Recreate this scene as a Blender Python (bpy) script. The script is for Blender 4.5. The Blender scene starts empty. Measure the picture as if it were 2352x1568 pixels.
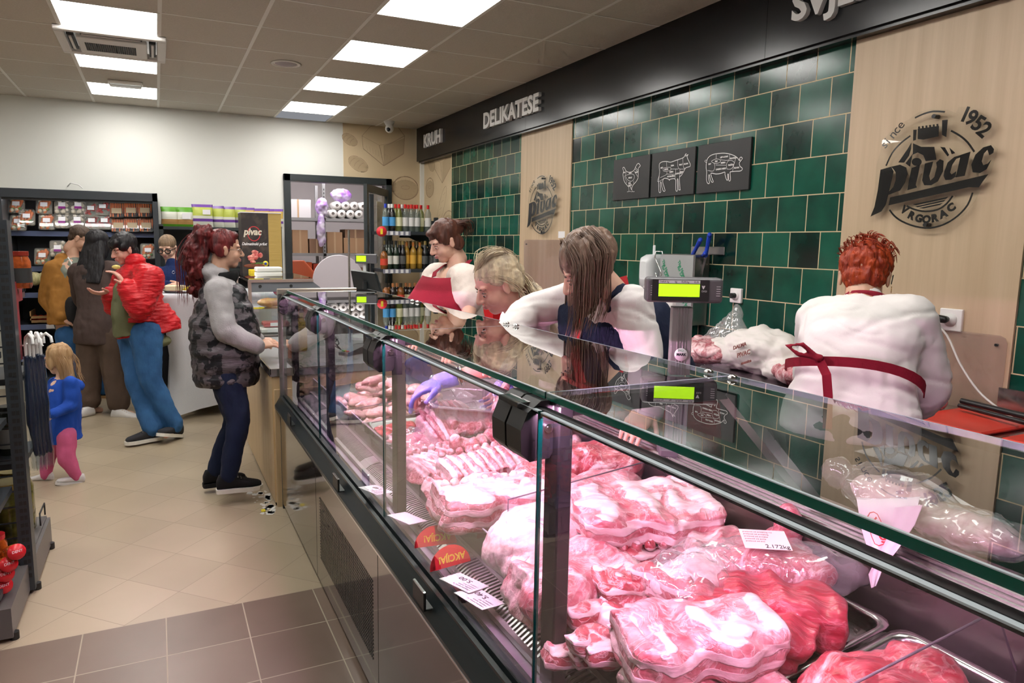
import bpy, bmesh, math, random
from mathutils import Vector as V, Matrix, noise, Quaternion
from math import pi, sin, cos, radians as rad
random.seed(7)
sc = bpy.context.scene
COL = sc.collection
# ---------------------------------------------------------------- camera
FPX, CX, CY = 1592.5, 1109.29, 772.85
def _basis(yaw, p, r):
    cy, sy = cos(yaw), sin(yaw)
    fwd = V((sy*cos(p), cy*cos(p), -sin(p)))
    right = V((cy, -sy, 0)); down = fwd.cross(right)
    return (cos(r)*right+sin(r)*down, -sin(r)*right+cos(r)*down, fwd)
CR, CD, CF = _basis(.4383, .1341, -.0121)
CAM = V((0, 0, 1.55))
cd = bpy.data.cameras.new('camera'); cam = bpy.data.objects.new('camera', cd); COL.objects.link(cam)
cd.sensor_width = 36; cd.lens = FPX*36/2352; cd.clip_start = .02
cd.shift_x = (1176-CX)/2352; cd.shift_y = -(784-CY)/2352
m = Matrix.Identity(4)
for i in range(3):
    m[i][0] = CR[i]; m[i][1] = -CD[i]; m[i][2] = -CF[i]; m[i][3] = CAM[i]
cam.matrix_world = m
sc.camera = cam
# a pixel of the photograph, turned into a real point on a plane of the place
def _ray(x, y): return CR*((x-CX)/FPX)+CD*((y-CY)/FPX)+CF
def atx(x, y, X): d = _ray(x, y); return CAM+d*((X-CAM.x)/d.x)
def aty(x, y, Y): d = _ray(x, y); return CAM+d*((Y-CAM.y)/d.y)
def atz(x, y, Z): d = _ray(x, y); return CAM+d*((Z-CAM.z)/d.z)
# ---------------------------------------------------------------- view, world
sc.view_settings.view_transform = 'Standard'; sc.view_settings.look = 'None'
sc.view_settings.exposure = 0.12; sc.view_settings.gamma = 1
w = bpy.data.worlds.new('world'); sc.world = w; w.use_nodes = True
w.node_tree.nodes['Background'].inputs[0].default_value = (.9, .93, 1, 1)
w.node_tree.nodes['Background'].inputs[1].default_value = .25
cy_ = sc.cycles
cy_.max_bounces = 6; cy_.diffuse_bounces = 3; cy_.glossy_bounces = 3; cy_.transmission_bounces = 3
cy_.transparent_max_bounces = 14; cy_.caustics_reflective = False; cy_.caustics_refractive = False
cy_.use_denoising = True; cy_.use_adaptive_sampling = True; cy_.adaptive_threshold = .09; cy_.adaptive_min_samples = 14; cy_.time_limit = 1100
cy_.sample_clamp_indirect = 6
PANEL_LIGHT = 15
CASE_LIGHT = 400
# ---------------------------------------------------------------- materials
def sock(n, k): return n.inputs[k]
def mat(name, col, rough=.5, metal=0, spec=.5, noise_=None, bump=None, emit=None, alpha=None, trans=0, sub=0, sheen=0, coat=0):
    """col: rgb. noise_: (scale, rgb2, stretch xyz, lo, hi) mottle to a second colour; bump: (scale, strength, stretch)"""
    m = bpy.data.materials.new(name); m.use_nodes = True
    nt = m.node_tree; b = nt.nodes['Principled BSDF']
    b.inputs['Base Color'].default_value = (*col, 1); b.inputs['Roughness'].default_value = rough
    b.inputs['Metallic'].default_value = metal; b.inputs['Specular IOR Level'].default_value = spec
    if emit: b.inputs['Emission Color'].default_value = (*emit[:3], 1); b.inputs['Emission Strength'].default_value = emit[3]
    if trans: b.inputs['Transmission Weight'].default_value = trans
    if sub: b.inputs['Subsurface Weight'].default_value = sub; b.inputs['Subsurface Radius'].default_value = (.02, .006, .004); b.inputs['Subsurface Scale'].default_value = .5
    if coat: b.inputs['Coat Weight'].default_value = coat; b.inputs['Coat Roughness'].default_value = .12
    if sheen: b.inputs['Sheen Weight'].default_value = sheen
    tc = None
    def coords(st):
        nonlocal tc
        tc = tc or nt.nodes.new('ShaderNodeTexCoord')
        mp = nt.nodes.new('ShaderNodeMapping'); nt.links.new(tc.outputs['Object'], mp.inputs[0])
        mp.inputs['Scale'].default_value = st; return mp
    if noise_:
        s_, c2, st, lo, hi = noise_
        mp = coords(st); n = nt.nodes.new('ShaderNodeTexNoise'); n.inputs['Scale'].default_value = s_; n.inputs['Detail'].default_value = 5
        nt.links.new(mp.outputs[0], n.inputs['Vector'])
        r = nt.nodes.new('ShaderNodeValToRGB'); nt.links.new(n.outputs['Fac'], r.inputs[0])
        r.color_ramp.elements[0].position = lo; r.color_ramp.elements[0].color = (*col, 1)
        r.color_ramp.elements[1].position = hi; r.color_ramp.elements[1].color = (*c2, 1)
        nt.links.new(r.outputs[0], b.inputs['Base Color'])
    if bump:
        s_, k, st = bump
        mp = coords(st); n = nt.nodes.new('ShaderNodeTexNoise'); n.inputs['Scale'].default_value = s_; n.inputs['Detail'].default_value = 4
        nt.links.new(mp.outputs[0], n.inputs['Vector'])
        bp = nt.nodes.new('ShaderNodeBump'); bp.inputs['Strength'].default_value = k; bp.inputs['Distance'].default_value = .01
        nt.links.new(n.outputs['Fac'], bp.inputs['Height']); nt.links.new(bp.outputs[0], b.inputs['Normal'])
    if alpha is not None:
        t = nt.nodes.new('ShaderNodeBsdfTransparent'); x = nt.nodes.new('ShaderNodeMixShader'); x.inputs[0].default_value = alpha
        nt.links.new(t.outputs[0], x.inputs[1]); nt.links.new(b.outputs[0], x.inputs[2])
        nt.links.new(x.outputs[0], nt.nodes['Material Output'].inputs[0])
    return m
def glass(name, tint=(.93, .97, .96), boost=1.8, rough=0, milky=0, mcol=(1, 1, 1)):
    m = bpy.data.materials.new(name); m.use_nodes = True; nt = m.node_tree; nt.nodes.clear(); N = nt.nodes.new
    o = N('ShaderNodeOutputMaterial'); t = N('ShaderNodeBsdfTransparent'); t.inputs[0].default_value = (*tint, 1)
    g = N('ShaderNodeBsdfGlossy'); g.inputs['Roughness'].default_value = rough
    f = N('ShaderNodeFresnel'); f.inputs[0].default_value = 1.5
    geo = N('ShaderNodeNewGeometry')
    inv = N('ShaderNodeMath'); inv.operation = 'SUBTRACT'; inv.inputs[0].default_value = 1; nt.links.new(geo.outputs['Backfacing'], inv.inputs[1])
    a = N('ShaderNodeMath'); a.operation = 'MULTIPLY'; nt.links.new(f.outputs[0], a.inputs[0]); nt.links.new(inv.outputs[0], a.inputs[1])
    c = N('ShaderNodeMath'); c.operation = 'MULTIPLY'; c.use_clamp = True; nt.links.new(a.outputs[0], c.inputs[0]); c.inputs[1].default_value = boost
    x = N('ShaderNodeMixShader'); nt.links.new(c.outputs[0], x.inputs[0]); nt.links.new(t.outputs[0], x.inputs[1]); nt.links.new(g.outputs[0], x.inputs[2])
    last = x
    if milky:
        d = N('ShaderNodeBsdfDiffuse'); d.inputs[0].default_value = (*mcol, 1)
        y = N('ShaderNodeMixShader'); y.inputs[0].default_value = milky
        nt.links.new(x.outputs[0], y.inputs[1]); nt.links.new(d.outputs[0], y.inputs[2]); last = y
    nt.links.new(last.outputs[0], o.inputs[0]); return m
_mc = {}
def M(name, *a, **k):
    if name not in _mc: _mc[name] = mat(name, *a, **k)
    return _mc[name]
# ---------------------------------------------------------------- mesh helpers
class MB:
    def __init__(s): s.v = []; s.f = []; s.mi = []; s.smooth = []
    def add(s, v, f, mi=0, sm=False):
        n = len(s.v); s.v += [tuple(x) for x in v]; s.f += [tuple(i+n for i in q) for q in f]
        s.mi += [mi]*len(f); s.smooth += [sm]*len(f); return s
    def box(s, a, b, mi=0, mtx=None):
        x0, y0, z0 = a; x1, y1, z1 = b
        v = [V(p) for p in ((x0, y0, z0), (x1, y0, z0), (x1, y1, z0), (x0, y1, z0), (x0, y0, z1), (x1, y0, z1), (x1, y1, z1), (x0, y1, z1))]
        if mtx: v = [mtx @ p for p in v]
        return s.add(v, [(0, 3, 2, 1), (4, 5, 6, 7), (0, 1, 5, 4), (1, 2, 6, 5), (2, 3, 7, 6), (3, 0, 4, 7)], mi)
    def rings(s, R, mi=0, sm=True, caps=True, close=False):
        """R: list of rings, each a list of points"""
        n = len(R[0]); v = [p for r in R for p in r]; f = []
        L = len(R)
        for k in range(L-1 + (1 if close else 0)):
            for i in range(n):
                j = (i+1) % n; a = k*n; b = ((k+1) % L)*n
                f.append((a+i, a+j, b+j, b+i))
        s.add(v, f, mi, sm)
        if caps and not close: s.add(R[0], [tuple(range(n))[::-1]], mi, False); s.add(R[-1], [tuple(range(n))], mi, False)
        return s
    def lathe(s, prof, c=(0, 0, 0), n=16, mi=0, ax=None, sm=True, sq=1, mtx=None, caps=True):
        """prof: (radius, height) pairs along +z (or ax)"""
        c = V(c); q = V((0, 0, 1)).rotation_difference(V(ax)) if ax is not None else Quaternion()
        R = []
        for r, h in prof:
            ring = [c+q @ V((cos(2*pi*i/n)*max(r, 1e-5), sin(2*pi*i/n)*max(r, 1e-5)*sq, h)) for i in range(n)]
            if mtx: ring = [mtx @ p for p in ring]
            R.append(ring)
        return s.rings(R, mi, sm, caps)
    def cyl(s, a, b, r, n=12, mi=0, r2=None):
        a = V(a); b = V(b); return s.lathe([(r, 0), (r if r2 is None else r2, (b-a).length)], a, n, mi, ax=(b-a))
    def tube(s, pts, r, n=6, mi=0, taper=None):
        pts = [V(p) for p in pts]; R = []
        up = V((0, 0, 1))
        for i, p in enumerate(pts):
            d = (pts[min(i+1, len(pts)-1)]-pts[max(i-1, 0)]).normalized()
            if abs(d.dot(up)) > .95: up = V((1, 0, .1)).normalized()
            x = d.cross(up).normalized(); y = x.cross(d).normalized(); up = y
            rr = r*(taper[i] if taper else 1)
            R.append([p+x*cos(2*pi*k/n)*rr+y*sin(2*pi*k/n)*rr for k in range(n)])
        return s.rings(R, mi)
    def prism(s, poly, o, u, v, d, mi=0, mi_side=None):
        """poly in (u, v) about o, thick along d"""
        o, u, v, d = V(o), V(u), V(v), V(d); n = len(poly)
        A = [o+u*p[0]+v*p[1] for p in poly]; B = [p+d for p in A]
        s.add(A+B, [tuple(range(n))[::-1], tuple(range(n, 2*n))], mi)
        s.add(A+B, [(i, (i+1) % n, n+(i+1) % n, n+i) for i in range(n)], mi if mi_side is None else mi_side)
        return s
    def ell(s, c, r, n=12, mi=0, mtx=None):
        c = V(c)
        if isinstance(r, (int, float)): r = (r, r, r)
        R = []
        for k in range(n//2+1):
            t = pi*k/(n//2); z = -cos(t); q = max(sin(t), 1e-4)
            ring = [V((r[0]*q*cos(2*pi*i/n), r[1]*q*sin(2*pi*i/n), r[2]*z)) for i in range(n)]
            if mtx: ring = [mtx @ p for p in ring]
            R.append([c+p for p in ring])
        return s.rings(R, mi)
    def build(s, name, mats, parent=None, loc=None, bevel=0, kind=None, seg=1):
        me = bpy.data.meshes.new(name); me.from_pydata(s.v, [], s.f)
        if not isinstance(mats, (list, tuple)): mats = [mats]
        for q in mats: me.materials.append(q)
        me.polygons.foreach_set('material_index', s.mi); me.polygons.foreach_set('use_smooth', s.smooth)
        bm = bmesh.new(); bm.from_mesh(me); bmesh.ops.recalc_face_normals(bm, faces=bm.faces); bm.to_mesh(me); bm.free()
        return link(name, me, parent, loc, bevel, kind, seg)
def link(name, me, parent=None, loc=None, bevel=0, kind=None, seg=1):
    o = bpy.data.objects.new(name, me); COL.objects.link(o)
    if parent is not None: me.transform(world_m(parent).inverted()); o.parent = parent
    if loc is not None: o.location = loc
    if bevel:
        b = o.modifiers.new('bevel', 'BEVEL'); b.width = bevel; b.segments = seg; b.limit_method = 'ANGLE'; b.angle_limit = rad(40)
    if kind: o['kind'] = kind
    return o
def world_m(o):
    m_ = Matrix.LocRotScale(o.location, o.rotation_euler.to_quaternion() if o.rotation_mode != 'QUATERNION' else o.rotation_quaternion, o.scale)
    return (world_m(o.parent) @ m_) if o.parent else m_
def tag(o, label, cat, group=None, kind=None):
    o['label'] = label; o['category'] = cat
    if group: o['group'] = group
    if kind: o['kind'] = kind
    return o
def thing(name, loc, label, cat, group=None, rz=0):
    o = bpy.data.objects.new(name, None); COL.objects.link(o); o.location = loc; o.rotation_euler = (0, 0, rz)
    o.empty_display_size = .1
    return tag(o, label, cat, group)
def tree_copy(o, loc=None, rz=None, label=None, parent=None):
    c = o.copy(); COL.objects.link(c)
    if parent is not None: c.parent = parent
    if loc is not None: c.location = loc
    if rz is not None: c.rotation_euler = (0, 0, rz) if isinstance(rz, (int, float)) else rz
    if label: c['label'] = label
    for ch in list(o.children): tree_copy(ch, parent=c)
    return c
def struct(name, mb, m_, bevel=0): return mb.build(name, m_, bevel=bevel, kind='structure')
def text(s, name, size, m_, origin, right, up, depth=.004, parent=None, align='LEFT', sx=1, offset=0, shear=0):
    """solid lettering; stands along right/up, thick towards the reader"""
    cu = bpy.data.curves.new(name, 'FONT'); cu.body = s; cu.size = size; cu.extrude = depth/2; cu.align_x = align; cu.offset = offset; cu.shear = shear
    cu.resolution_u = 3
    t = bpy.data.objects.new(name, cu); COL.objects.link(t)
    bpy.context.view_layer.update()
    me = bpy.data.meshes.new_from_object(t); bpy.data.objects.remove(t); me.name = name
    r = V(right).normalized(); u = V(up).normalized(); n = r.cross(u)
    q = Matrix(((r.x*sx, u.x, n.x, 0), (r.y*sx, u.y, n.y, 0), (r.z*sx, u.z, n.z, 0), (0, 0, 0, 1)))
    me.transform(Matrix.Translation(V(origin)) @ q)
    me.materials.clear(); me.materials.append(m_)
    return link(name, me, parent)
# fused organic solids: overlapping primitives voxel-remeshed to one skin
def cap(mb, a, ra, b, rb, n=14, sq=None):
    """tapered capsule; sq=(axis, factor) squeezes across axis"""
    a = V(a); b = V(b); d = b-a; L = d.length
    if L < 1e-6: return mb.ell(a, ra, n)
    q = V((0, 0, 1)).rotation_difference(d); prof = []
    for k in range(5): t = pi/2*k/4; prof.append((ra*sin(t), -ra*cos(t)))
    for k in range(5): t = pi/2*k/4; prof.append((rb*cos(t), L+rb*sin(t)))
    R = []
    for r, h in prof:
        ring = []
        for i in range(n):
            p = q @ V((cos(2*pi*i/n)*max(r, 1e-4), sin(2*pi*i/n)*max(r, 1e-4), h))
            if sq: ax = V(sq[0]).normalized(); p = p-ax*(p-d.normalized()*p.dot(d.normalized())).dot(ax)*(1-sq[1])
            ring.append(a+p)
        R.append(ring)
    return mb.rings(R)
def loft(mb, rings, n=18, ex=2.0):
    """rings: (centre, semi axis a, semi axis b); super-ellipse exponent ex"""
    R = []
    for c, a, b in rings:
        c, a, b = V(c), V(a), V(b); ring = []
        for i in range(n):
            t = 2*pi*i/n; x, y = cos(t), sin(t)
            x = math.copysign(abs(x)**(2/ex), x); y = math.copysign(abs(y)**(2/ex), y)
            ring.append(c+a*x+b*y)
        R.append(ring)
    return mb.rings(R)
def fused_mesh(name, mb, voxel, smooth=3, ruff=None, fold=None):
    bm = bmesh.new(); vs = [bm.verts.new(p) for p in mb.v]
    for f in mb.f:
        try: bm.faces.new([vs[i] for i in f])
        except ValueError: pass
    bmesh.ops.recalc_face_normals(bm, faces=bm.faces)
    me = bpy.data.meshes.new('tmp'); bm.to_mesh(me); bm.free()
    o = bpy.data.objects.new('tmp', me); COL.objects.link(o)
    r = o.modifiers.new('r', 'REMESH'); r.mode = 'VOXEL'; r.voxel_size = voxel; r.use_smooth_shade = True
    if smooth: s_ = o.modifiers.new('s', 'SMOOTH'); s_.iterations = smooth; s_.factor = .6
    dg = bpy.context.evaluated_depsgraph_get(); dg.update()
    out = bpy.data.meshes.new_from_object(o.evaluated_get(dg)); out.name = name
    bpy.data.objects.remove(o); bpy.data.meshes.remove(me)
    for R in ([ruff] if ruff else [])+(fold or []):
        # (scale, amount, stretch): push vertices along normals by noise
        sc_, am, st = R[:3]; st = V(st); crease = len(R) > 3; off = V((random.random()*9, random.random()*9, 0))
        nn = [v.normal.copy() for v in out.vertices]
        for v, no in zip(out.vertices, nn):
            p = v.co; q = V((p.x*st.x, p.y*st.y, p.z*st.z))*sc_+off
            v.co = p-no*am*max(0, 1-abs(noise.noise(q+V((noise.noise(q*.7), 0, 0))*.8))*7) if crease else p+no*am*(noise.noise(q)+.5*noise.noise(q*2.1))
    out.polygons.foreach_set('use_smooth', [True]*len(out.polygons)); out.update()
    return out
def fused(name, mb, m_, voxel=.008, smooth=3, parent=None, ruff=None, fold=None):
    me = fused_mesh(name, mb, voxel, smooth, ruff, fold)
    for q in (m_ if isinstance(m_, (list, tuple)) else [m_]): me.materials.append(q)
    return link(name, me, parent)
# ================================================================ THE ROOM
def tile_mat(name, c1, c2, mortar, bw, bh, ox, oy, plane='xy', rot=0, off=0.0, mw=.006, rough=.35, cloud=None, bump=.25, spec=.5, vary=.5):
    m = bpy.data.materials.new(name); m.use_nodes = True; nt = m.node_tree; N = nt.nodes.new; L = nt.links.new
    b = nt.nodes['Principled BSDF']; b.inputs['Specular IOR Level'].default_value = spec
    tc = N('ShaderNodeTexCoord'); sp = N('ShaderNodeSeparateXYZ'); L(tc.outputs['Object'], sp.inputs[0])
    cb = N('ShaderNodeCombineXYZ'); L(sp.outputs[{'x': 0, 'y': 1}[plane[0]]], cb.inputs[0]); L(sp.outputs[{'y': 1, 'z': 2}[plane[1]]], cb.inputs[1])
    mp = N('ShaderNodeMapping'); mp.vector_type = 'POINT'; L(cb.outputs[0], mp.inputs[0])
    mp.inputs['Rotation'].default_value = (0, 0, rot); mp.inputs['Location'].default_value = (ox+bw*60, oy+bh*60, 0)
    br = N('ShaderNodeTexBrick'); L(mp.outputs[0], br.inputs[0])
    br.offset = off; br.squash = 1; br.offset_frequency = 2
    br.inputs['Scale'].default_value = 1; br.inputs['Mortar Size'].default_value = mw/2; br.inputs['Mortar Smooth'].default_value = .1
    br.inputs['Brick Width'].default_value = bw; br.inputs['Row Height'].default_value = bh; br.inputs['Bias'].default_value = 0
    br.inputs['Color1'].default_value = (0, 0, 0, 1); br.inputs['Color2'].default_value = (1, 1, 1, 1); br.inputs['Mortar'].default_value = (.5, .5, .5, 1)
    n = N('ShaderNodeTexNoise'); n.inputs['Scale'].default_value = cloud or 3; n.inputs['Detail'].default_value = 5; L(tc.outputs['Object'], n.inputs['Vector'])
    # a per-tile random plus cloudy glaze
    mx = N('ShaderNodeMixRGB'); mx.inputs[0].default_value = 1-vary; L(br.outputs['Color'], mx.inputs[1]); L(n.outputs['Fac'], mx.inputs[2])
    rp = N('ShaderNodeValToRGB'); L(mx.outputs[0], rp.inputs[0])
    e = rp.color_ramp.elements; e[0].position = .22; e[0].color = (*c1, 1); e[1].position = .78; e[1].color = (*c2, 1)
    fm = N('ShaderNodeMixRGB'); L(br.outputs['Fac'], fm.inputs[0]); L(rp.outputs[0], fm.inputs[1]); fm.inputs[2].default_value = (*mortar, 1)
    L(fm.outputs[0], b.inputs['Base Color'])
    rr = N('ShaderNodeMapRange'); L(br.outputs['Fac'], rr.inputs[0]); rr.inputs[3].default_value = rough; rr.inputs[4].default_value = .8; L(rr.outputs[0], b.inputs['Roughness'])
    iv = N('ShaderNodeMath'); iv.operation = 'SUBTRACT'; iv.inputs[0].default_value = 1; L(br.outputs['Fac'], iv.inputs[1])
    ad = N('ShaderNodeMath'); ad.operation = 'MULTIPLY_ADD'; L(n.outputs['Fac'], ad.inputs[0]); ad.inputs[1].default_value = .15; L(iv.outputs[0], ad.inputs[2])
    bp = N('ShaderNodeBump'); bp.inputs['Strength'].default_value = bump; bp.inputs['Distance'].default_value = .004
    L(ad.outputs[0], bp.inputs['Height']); L(bp.outputs[0], b.inputs['Normal'])
    return m
XW, YB, ZC = 3.1, 8.45, 2.947
XL, YF = -4.5, -3.2
m_beige = tile_mat('beige_floor_tile', (.37, .30, .205), (.47, .385, .27), (.33, .27, .20), .295, .295, -.295*.5, 0, rot=rad(45), mw=.003, rough=.3, cloud=2.2, bump=.06, vary=.35)
# rotate puts the diagonal tile corners on the border of the brown field
_c = Matrix.Rotation(rad(45), 2) @ V((.228, 2.983)).to_2d()
m_beige.node_tree.nodes['Mapping'].inputs['Location'].default_value = (.295*60-(_c.x % .295), .295*60-(_c.y % .295), 0)
m_brown = tile_mat('brown_floor_tile', (.165, .115, .085), (.225, .165, .125), (.42, .36, .27), .2995, .292, -(.265 % .2995), -(2.98 % .292), mw=.005, rough=.32, cloud=3, bump=.15, vary=.3)
mb = MB(); mb.box((XL, 2.98, -.05), (XW, 11.6, 0), 0).box((XL, YF, -.05), (XW, 2.98, 0), 1)
struct('floor', mb, [m_beige, m_brown])
m_white = M('white_wall_paint', (.80, .80, .75), .6, bump=(60, .03, (1, 1, 1)))
m_store = M('store_room_paint', (.62, .58, .57), .7)
# back wall with the doorway to the store room
DX0, DX1, DZ = 1.40, 2.64, 2.29
mb = MB(); mb.box((XL, YB, 0), (DX0, YB+.12, ZC)).box((DX1, YB, 0), (XW, YB+.12, ZC)).box((DX0, YB, DZ), (DX1, YB+.12, ZC))
struct('wall_back', mb, m_white)
mb = MB(); mb.box((XL-.1, YF, 0), (XL, YB+.1, ZC)); struct('wall_left', mb, m_white)
mb = MB(); mb.box((XL, YF-.1, 0), (XW, YF, ZC)); struct('wall_front', mb, m_white)
mb = MB(); mb.box((XW, YF, 0), (XW+.1, YB+.1, 2.66)); struct('wall_right', mb, M('plain_wall', (.7, .62, .48), .6))
# store room shell
mb = MB(); mb.box((.9, 11.4, 0), (3.4, 11.5, ZC)).box((.9, YB+.12, 0), (1.0, 11.4, ZC)).box((3.3, YB+.12, 0), (3.4, 11.4, ZC)).box((.9, YB+.12, 2.8), (3.4, 11.5, 2.9))
struct('wall_store', mb, m_store)
m_green = tile_mat('green_glazed_tile', (.002, .012, .011), (.008, .105, .066), (.62, .50, .30), .189, .1905, -2.431+.0945, -1.628, plane='yz', off=.5, mw=.0055, rough=.16, cloud=7, bump=.45, vary=.42, spec=.5)
for k, (a, b) in enumerate(((5.79, 7.48), (2.40, 4.92), (YF, 1.585))):
    mb = MB(); mb.box((XW-.012, a, 0), (XW, b, 2.66)); struct('trim_%d' % (k+1), mb, m_green)
m_oak = M('light_oak_panel', (.50, .37, .235), .42, noise_=(3, (.61, .465, .315), (1, 9, .35), .3, .75), bump=(14, .05, (1, 6, .3)))
for k, (a, b) in enumerate(((4.92, 5.79), (1.585, 2.40))):
    mb = MB(); mb.box((XW-.022, a+.002, 0), (XW, b-.002, 2.66)); struct('trim_%d' % (k+4), mb, m_oak)
# bread wallpaper on both sides of the corner
m_paper = M('bread_wallpaper', (.60, .46, .28), .6, noise_=(2, (.66, .52, .33), (1, 1, 1), .3, .7))
m_draw = M('sepia_drawing', (.36, .25, .16), .7)
m_draw2 = M('sepia_shade', (.49, .37, .225), .7)
mb = MB(); mb.box((2.08, YB-.006, DZ+.03), (DX1+.03, YB, ZC)); mb.box((DX1+.03, YB-.006, .2), (3.05, YB, ZC)); struct('trim_6', mb, m_paper)
mb = MB(); mb.box((XW-.006, 7.48, .2), (XW, 8.40, 2.66)); struct('trim_7', mb, m_paper)
mb = MB(); mb.box((3.05, YB-.05, 0), (XW, YB, 2.66)); struct('trim_8', mb, m_white)
def sketch(mb, pts, o, u, v, r=.006, close=True):
    P = [V(o)+V(u)*a+V(v)*b for a, b in pts]
    nrm = V(u).cross(V(v)).normalized()*.0015
    if close: P.append(P[0])
    for i in range(len(P)-1):
        a, b = P[i], P[i+1]; t = (b-a).normalized().cross(nrm.normalized())*r*(.5+.6*abs(sin(i*.9)))*.5
        mb.add([a+t+nrm, a-t+nrm, b-t+nrm, b+t+nrm], [(0, 1, 2, 3)])
def oval(cx, cy, rx, ry, rot=0, n=26, a0=0, a1=2*pi):
    return [(cx+rx*cos(t)*cos(rot)-ry*sin(t)*sin(rot), cy+rx*cos(t)*sin(rot)+ry*sin(t)*cos(rot)) for t in [a0+(a1-a0)*i/n for i in range(n+1)]]
def fill(mb, pts, o, u, v, lift=.0008):
    nrm = V(u).cross(V(v)).normalized()*lift
    c = V(o)+V(u)*(sum(p[0] for p in pts)/len(pts))+V(v)*(sum(p[1] for p in pts)/len(pts))
    P = [V(o)+V(u)*a+V(v)*b+nrm for a, b in pts]+[c+nrm]; n = len(pts)
    mb.add(P, [(i, (i+1) % n, n) for i in range(n)], 1)
def breads(name, o, u, items):
    mb = MB(); up = (0, 0, 1)
    for kind, x, y, s in items:
        if kind == 'ring':
            fill(mb, oval(x, y-.12*s, 1.02*s, .72*s), o, u, up)
            for q in (1, .97): sketch(mb, oval(x, y, s*q, .85*s*q), o, u, up)
            sketch(mb, oval(x, y+.05*s, .33*s, .13*s), o, u, up, .005)
            for k in range(16): t = k*.39; sketch(mb, [(x+s*.85*cos(t), y+s*.7*sin(t)), (x+s*.62*cos(t), y+s*.5*sin(t))], o, u, up, .003, False)
        elif kind == 'loaf':
            P = [(-1, .35), (-.6, .8), (0, .95), (.7, .85), (1, .5), (.95, -.3), (0, -.9), (-.95, -.2)]
            P = [(x+a*s, y+b*s) for a, b in P]
            fill(mb, [(x, y-.9*s), (x+.95*s, y-.3*s), (x+1*s, y+.4*s), (x, y+.0*s)], o, u, up)
            sketch(mb, P, o, u, up, .008)
            sketch(mb, [(x-s, y+.35*s), (x-.2*s, y), (x, y-.9*s)], o, u, up, .006, False)
            sketch(mb, [(x-.2*s, y), (x+.3*s, y+.1*s), (x+s, y+.5*s)], o, u, up, .006, False)
            for k in range(9): sketch(mb, [(x-.8*s+k*.14*s, y-.05*s-k*.05*s), (x-.75*s+k*.13*s, y-.3*s-k*.05*s)], o, u, up, .003, False)
        elif kind == 'roll':
            fill(mb, oval(x, y, .96*s, .55*s, -.5), o, u, up)
            sketch(mb, oval(x, y, s, .6*s, -.5), o, u, up)
            for k in (-.5, -.1, .3): sketch(mb, oval(x+k*s, y-k*.5*s, .35*s, .12*s, .8, 10, 0, pi), o, u, up, .005, False)
        elif kind == 'stick':
            sketch(mb, oval(x, y, s, .3*s, 1.0), o, u, up)
            for k in (-.6, -.2, .2, .6): sketch(mb, [(x+k*s*.55-.15*s, y+k*s*.8), (x+k*s*.55+.12*s, y+k*s*.8+.1*s)], o, u, up, .006, False)
    ob = mb.build(name, [m_draw, m_draw2]); return ob
bb = breads('trim_9', (2.08, YB-.0065, 0), (1, 0, 0), [('loaf', .50, 2.72, .27), ('ring', .78, 2.22, .17), ('roll', .18, 2.48, .13), ('roll', .08, 2.76, .1), ('ring', .80, 1.9, .12), ('loaf', .80, 1.55, .13), ('stick', .85, 1.35, .12)])
bb['kind'] = 'structure'
bb = breads('trim_10', (XW-.0065, 8.40, 0), (0, -1, 0), [('ring', .2, 2.22, .14), ('loaf', .62, 2.48, .26), ('stick', .6, 1.98, .26), ('roll', .25, 2.50, .13), ('ring', .82, 1.75, .2), ('stick', .3, 1.6, .22)])
bb['kind'] = 'structure'
# ---------------------------------------------------------------- ceiling: 60 cm grid
GX, GY = .0838, 4.983
m_ct = M('ceiling_tile', (.60, .545, .47), .85, noise_=(90, (.54, .49, .42), (1, 1, 1), .35, .75), bump=(120, .12, (1, 1, 1)))
m_grid = M('ceiling_grid', (.78, .75, .69), .5)
LIGHTS = [(-1, r) for r in (-6, -4, -2, 0, 2, 4)]+[(2, r) for r in (-8, -6, -4, -2, 0, 2, 4)]+[(-5, r) for r in (-6, -2, 2)]
AC = (-1, 1); HOLE = (2, 5)
mb = MB(); cols = range(-8, 6); rws = range(-14, 6)
for c in cols:
    for r in rws:
        if (c, r) in LIGHTS or (c, r) == HOLE or (c, r) == AC: continue
        x0, y0 = GX+.6*c, GY+.6*r; x1, y1 = x0+.6, y0+.6
        x0 = max(x0, XL); x1 = min(x1, XW); y0 = max(y0, YF); y1 = min(y1, YB)
        if x1 <= x0 or y1 <= y0: continue
        mb.box((x0, y0, ZC), (x1, y1, ZC+.015))
struct('ceiling', mb, m_ct)
mb = MB()
for c in range(-7, 6):
    x = GX+.6*c
    if x < XW: mb.box((x-.012, YF, ZC-.002), (x+.012, YB, ZC+.003))
for r in range(-13, 6): mb.box((XL, GY+.6*r-.009, ZC-.0015), (XW, GY+.6*r+.009, ZC+.003))
struct('trim_11', mb, m_grid)
mb = MB(); mb.box((XL, YF, 3.3), (XW, YB, 3.35)); struct('ceiling_void', mb, M('dark_void', (.05, .045, .04), .9))
m_panel = mat('light_panel_diffuser', (1, 1, 1), .5, emit=(1.0, .975, .93, PANEL_LIGHT))
proto = None
NAMES = {(-1, 0): 'large white ceiling light panel above the vent, top left of the photo', (-1, 2): 'white ceiling light panel directly beyond the square air vent', (-1, 4): 'left ceiling light panel nearest the back wall, beside the small emergency lamp',
         (2, -2): 'largest right-hand ceiling light panel, cut by the top edge of the photo', (2, 0): 'second white ceiling light panel of the right row, counted from the viewer', (2, 2): 'third white ceiling light panel of the right row, counted from the viewer', (2, 4): 'right ceiling light panel beside the missing dark ceiling tile'}
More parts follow.
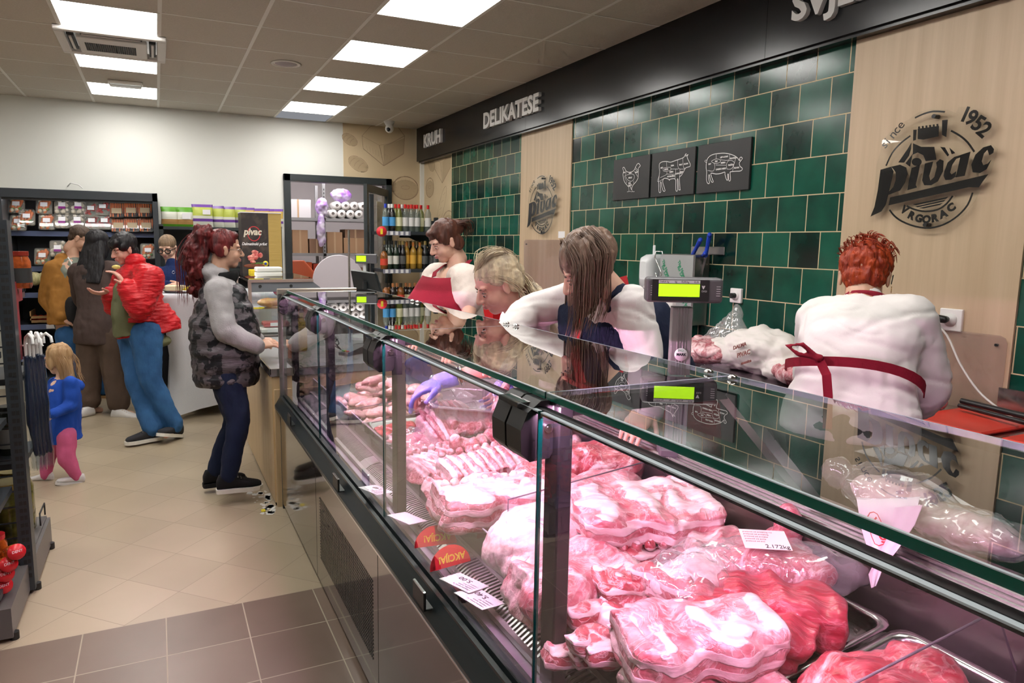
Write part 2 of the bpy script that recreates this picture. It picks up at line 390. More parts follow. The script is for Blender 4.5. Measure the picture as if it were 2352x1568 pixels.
for (c, r) in LIGHTS:
    x, y = GX+.6*c+.3, GY+.6*r+.3
    lab = NAMES.get((c, r), 'square white ceiling light panel outside the photographed part of the shop')
    if proto is None:
        proto = thing('ceiling_light', (x, y, ZC), lab, 'ceiling light', 'ceiling light panels')
        q = MB(); q.box((x-.3, y-.3, ZC-.004), (x+.3, y-.285, ZC+.02)).box((x-.3, y+.285, ZC-.004), (x+.3, y+.3, ZC+.02)).box((x-.3, y-.285, ZC-.004), (x-.285, y+.285, ZC+.02)).box((x+.285, y-.285, ZC-.004), (x+.3, y+.285, ZC+.02))
        q.build('frame', m_grid, proto)
        q = MB(); q.box((x-.288, y-.288, ZC), (x+.288, y+.288, ZC+.01)); q.build('diffuser', m_panel, proto)
    else: tree_copy(proto, (x, y, ZC), None, lab)
# square air conditioner cassette
x, y = GX-.3, GY+.9
t = thing('air_conditioner', (x, y, ZC), 'square white ceiling air conditioner cassette with round-holed grille between two light panels', 'air conditioner')
m_ac = M('air_conditioner_plastic', (.72, .69, .66), .45); m_blk = M('black_gap', (.02, .02, .02), .6)
q = MB()
a, h = .345, .03
q.box((x-a, y-a, ZC-h), (x+a, y-a+.06, ZC)).box((x-a, y+a-.06, ZC-h), (x+a, y+a, ZC)).box((x-a, y-a+.06, ZC-h), (x-a+.06, y+a-.06, ZC)).box((x+a-.06, y-a+.06, ZC-h), (x+a, y+a-.06, ZC))
q.build('housing', m_ac, t, bevel=.006)
q = MB(); q.box((x-.22, y-.22, ZC-.042), (x+.22, y+.22, ZC-.01)); q.build('grille', m_ac, t, bevel=.012, seg=2)
q = MB()
for i in range(24):
    for j in range(14): q.lathe([(.0068, 0), (.0068, .002)], (x-.17+i*.0135, y-.10+j*.0165, ZC-.0435), 6)
q.build('vent_holes', m_blk, t)
for (u, v_) in ((0, -1), (0, 1), (-1, 0), (1, 0)):
    q = MB(); L_, W_ = .19, .022
    cx_, cy2 = x+u*.255, y+v_*.255
    q.box((cx_-(L_ if u == 0 else W_), cy2-(L_ if v_ == 0 else W_), ZC-.024), (cx_+(L_ if u == 0 else W_), cy2+(L_ if v_ == 0 else W_), ZC-.004)); f = q.build('outlet', m_blk, t)
    q = MB(); q.box((cx_-(L_-.01 if u == 0 else .008), cy2-(L_-.01 if v_ == 0 else .008), ZC-.032), (cx_+(L_-.01 if u == 0 else .008), cy2+(L_-.01 if v_ == 0 else .008), ZC-.024)); q.build('flap', m_ac, f)
# emergency lamp, loudspeaker, camera
x, y = GX-.27, GY+.6*3+.45
t = thing('emergency_lamp', (x, y, ZC), 'small white box emergency lamp on the ceiling before the last left light panel', 'lamp')
q = MB(); q.box((x-.14, y-.05, ZC-.03), (x+.14, y+.05, ZC)); q.build('housing', m_grid, t, bevel=.005)
q = MB(); q.box((x-.13, y-.042, ZC-.05), (x+.13, y+.042, ZC-.03)); q.build('lens', M('frosted_lens', (.8, .82, .8), .2, trans=.3), t, bevel=.008)
x, y = 1.0, 5.89
t = thing('ceiling_speaker', (x, y, ZC), 'round flush grey loudspeaker in the ceiling tiles', 'loudspeaker')
q = MB(); q.lathe([(.115, .0), (.12, -.006), (.098, -.01), (.095, -.004)], (x, y, ZC-.0), 28); q.build('rim', m_grid, t)
q = MB(); q.lathe([(.096, 0), (.05, -.009), (.0, -.012)], (x, y, ZC-.002), 24); q.build('grille', M('speaker_cloth', (.42, .38, .40), .8), t)
x, y = 2.53, 8.05
t = thing('security_camera', (x, y, ZC), 'white dome security camera hanging from the ceiling above the bread wallpaper', 'camera')
q = MB(); q.lathe([(.062, 0), (.062, -.018), (.05, -.03), (.045, -.05)], (x, y, ZC), 20); q.build('mount', m_ac, t)
q = MB(); q.ell((x, y-.005, ZC-.085), .05, 16); q.build('head', m_ac, t)
q = MB(); q.ell((x-.018, y-.032, ZC-.098), .026, 12); q.build('lens', M('gloss_black', (.01, .01, .012), .08), t)
# ---------------------------------------------------------------- black fascia with lettering
m_fas = M('fascia_black', (.012, .012, .014), .22, spec=.45)
t = thing('fascia_sign', (3.0, 2.5, 2.75), 'long black fascia board with raised white lettering running above the tiled wall', 'sign')
q = MB()
ys = [-1.6, .6, 2.885, 5.57, 8.42]
for a, b in zip(ys, ys[1:]): q.box((3.0, a+.001, 2.548), (3.02, b-.001, 2.947))
q.build('panel', m_fas, t)
q = MB(); q.box((3.02, YF+.2, 2.53), (XW, 8.40, 2.56)); q.build('soffit', m_fas, t)
m_let = M('white_letter', (.72, .70, .68), .4)
def sign(s, y0, z0, size, sx): return text(s, 'lettering', size, m_let, (2.985, y0, z0), (0, -1, 0), (0, 0, 1), .028, t, sx=sx, offset=.007)
sign('KRUH', 8.10, 2.685, .20, 1.05); sign('DELIKATESE', 6.40, 2.67, .20, 1.03); sign('SVJE\u017dE MESO', 2.70, 2.685, .19, 1.05)
for k, y in enumerate((5.2, 4.2, 3.3, 6.1)):
    pass
# ---------------------------------------------------------------- door frame and glass door
m_dark = M('anthracite_metal', (.028, .036, .038), .38)
q = MB(); fw = .075
q.box((DX0-.03, YB-.05, 0), (DX0+fw-.03, YB+.13, DZ+.03)).box((DX1-fw+.03, YB-.05, 0), (DX1+.03, YB+.13, DZ+.03)).box((DX0-.03, YB-.05, DZ-.05), (DX1+.03, YB+.13, DZ+.03))
f = q.build('door_1', m_dark, bevel=.004, kind='structure')
q = MB()  # glass leaf swung open into the shop
hx, hy = DX1-.04, YB-.07
a = Matrix.Translation((hx, hy, 0)) @ Matrix.Rotation(rad(180+58), 4, 'Z')
hx2 = .93
for bx in (((0, -.02, .03), (.07, .02, 2.18)), ((hx2-.07, -.02, .03), (hx2, .02, 2.18)), ((.07, -.02, 2.10), (hx2-.07, .02, 2.18)), ((.07, -.02, .03), (hx2-.07, .02, .15))): q.box(*bx, mtx=a)
leaf = q.build('door_2', m_dark, kind='structure')
m_pane = glass('door_pane', (.9, .93, .93), 1.6, milky=.12, mcol=(.8, .8, .78))
q = MB(); q.box((.07, -.004, .15), (hx2-.07, .004, 2.10), mtx=a); q.build('pane', m_pane, leaf)
q = MB(); q.cyl(a @ V((hx2-.03, -.02, 1.0)), a @ V((hx2-.03, -.06, 1.0)), .008).cyl(a @ V((hx2-.03, -.06, 1.0)), a @ V((hx2-.15, -.06, 1.0)), .009); q.build('door_handle', M('steel', (.6, .6, .6), .25, 1), leaf)
q = MB(); q.box((.18, -.01, 1.72), (.45, -.005, 2.02), mtx=a); q.build('notice', M('paper_white', (.75, .73, .70), .7), leaf)
# ================================================================ MEAT DISPLAY CASE
YJ = [4.02, 3.07, 2.09, 1.11, .13, -.85]          # module joints
m_steel = M('brushed_steel', (.60, .58, .57), .24, 1, bump=(60, .008, (1, .05, 1)))
m_steel2 = M('dull_steel', (.42, .41, .41), .35, 1)
m_dsteel = M('magenta_lit_lining', (.50, .40, .42), .34, 1)  # magenta reflection of the meat lamp is put into this tint
m_gloss = M('gloss_taupe_panel', (.020, .016, .012), .04, spec=1.0, coat=1)
m_trim = M('anthracite_trim', (.018, .023, .025), .28)
m_hinge = M('black_hinge', (.012, .012, .013), .38)
m_chrome = M('chrome', (.75, .75, .75), .12, 1)
m_glass = glass('clear_glass', (.95, .975, .965), 1.9)
m_topglass = glass('top_glass', (.86, .92, .90), 2.1)
m_edge = M('green_glass_edge', (.0, .085, .055), .2)
m_edge2 = M('glass_edge_glint', (.55, .62, .66), .15)  # pale glass edges, also the painted ceiling reflection on the top bevel
m_acryl = glass('acrylic', (.96, .955, .96), 1.5, milky=.02)
case = thing('meat_display_case', (.95, 1.6, 0), 'long dark refrigerated meat counter with hinged front glass and a flat glass top', 'display case')
q = MB(); q.box((.66, YJ[-1], .05), (1.44, YJ[0]-.03, .60)).box((1.36, YJ[-1], .60), (1.44, YJ[0]-.03, .92)); q.build('carcass', m_trim, case)
for a, b in ((4.0, 3.035), (3.035, 2.06), (2.06, 1.08), (1.08, .10), (.10, -.85)):
    q = MB(); q.box((.60, b+.002, .03), (.625, a-.002, .605)); q.build('front_panel', m_gloss, case, bevel=.002)
q = MB(); q.box((.615, YJ[-1], 0), (.66, YJ[0], .04)); q.build('kick_plate', m_blk, case)
# perforated intake in the second panel
q = MB()
y0, y1, z0, z1 = 2.12, 2.96, .15, .44
nz, ny = 22, 60
for j in range(nz):
    for i in range(ny):
        yy = y0+(y1-y0)*i/ny; zz = z0+(z1-z0)*j/nz
        q.add([(.5985, yy, zz), (.5985, yy+.009, zz), (.5985, yy+.009, zz+.0075), (.5985, yy, zz+.0075)], [(0, 3, 2, 1)])
q.build('vent_grille', M('vent_hole', (.002, .002, .002), .9), case)
prof = [(.572, .598), (.572, .615), (.59, .645), (.60, .66), (.60, .668), (.612, .668), (.612, .655), (.618, .655), (.618, .676), (.634, .676), (.634, .66), (.655, .66), (.655, .598)]
q = MB(); q.rings([[(x, y, z) for x, z in prof] for y in (YJ[-1], YJ[0])], sm=False); q.build('rail', m_trim, case)
q = MB(); q.box((.5715, YJ[-1], .597), (.576, YJ[0], .603)); q.build('rail_highlight', m_chrome, case)  # bright strip standing in for the highlight along the lower rail edge
for y in (3.49, 2.48, 1.57, .6):
    q = MB(); q.box((.562, y-.042, .635), (.60, y+.042, .641)).box((.562, y-.042, .635), (.569, y+.042, .685)); q.box((.561, y-.04, .683), (.570, y+.04, .687), 1)
    q.build('handle', [m_hinge, m_chrome], case, bevel=.002)
# end frames and end glass
for Y in (YJ[0],):
    q = MB(); q.box((.60, Y-.022, .0), (.63, Y, .605)).box((.60, Y-.02, .605), (1.45, Y, .66)).box((.63, Y-.02, .03), (1.45, Y, .605)); q.build('end_panel', m_trim, case)
    q = MB(); q.box((.602, Y-.02, .66), (.625, Y, 1.262)); q.build('end_post', m_steel2, case)
    q = MB(); q.box((.60, Y-.03, 1.252), (1.05, Y+.005, 1.282)); q.build('end_bar', M('champagne_steel', (.72, .64, .55), .3, 1), case, bevel=.003)
    q = MB(); q.prism([(.63, .66), (1.38, .66), (1.38, .93), (1.10, 1.25), (.63, 1.25)], (0, Y-.014, 0), (1, 0, 0), (0, 0, 1), (0, .008, 0)); q.build('end_glass', m_glass, case)
# front panes, posts, hinges, top panes
for k in range(5):
    a, b = YJ[k], YJ[k+1]
    q = MB(); q.box((.622, b+.004-.03, .662), (.630, a-.006-.03, 1.245)); f = q.build('front_pane', m_glass, case)
    q = MB(); q.box((.6215, b+.001-.03, .662), (.6305, b+.004-.03, 1.245)); q.box((.6215, b+.004-.03, 1.243), (.6305, a-.006-.03, 1.2455), 1); q.build('pane_edge', [M('dark_glass_edge', (.0, .035, .028), .15), m_edge2], f)
    q = MB(); q.box((.655, b+.004, 1.262), (1.12, a-.004, 1.272)); f = q.build('top_pane', m_topglass, case)
    q = MB(); q.box((.6525, b+.004, 1.2595), (.656, a-.004, 1.2715)); q.box((.6525, b+.004, 1.2716), (.657, a-.004, 1.2730), 1); q.box((1.119, b+.004, 1.2617), (1.1215, a-.004, 1.2723), 1); q.box((.656, b+.0035, 1.2625), (1.119, b+.0055, 1.2715), 1); q.build('pane_edge', [m_edge, m_edge2], f)  # pale strip on the upper front corner paints the ceiling's reflection
    if k < 4:
        for s in (-.035, .035):
            q = MB(); q.lathe([(.011, 0), (.011, .004), (.006, .008), (0, .009)], (1.085, b+s, 1.274), 12); q.build('bolt', m_chrome, f)
for k, y in enumerate(YJ[:-1]):
    yy = y-.055 if k == 0 else y
    q = MB(); q.box((.668, yy-.026, .62), (.700, yy+.026, 1.25)); q.build('post', m_hinge, case, bevel=.003)
    q = MB(); q.box((.66, yy-.016, 1.225), (1.10, yy+.016, 1.258)); q.build('cross_bar', m_hinge, case, bevel=.002)
    q = MB()
    R0 = [(1.085, 1.235), (1.40, .925), (1.42, .945), (1.10, 1.255)]
    q.rings([[(x, yy+s, z) for x, z in R0] for s in (-.02, .02)], sm=False); q.build('rear_strut', m_steel2, case)
    blocks = ((-.005, .055), (.062, .118)) if k else ((-.03, .025),)
    for (s0, s1) in blocks:
        q = MB(); P = [(.600, 1.16), (.598, 1.205), (.612, 1.238), (.640, 1.258), (.700, 1.258), (.700, 1.215), (.662, 1.145), (.618, 1.142)]
        q.rings([[(x, yy+s, z) for x, z in P] for s in (s0, s1)], sm=False); h = q.build('hinge', m_hinge, case, bevel=.003)
        q = MB(); q.cyl((.655, yy+s0+.001, 1.205), (.655, yy+s0-.006, 1.205), .009, 14); q.cyl((.655, yy+s0-.006, 1.205), (.655, yy+s0-.008, 1.205), .005, 8); q.build('screw', m_chrome, h)
    if k:
        q = MB(); q.box((.612, yy+.055, 1.165), (.66, yy+.062, 1.25)).box((.603, yy+.02, 1.243), (.66, yy+.10, 1.252)); q.build('bracket', m_chrome, case)
# LED tube under the glass top, with added strips screening its light
q = MB(); q.box((.6312, YJ[-1], 1.2438), (.650, YJ[0]-.06, 1.2465)).box((.6312, YJ[-1], 1.2345), (.6322, YJ[0]-.06, 1.2438)); lr = q.build('lamp_shield', m_hinge, case)
q = MB(); q.box((.6328, YJ[-1]+.02, 1.2378), (.6398, YJ[0]-.09, 1.2436)); q.build('lamp_tube', mat('meat_lamp', (1, .8, .9), .4, emit=(1.0, .50, .80, CASE_LIGHT)), lr)
# rear: upright lining, chromed ledge, sliding glass
q = MB(); q.box((1.335, YJ[-1], .68), (1.36, YJ[0]-.03, .915)); q.build('rear_lining', m_dsteel, case)
q = MB()
for (x0, x1, z0, z1) in ((1.318, 1.34, .905, .925), (1.34, 1.45, .915, .932), (1.362, 1.372, .932, .942), (1.392, 1.402, .932, .942), (1.43, 1.45, .932, .945)): q.box((x0, YJ[-1], z0), (x1, YJ[0]-.03, z1))
q.build('rear_ledge', m_steel, case, bevel=.002)
# floor of the case: inner sill, slatted air grille, deck
q = MB(); q.box((.655, YJ[-1], .645), (.668, YJ[0]-.03, .668)).box((.668, YJ[-1], .64), (.70, YJ[0]-.03, .652)); q.build('inner_sill', M('violet_lit_sill', (.55, .50, .60), .3, .8), case)  # violet of the reflected lamp light is mixed into the sill colour
q = MB()
Y = YJ[-1]+.02
m_gr = M('grille_slat', (.62, .60, .60), .3, .7)
i = 0
while Y < YJ[0]-.12:
    if i % 60 < 54: q.prism([(.70, .668), (.722, .682), (.765, .690), (.765, .684), (.722, .676), (.70, .662)], (0, Y, 0), (1, 0, 0), (0, 0, 1), (0, .0065, 0))
    else: q.prism([(.70, .668), (.722, .682), (.765, .690), (.765, .684), (.722, .676), (.70, .662)], (0, Y, 0), (1, 0, 0), (0, 0, 1), (0, .0145, 0))
    Y += .0145; i += 1
q.box((.688, YJ[-1], .655), (.704, YJ[0]-.06, .669)).box((.760, YJ[-1], .67), (.772, YJ[0]-.06, .692))
q.build('air_grille', m_gr, case)
q = MB(); q.box((.70, YJ[-1], .60), (.77, YJ[0]-.05, .64)); q.build('grille_well', m_blk, case)
def deckz(x): return .70+(x-.77)*.13
q = MB(); q.prism([(.772, .60), (.772, .688), (1.336, .76), (1.336, .60)], (0, YJ[-1], 0), (1, 0, 0), (0, 0, 1), (0, YJ[0]-.05-YJ[-1], 0)); q.build('deck', m_steel2, case)
for (y, z) in ((1.0, .87), (1.02, .79), (1.9, .86), (.45, .84)):
    q = MB(); q.cyl((1.335, y, z), (1.329, y, z), .007, 10); q.build('rivet', m_chrome, case)
# ---- steel trays under the meat
tray0 = None
def tray(y, lab, x=1.05, L=.50, W=.30):
    t = thing('steel_tray', (x, y, deckz(x)+.004), lab, 'tray', 'steel trays on the counter deck')
    q = MB(); a, b = L/2, W/2; th = -.0  # rim, walls, floor following the sloping deck
    T = Matrix.Translation((x, y, deckz(x)+.006)) @ Matrix.Rotation(-math.atan(.13), 4, 'Y')
    def rr(ax, by, z, r=.03):
        P = []
        for cx_, cy2, s in ((ax-r, by-r, 0), (-ax+r, by-r, 1), (-ax+r, -by+r, 2), (ax-r, -by+r, 3)):
            for k in range(4):
                t_ = s*pi/2+k*pi/6; P.append(T @ V((cx_+r*cos(t_), cy2+r*sin(t_), z)))
        return P
    q.rings([rr(a, b, .036), rr(a, b, .040), rr(a-.012, b-.012, .040), rr(a-.016, b-.016, .034), rr(a-.022, b-.022, .004), rr(a-.022, b-.022, .0), rr(a-.012, b-.012, .03), rr(a, b, .036)], caps=False)
    q.add(rr(a-.022, b-.022, .004), [tuple(range(16))])
    q.build('basin', m_steel, t); return t
for i, y in enumerate((.28, .64, .98, 1.32, 1.66, 2.0, 2.34)):
    tray(y, ['steel tray under the round red beef piece nearest the viewer', 'steel tray partly bare beside the two red beef cuts', 'steel tray under the thick slab and the cut rib strips', 'steel tray under the wide pale belly slab', 'steel tray under the smooth pale ham', 'steel tray under the sawn loin with the row of ribs', 'steel tray under the rib racks behind the second glass post'][i], W=.33)
# ---- low acrylic price screen along the front and cross dividers
m_ac_edge = M('acrylic_edge', (.62, .58, .66), .2)
for k, (a, b) in enumerate(((3.92, 3.12), (3.06, 2.14), (2.05, 1.14), (1.08, .2))):
    t = thing('acrylic_screen', (.775, (a+b)/2, .70), ['clear acrylic screen along the front of the chicken pieces', 'clear acrylic screen in front of the rib racks, second from the far end', 'clear acrylic screen in front of the smooth pale ham, third from the far end', 'clear acrylic screen nearest the viewer, before the thick slab'][k], 'divider', 'low acrylic screens')
    q = MB(); q.box((.7715, b, .69), (.7755, a, .775)); q.build('sheet', m_acryl, t)
    q = MB(); q.box((.7713, b, .7745), (.7757, a, .7775)).box((.7713, b, .69), (.7757, b+.0025, .776)); q.build('edge', m_ac_edge, t)
for k, (y, z) in enumerate(((3.02, .80), (2.75, .80), (1.50, .905), (.62, .90))):
    t = thing('acrylic_divider', (1.0, y, .76), ['clear upright acrylic divider beside the chicken pieces', 'clear upright acrylic divider before the tray of red giblets', 'clear upright acrylic divider in front of the wide pale belly slab', 'clear upright acrylic divider crossing above the round red beef piece'][k], 'divider', 'upright acrylic cross dividers')
    P = [(.78, .70), (1.33, .765), (1.33, z-.08), (1.25, z+.05), (.78, z)]
    q = MB(); q.prism(P, (0, y, 0), (1, 0, 0), (0, 0, 1), (0, .003, 0)); q.build('sheet', m_acryl, t)
    q = MB(); q.tube([(.78, y+.0015, .70), (.78, y+.0015, z), (1.25, y+.0015, z+.05), (1.33, y+.0015, z-.08)], .0022, 5); q.build('edge', M('smoky_edge', (.16, .12, .15), .3), t)
# ---- price cards and AKCIJA flags on the grille
m_card = M('price_card', (.85, .84, .86), .5); m_ink = M('ink', (.03, .03, .04), .6)
def card(p, rz, txt, lab, w=.105, h=.075):
    t = thing('price_card', p, lab, 'price card', 'price cards on the air grille')
    T = Matrix.Translation(p) @ Matrix.Rotation(rz, 4, 'Z') @ Matrix.Rotation(rad(8), 4, 'X')
    q = MB(); q.box((-w/2, -h/2, 0), (w/2, h/2, .0012), mtx=T); q.build('card', m_card, t)
    R, U = (T.to_3x3() @ V((1, 0, 0))), (T.to_3x3() @ V((0, 1, 0)))
    if txt:
        text(txt, 'price', .024, m_ink, T @ V((-.012, -.022, .0016)), R, U, .0006, t)
        for i in range(4): text('svinjetina rinfuza kg'[:21-i*3], 'small_print', .0075, M('faint_ink', (.45, .4, .5), .6), T @ V((-.045, .024-i*.010, .0016)), R, U, .0004, t)
card(atz(1066, 1338, .70), rad(112), '5,00', 'white price card reading 5,00 on the slatted grille')
card(atz(1101, 1374, .70), rad(106), '5,40', 'white price card reading 5,40 beside the front acrylic screen')
card(atz(864, 1125, .70), rad(112), '1,47', 'white price card on the grille beside the bagged meat, farthest of the price cards')
card(atz(935, 1190, .70), rad(112), '', 'blank white card on the grille behind the second glass post')
m_flag = M('flag_red', (.75, .03, .045), .45); m_yel = M('yellow_print', (.9, .75, .05), .5)
def flag(p, rz, lab):
    t = thing('promotion_flag', p, lab, 'sign', 'red promotion flags')
    T = Matrix.Translation(p) @ Matrix.Rotation(rz, 4, 'Z') @ Matrix.Rotation(rad(78), 4, 'X')
    q = MB(); P = [(.062*cos(i*pi/20), .062*.9*sin(i*pi/20)) for i in range(21)]
    q.prism(P, T @ V((0, 0, 0)), T.to_3x3() @ V((1, 0, 0)), T.to_3x3() @ V((0, 1, 0)), T.to_3x3() @ V((0, 0, .0015))); q.build('disc', m_flag, t)
    # faces the shopper's side: read from the case side it is upside down
    R, U = T.to_3x3() @ V((-1, 0, 0)), T.to_3x3() @ V((0, -1, 0))
    text('AKCIJA!', 'lettering', .026, m_yel, T @ V((.046, .030, .0018)), R, U, .0006, t, sx=.9, offset=.0006)
flag(atz(1001, 1252, .70), rad(-6), 'red half-round promotion flag reading AKCIJA, the farther of two')
flag(atz(1035, 1300, .70), rad(8), 'red half-round promotion flag reading AKCIJA, the nearer of two')
# ================================================================ LOW CHECKOUT COUNTER
t = thing('checkout_counter', (1.1, 4.7, 0), 'low wooden checkout counter with a steel-edged grey worktop beyond the meat case', 'counter')
m_oak2 = M('counter_oak', (.55, .40, .22), .45, noise_=(4, (.64, .48, .29), (9, 9, .4), .3, .7))
q = MB(); q.box((.565, 4.06, .02), (1.62, 5.44, .775)); q.build('front', m_oak2, t)
q = MB(); q.box((.555, 4.05, .775), (1.63, 5.45, .785)); q.box((.555, 4.05, .785), (1.63, 4.058, .82)); q.box((.553, 4.05, .785), (.56, 5.45, .82)).box((.56, 4.058, .785), (1.63, 5.45, .818), 1)
q.build('worktop', [m_steel, M('grey_worktop', (.35, .35, .36), .18)], t)
q = MB(); q.box((.575, 4.035, .0), (1.6, 4.06, .70)); q.build('end_board', m_oak2, t)
# ================================================================ MEAT
def meat_mat(name, mus, fat, lo=.42, hi=.62, scale=9, st=(1, 1, 1), bands=None, rough=.24, top=None, ribs=None, vein=.8, pale=.38):
    """wet meat: muscle mottled dark to pale, crisp fat patches and thin fat seams; bands=(freq, distort): layers across local z; top: extra fat on upward faces; ribs: pale bars across local x"""
    m = bpy.data.materials.new(name); m.use_nodes = True; nt = m.node_tree; N = nt.nodes.new; L = nt.links.new
    b = nt.nodes['Principled BSDF']; b.inputs['Roughness'].default_value = rough+.12; b.inputs['Coat Weight'].default_value = .45; b.inputs['Coat Roughness'].default_value = .18
    tc = N('ShaderNodeTexCoord'); mp = N('ShaderNodeMapping'); L(tc.outputs['Object'], mp.inputs[0]); mp.inputs['Scale'].default_value = st
    def nz(sc__, dist, det=5, r_=.55):
        n = N('ShaderNodeTexNoise'); n.inputs['Scale'].default_value = sc__; n.inputs['Detail'].default_value = det; n.inputs['Roughness'].default_value = r_; n.inputs['Distortion'].default_value = dist
        L(mp.outputs[0], n.inputs[0]); return n.outputs['Fac']
    def math_(op, a, b2, clamp=False):
        q = N('ShaderNodeMath'); q.operation = op; q.use_clamp = clamp
        for i, v_ in enumerate((a, b2)):
            if isinstance(v_, (int, float)): q.inputs[i].default_value = v_
            else: L(v_, q.inputs[i])
        return q.outputs[0]
    def ramp(f, a, b2, c0, c1):
        r = N('ShaderNodeValToRGB'); L(f, r.inputs[0]); e = r.color_ramp.elements
        e[0].position = a; e[0].color = (*c0, 1); e[1].position = b2; e[1].color = (*c1, 1); return r.outputs[0]
    def wave(d, f, dist):
        w_ = N('ShaderNodeTexWave'); w_.bands_direction = d; w_.inputs['Scale'].default_value = f; w_.inputs['Distortion'].default_value = dist; w_.inputs['Detail'].default_value = 3; w_.inputs['Detail Scale'].default_value = 1.5
        L(tc.outputs['Object'], w_.inputs[0]); return w_.outputs['Fac']
    big = nz(scale, 1.2, 6, .62); fac = big
    if bands: fac = math_('ADD', math_('MULTIPLY', wave('Z', *bands), .42), math_('MULTIPLY', fac, .58))
    if ribs: fac = math_('ADD', math_('MULTIPLY', wave('X', ribs, 1.2), .30), math_('MULTIPLY', fac, .70))
    if top is not None:
        sp = N('ShaderNodeSeparateXYZ'); L(tc.outputs['Normal'], sp.inputs[0])
        fac = math_('ADD', fac, math_('MULTIPLY', math_('POWER', math_('MAXIMUM', sp.outputs[2], 0), 4), top))
    c_ = (lo+hi)/2; patch = ramp(fac, c_-.03, c_+.045, (0, 0, 0), (1, 1, 1))
    vn = math_('SUBTRACT', 1, math_('MULTIPLY', math_('ABSOLUTE', math_('SUBTRACT', nz(scale*1.7, 2.2, 4), .5), 0), 22), True)
    vn = math_('MULTIPLY', vn, vein*.7)
    fm = math_('MAXIMUM', patch, vn, True)
    mid = [a*(1-pale)+c*pale for a, c in zip(mus, fat)]; drk = [x*.8 for x in mus]
    muscle = ramp(nz(scale*2.3, 1.0), .36, .64, drk, mid)
    fatc = ramp(nz(scale*3.1, .6), .35, .7, [a*.22+c*.78 for a, c in zip(mus, fat)], fat)
    mx0 = N('ShaderNodeMixRGB'); L(fm, mx0.inputs[0]); L(muscle, mx0.inputs[1]); L(fatc, mx0.inputs[2])
    n2 = N('ShaderNodeTexNoise'); n2.inputs['Scale'].default_value = 70; n2.inputs['Detail'].default_value = 4
    mp2 = N('ShaderNodeMapping'); mp2.inputs['Scale'].default_value = (.22, 1, 1); L(tc.outputs['Object'], mp2.inputs[0]); L(mp2.outputs[0], n2.inputs[0])
    mx = N('ShaderNodeMixRGB'); mx.blend_type = 'MULTIPLY'; mx.inputs[0].default_value = .6; L(mx0.outputs[0], mx.inputs[1])
    L(ramp(n2.outputs['Fac'], .32, .58, (.62, .42, .45), (1, 1, 1)), mx.inputs[2]); L(mx.outputs[0], b.inputs['Base Color'])
    bp = N('ShaderNodeBump'); bp.inputs['Strength'].default_value = .6; bp.inputs['Distance'].default_value = .005
    L(math_('ADD', n2.outputs['Fac'], math_('MULTIPLY', fm, .5)), bp.inputs['Height']); L(bp.outputs[0], b.inputs['Normal']); L(bp.outputs[0], b.inputs['Coat Normal'])
    return m
FAT = (.88, .70, .70)
MM = dict(
    belly=meat_mat('pork_belly', (.60, .12, .16), FAT, .42, .54, 8, bands=(9, 3.5), top=.08),
    pork=meat_mat('pork', (.64, .15, .20), FAT, .46, .60, 7, (1, 1.4, 1)),
    pale=meat_mat('pale_pork_rind', (.72, .36, .37), (.90, .76, .75), .30, .50, 6),
    beef=meat_mat('beef', (.44, .014, .045), (.80, .40, .44), .64, .80, 7, (.5, 1.6, 1), vein=.35, pale=.14),
    beeffat=meat_mat('beef_with_fat', (.45, .015, .045), (.88, .62, .62), .55, .62, 6, (1, 1, 1), vein=.4, pale=.14),
    dark=meat_mat('dark_neck', (.50, .05, .075), (.90, .70, .70), .52, .62, 8, (1, 1.8, 1), pale=.2),
    strip=meat_mat('rib_strip', (.50, .05, .08), FAT, .50, .62, 9, bands=(12, 2.5), pale=.2),
    rib=meat_mat('rib_rack', (.60, .15, .18), (.90, .73, .72), .38, .58, 10, ribs=9.5),
    trim=meat_mat('trimmings', (.55, .09, .12), (.88, .66, .66), .42, .58, 15),
    chick=meat_mat('chicken', (.80, .46, .42), (.88, .70, .55), .35, .60, 9, rough=.3),
    gib=meat_mat('giblets', (.40, .03, .045), (.62, .12, .14), .5, .8, 10, rough=.06, vein=.3),
)
m_bone = M('bone', (.85, .74, .70), .4, noise_=(20, (.68, .40, .38), (1, 1, 1), .5, .8))
def ruffs(k=1): return dict(ruff=(10, .011*k, (1, 1, 1)), fold=[(30, .003*k, (.6, 1, 1)), (9, .006*k, (.7, 1, 1), 1), (80, .0010*k, (1, 1, 1))])
def slab_mb(L_, W_, H_, ex=3.2, n=28, taper=.15, bow=.0):
    """a knife-cut slab: flat faces, tight corners, an uneven outline"""
    q = MB(); R = []; K = 14; ex = ex*1.5; ph = random.uniform(0, 9)
    for i in range(K+1):
        u = -1+2*i/K; s = {0: .80, 1: .95}.get(min(i, K-i), 1)
        s2 = s*(1-taper*.5*(u+1)/2+.05*sin(i*1.3+ph)); o = .008*sin(i*.9+ph)
        R.append(((u*L_/2, o, bow*(1-u*u)+.004*sin(i*1.7+ph)), (0, W_/2*s2, .006*sin(i+ph)), (.012*sin(ph), 0, H_/2*s*(1+.07*sin(i*1.1+ph*2)))))
    loft(q, R, n, ex); return q
def place(o, p, rz, rx=0, ry=0):
    o.location = p; o.rotation_euler = (rx, ry, rz); return o
GM = 'cuts of meat on the counter deck'
def piece(name, lab, mb, mt, p, rz, rx=0, ry=0, vox=.0056, k=1, cat='meat', g=GM):
    me = fused_mesh(name, mb, vox, 1, **ruffs(k)); me.materials.append(MM[mt] if isinstance(mt, str) else mt)
    o = link(name, me); place(o, p, rz, rx, ry); return tag(o, lab, cat, g)
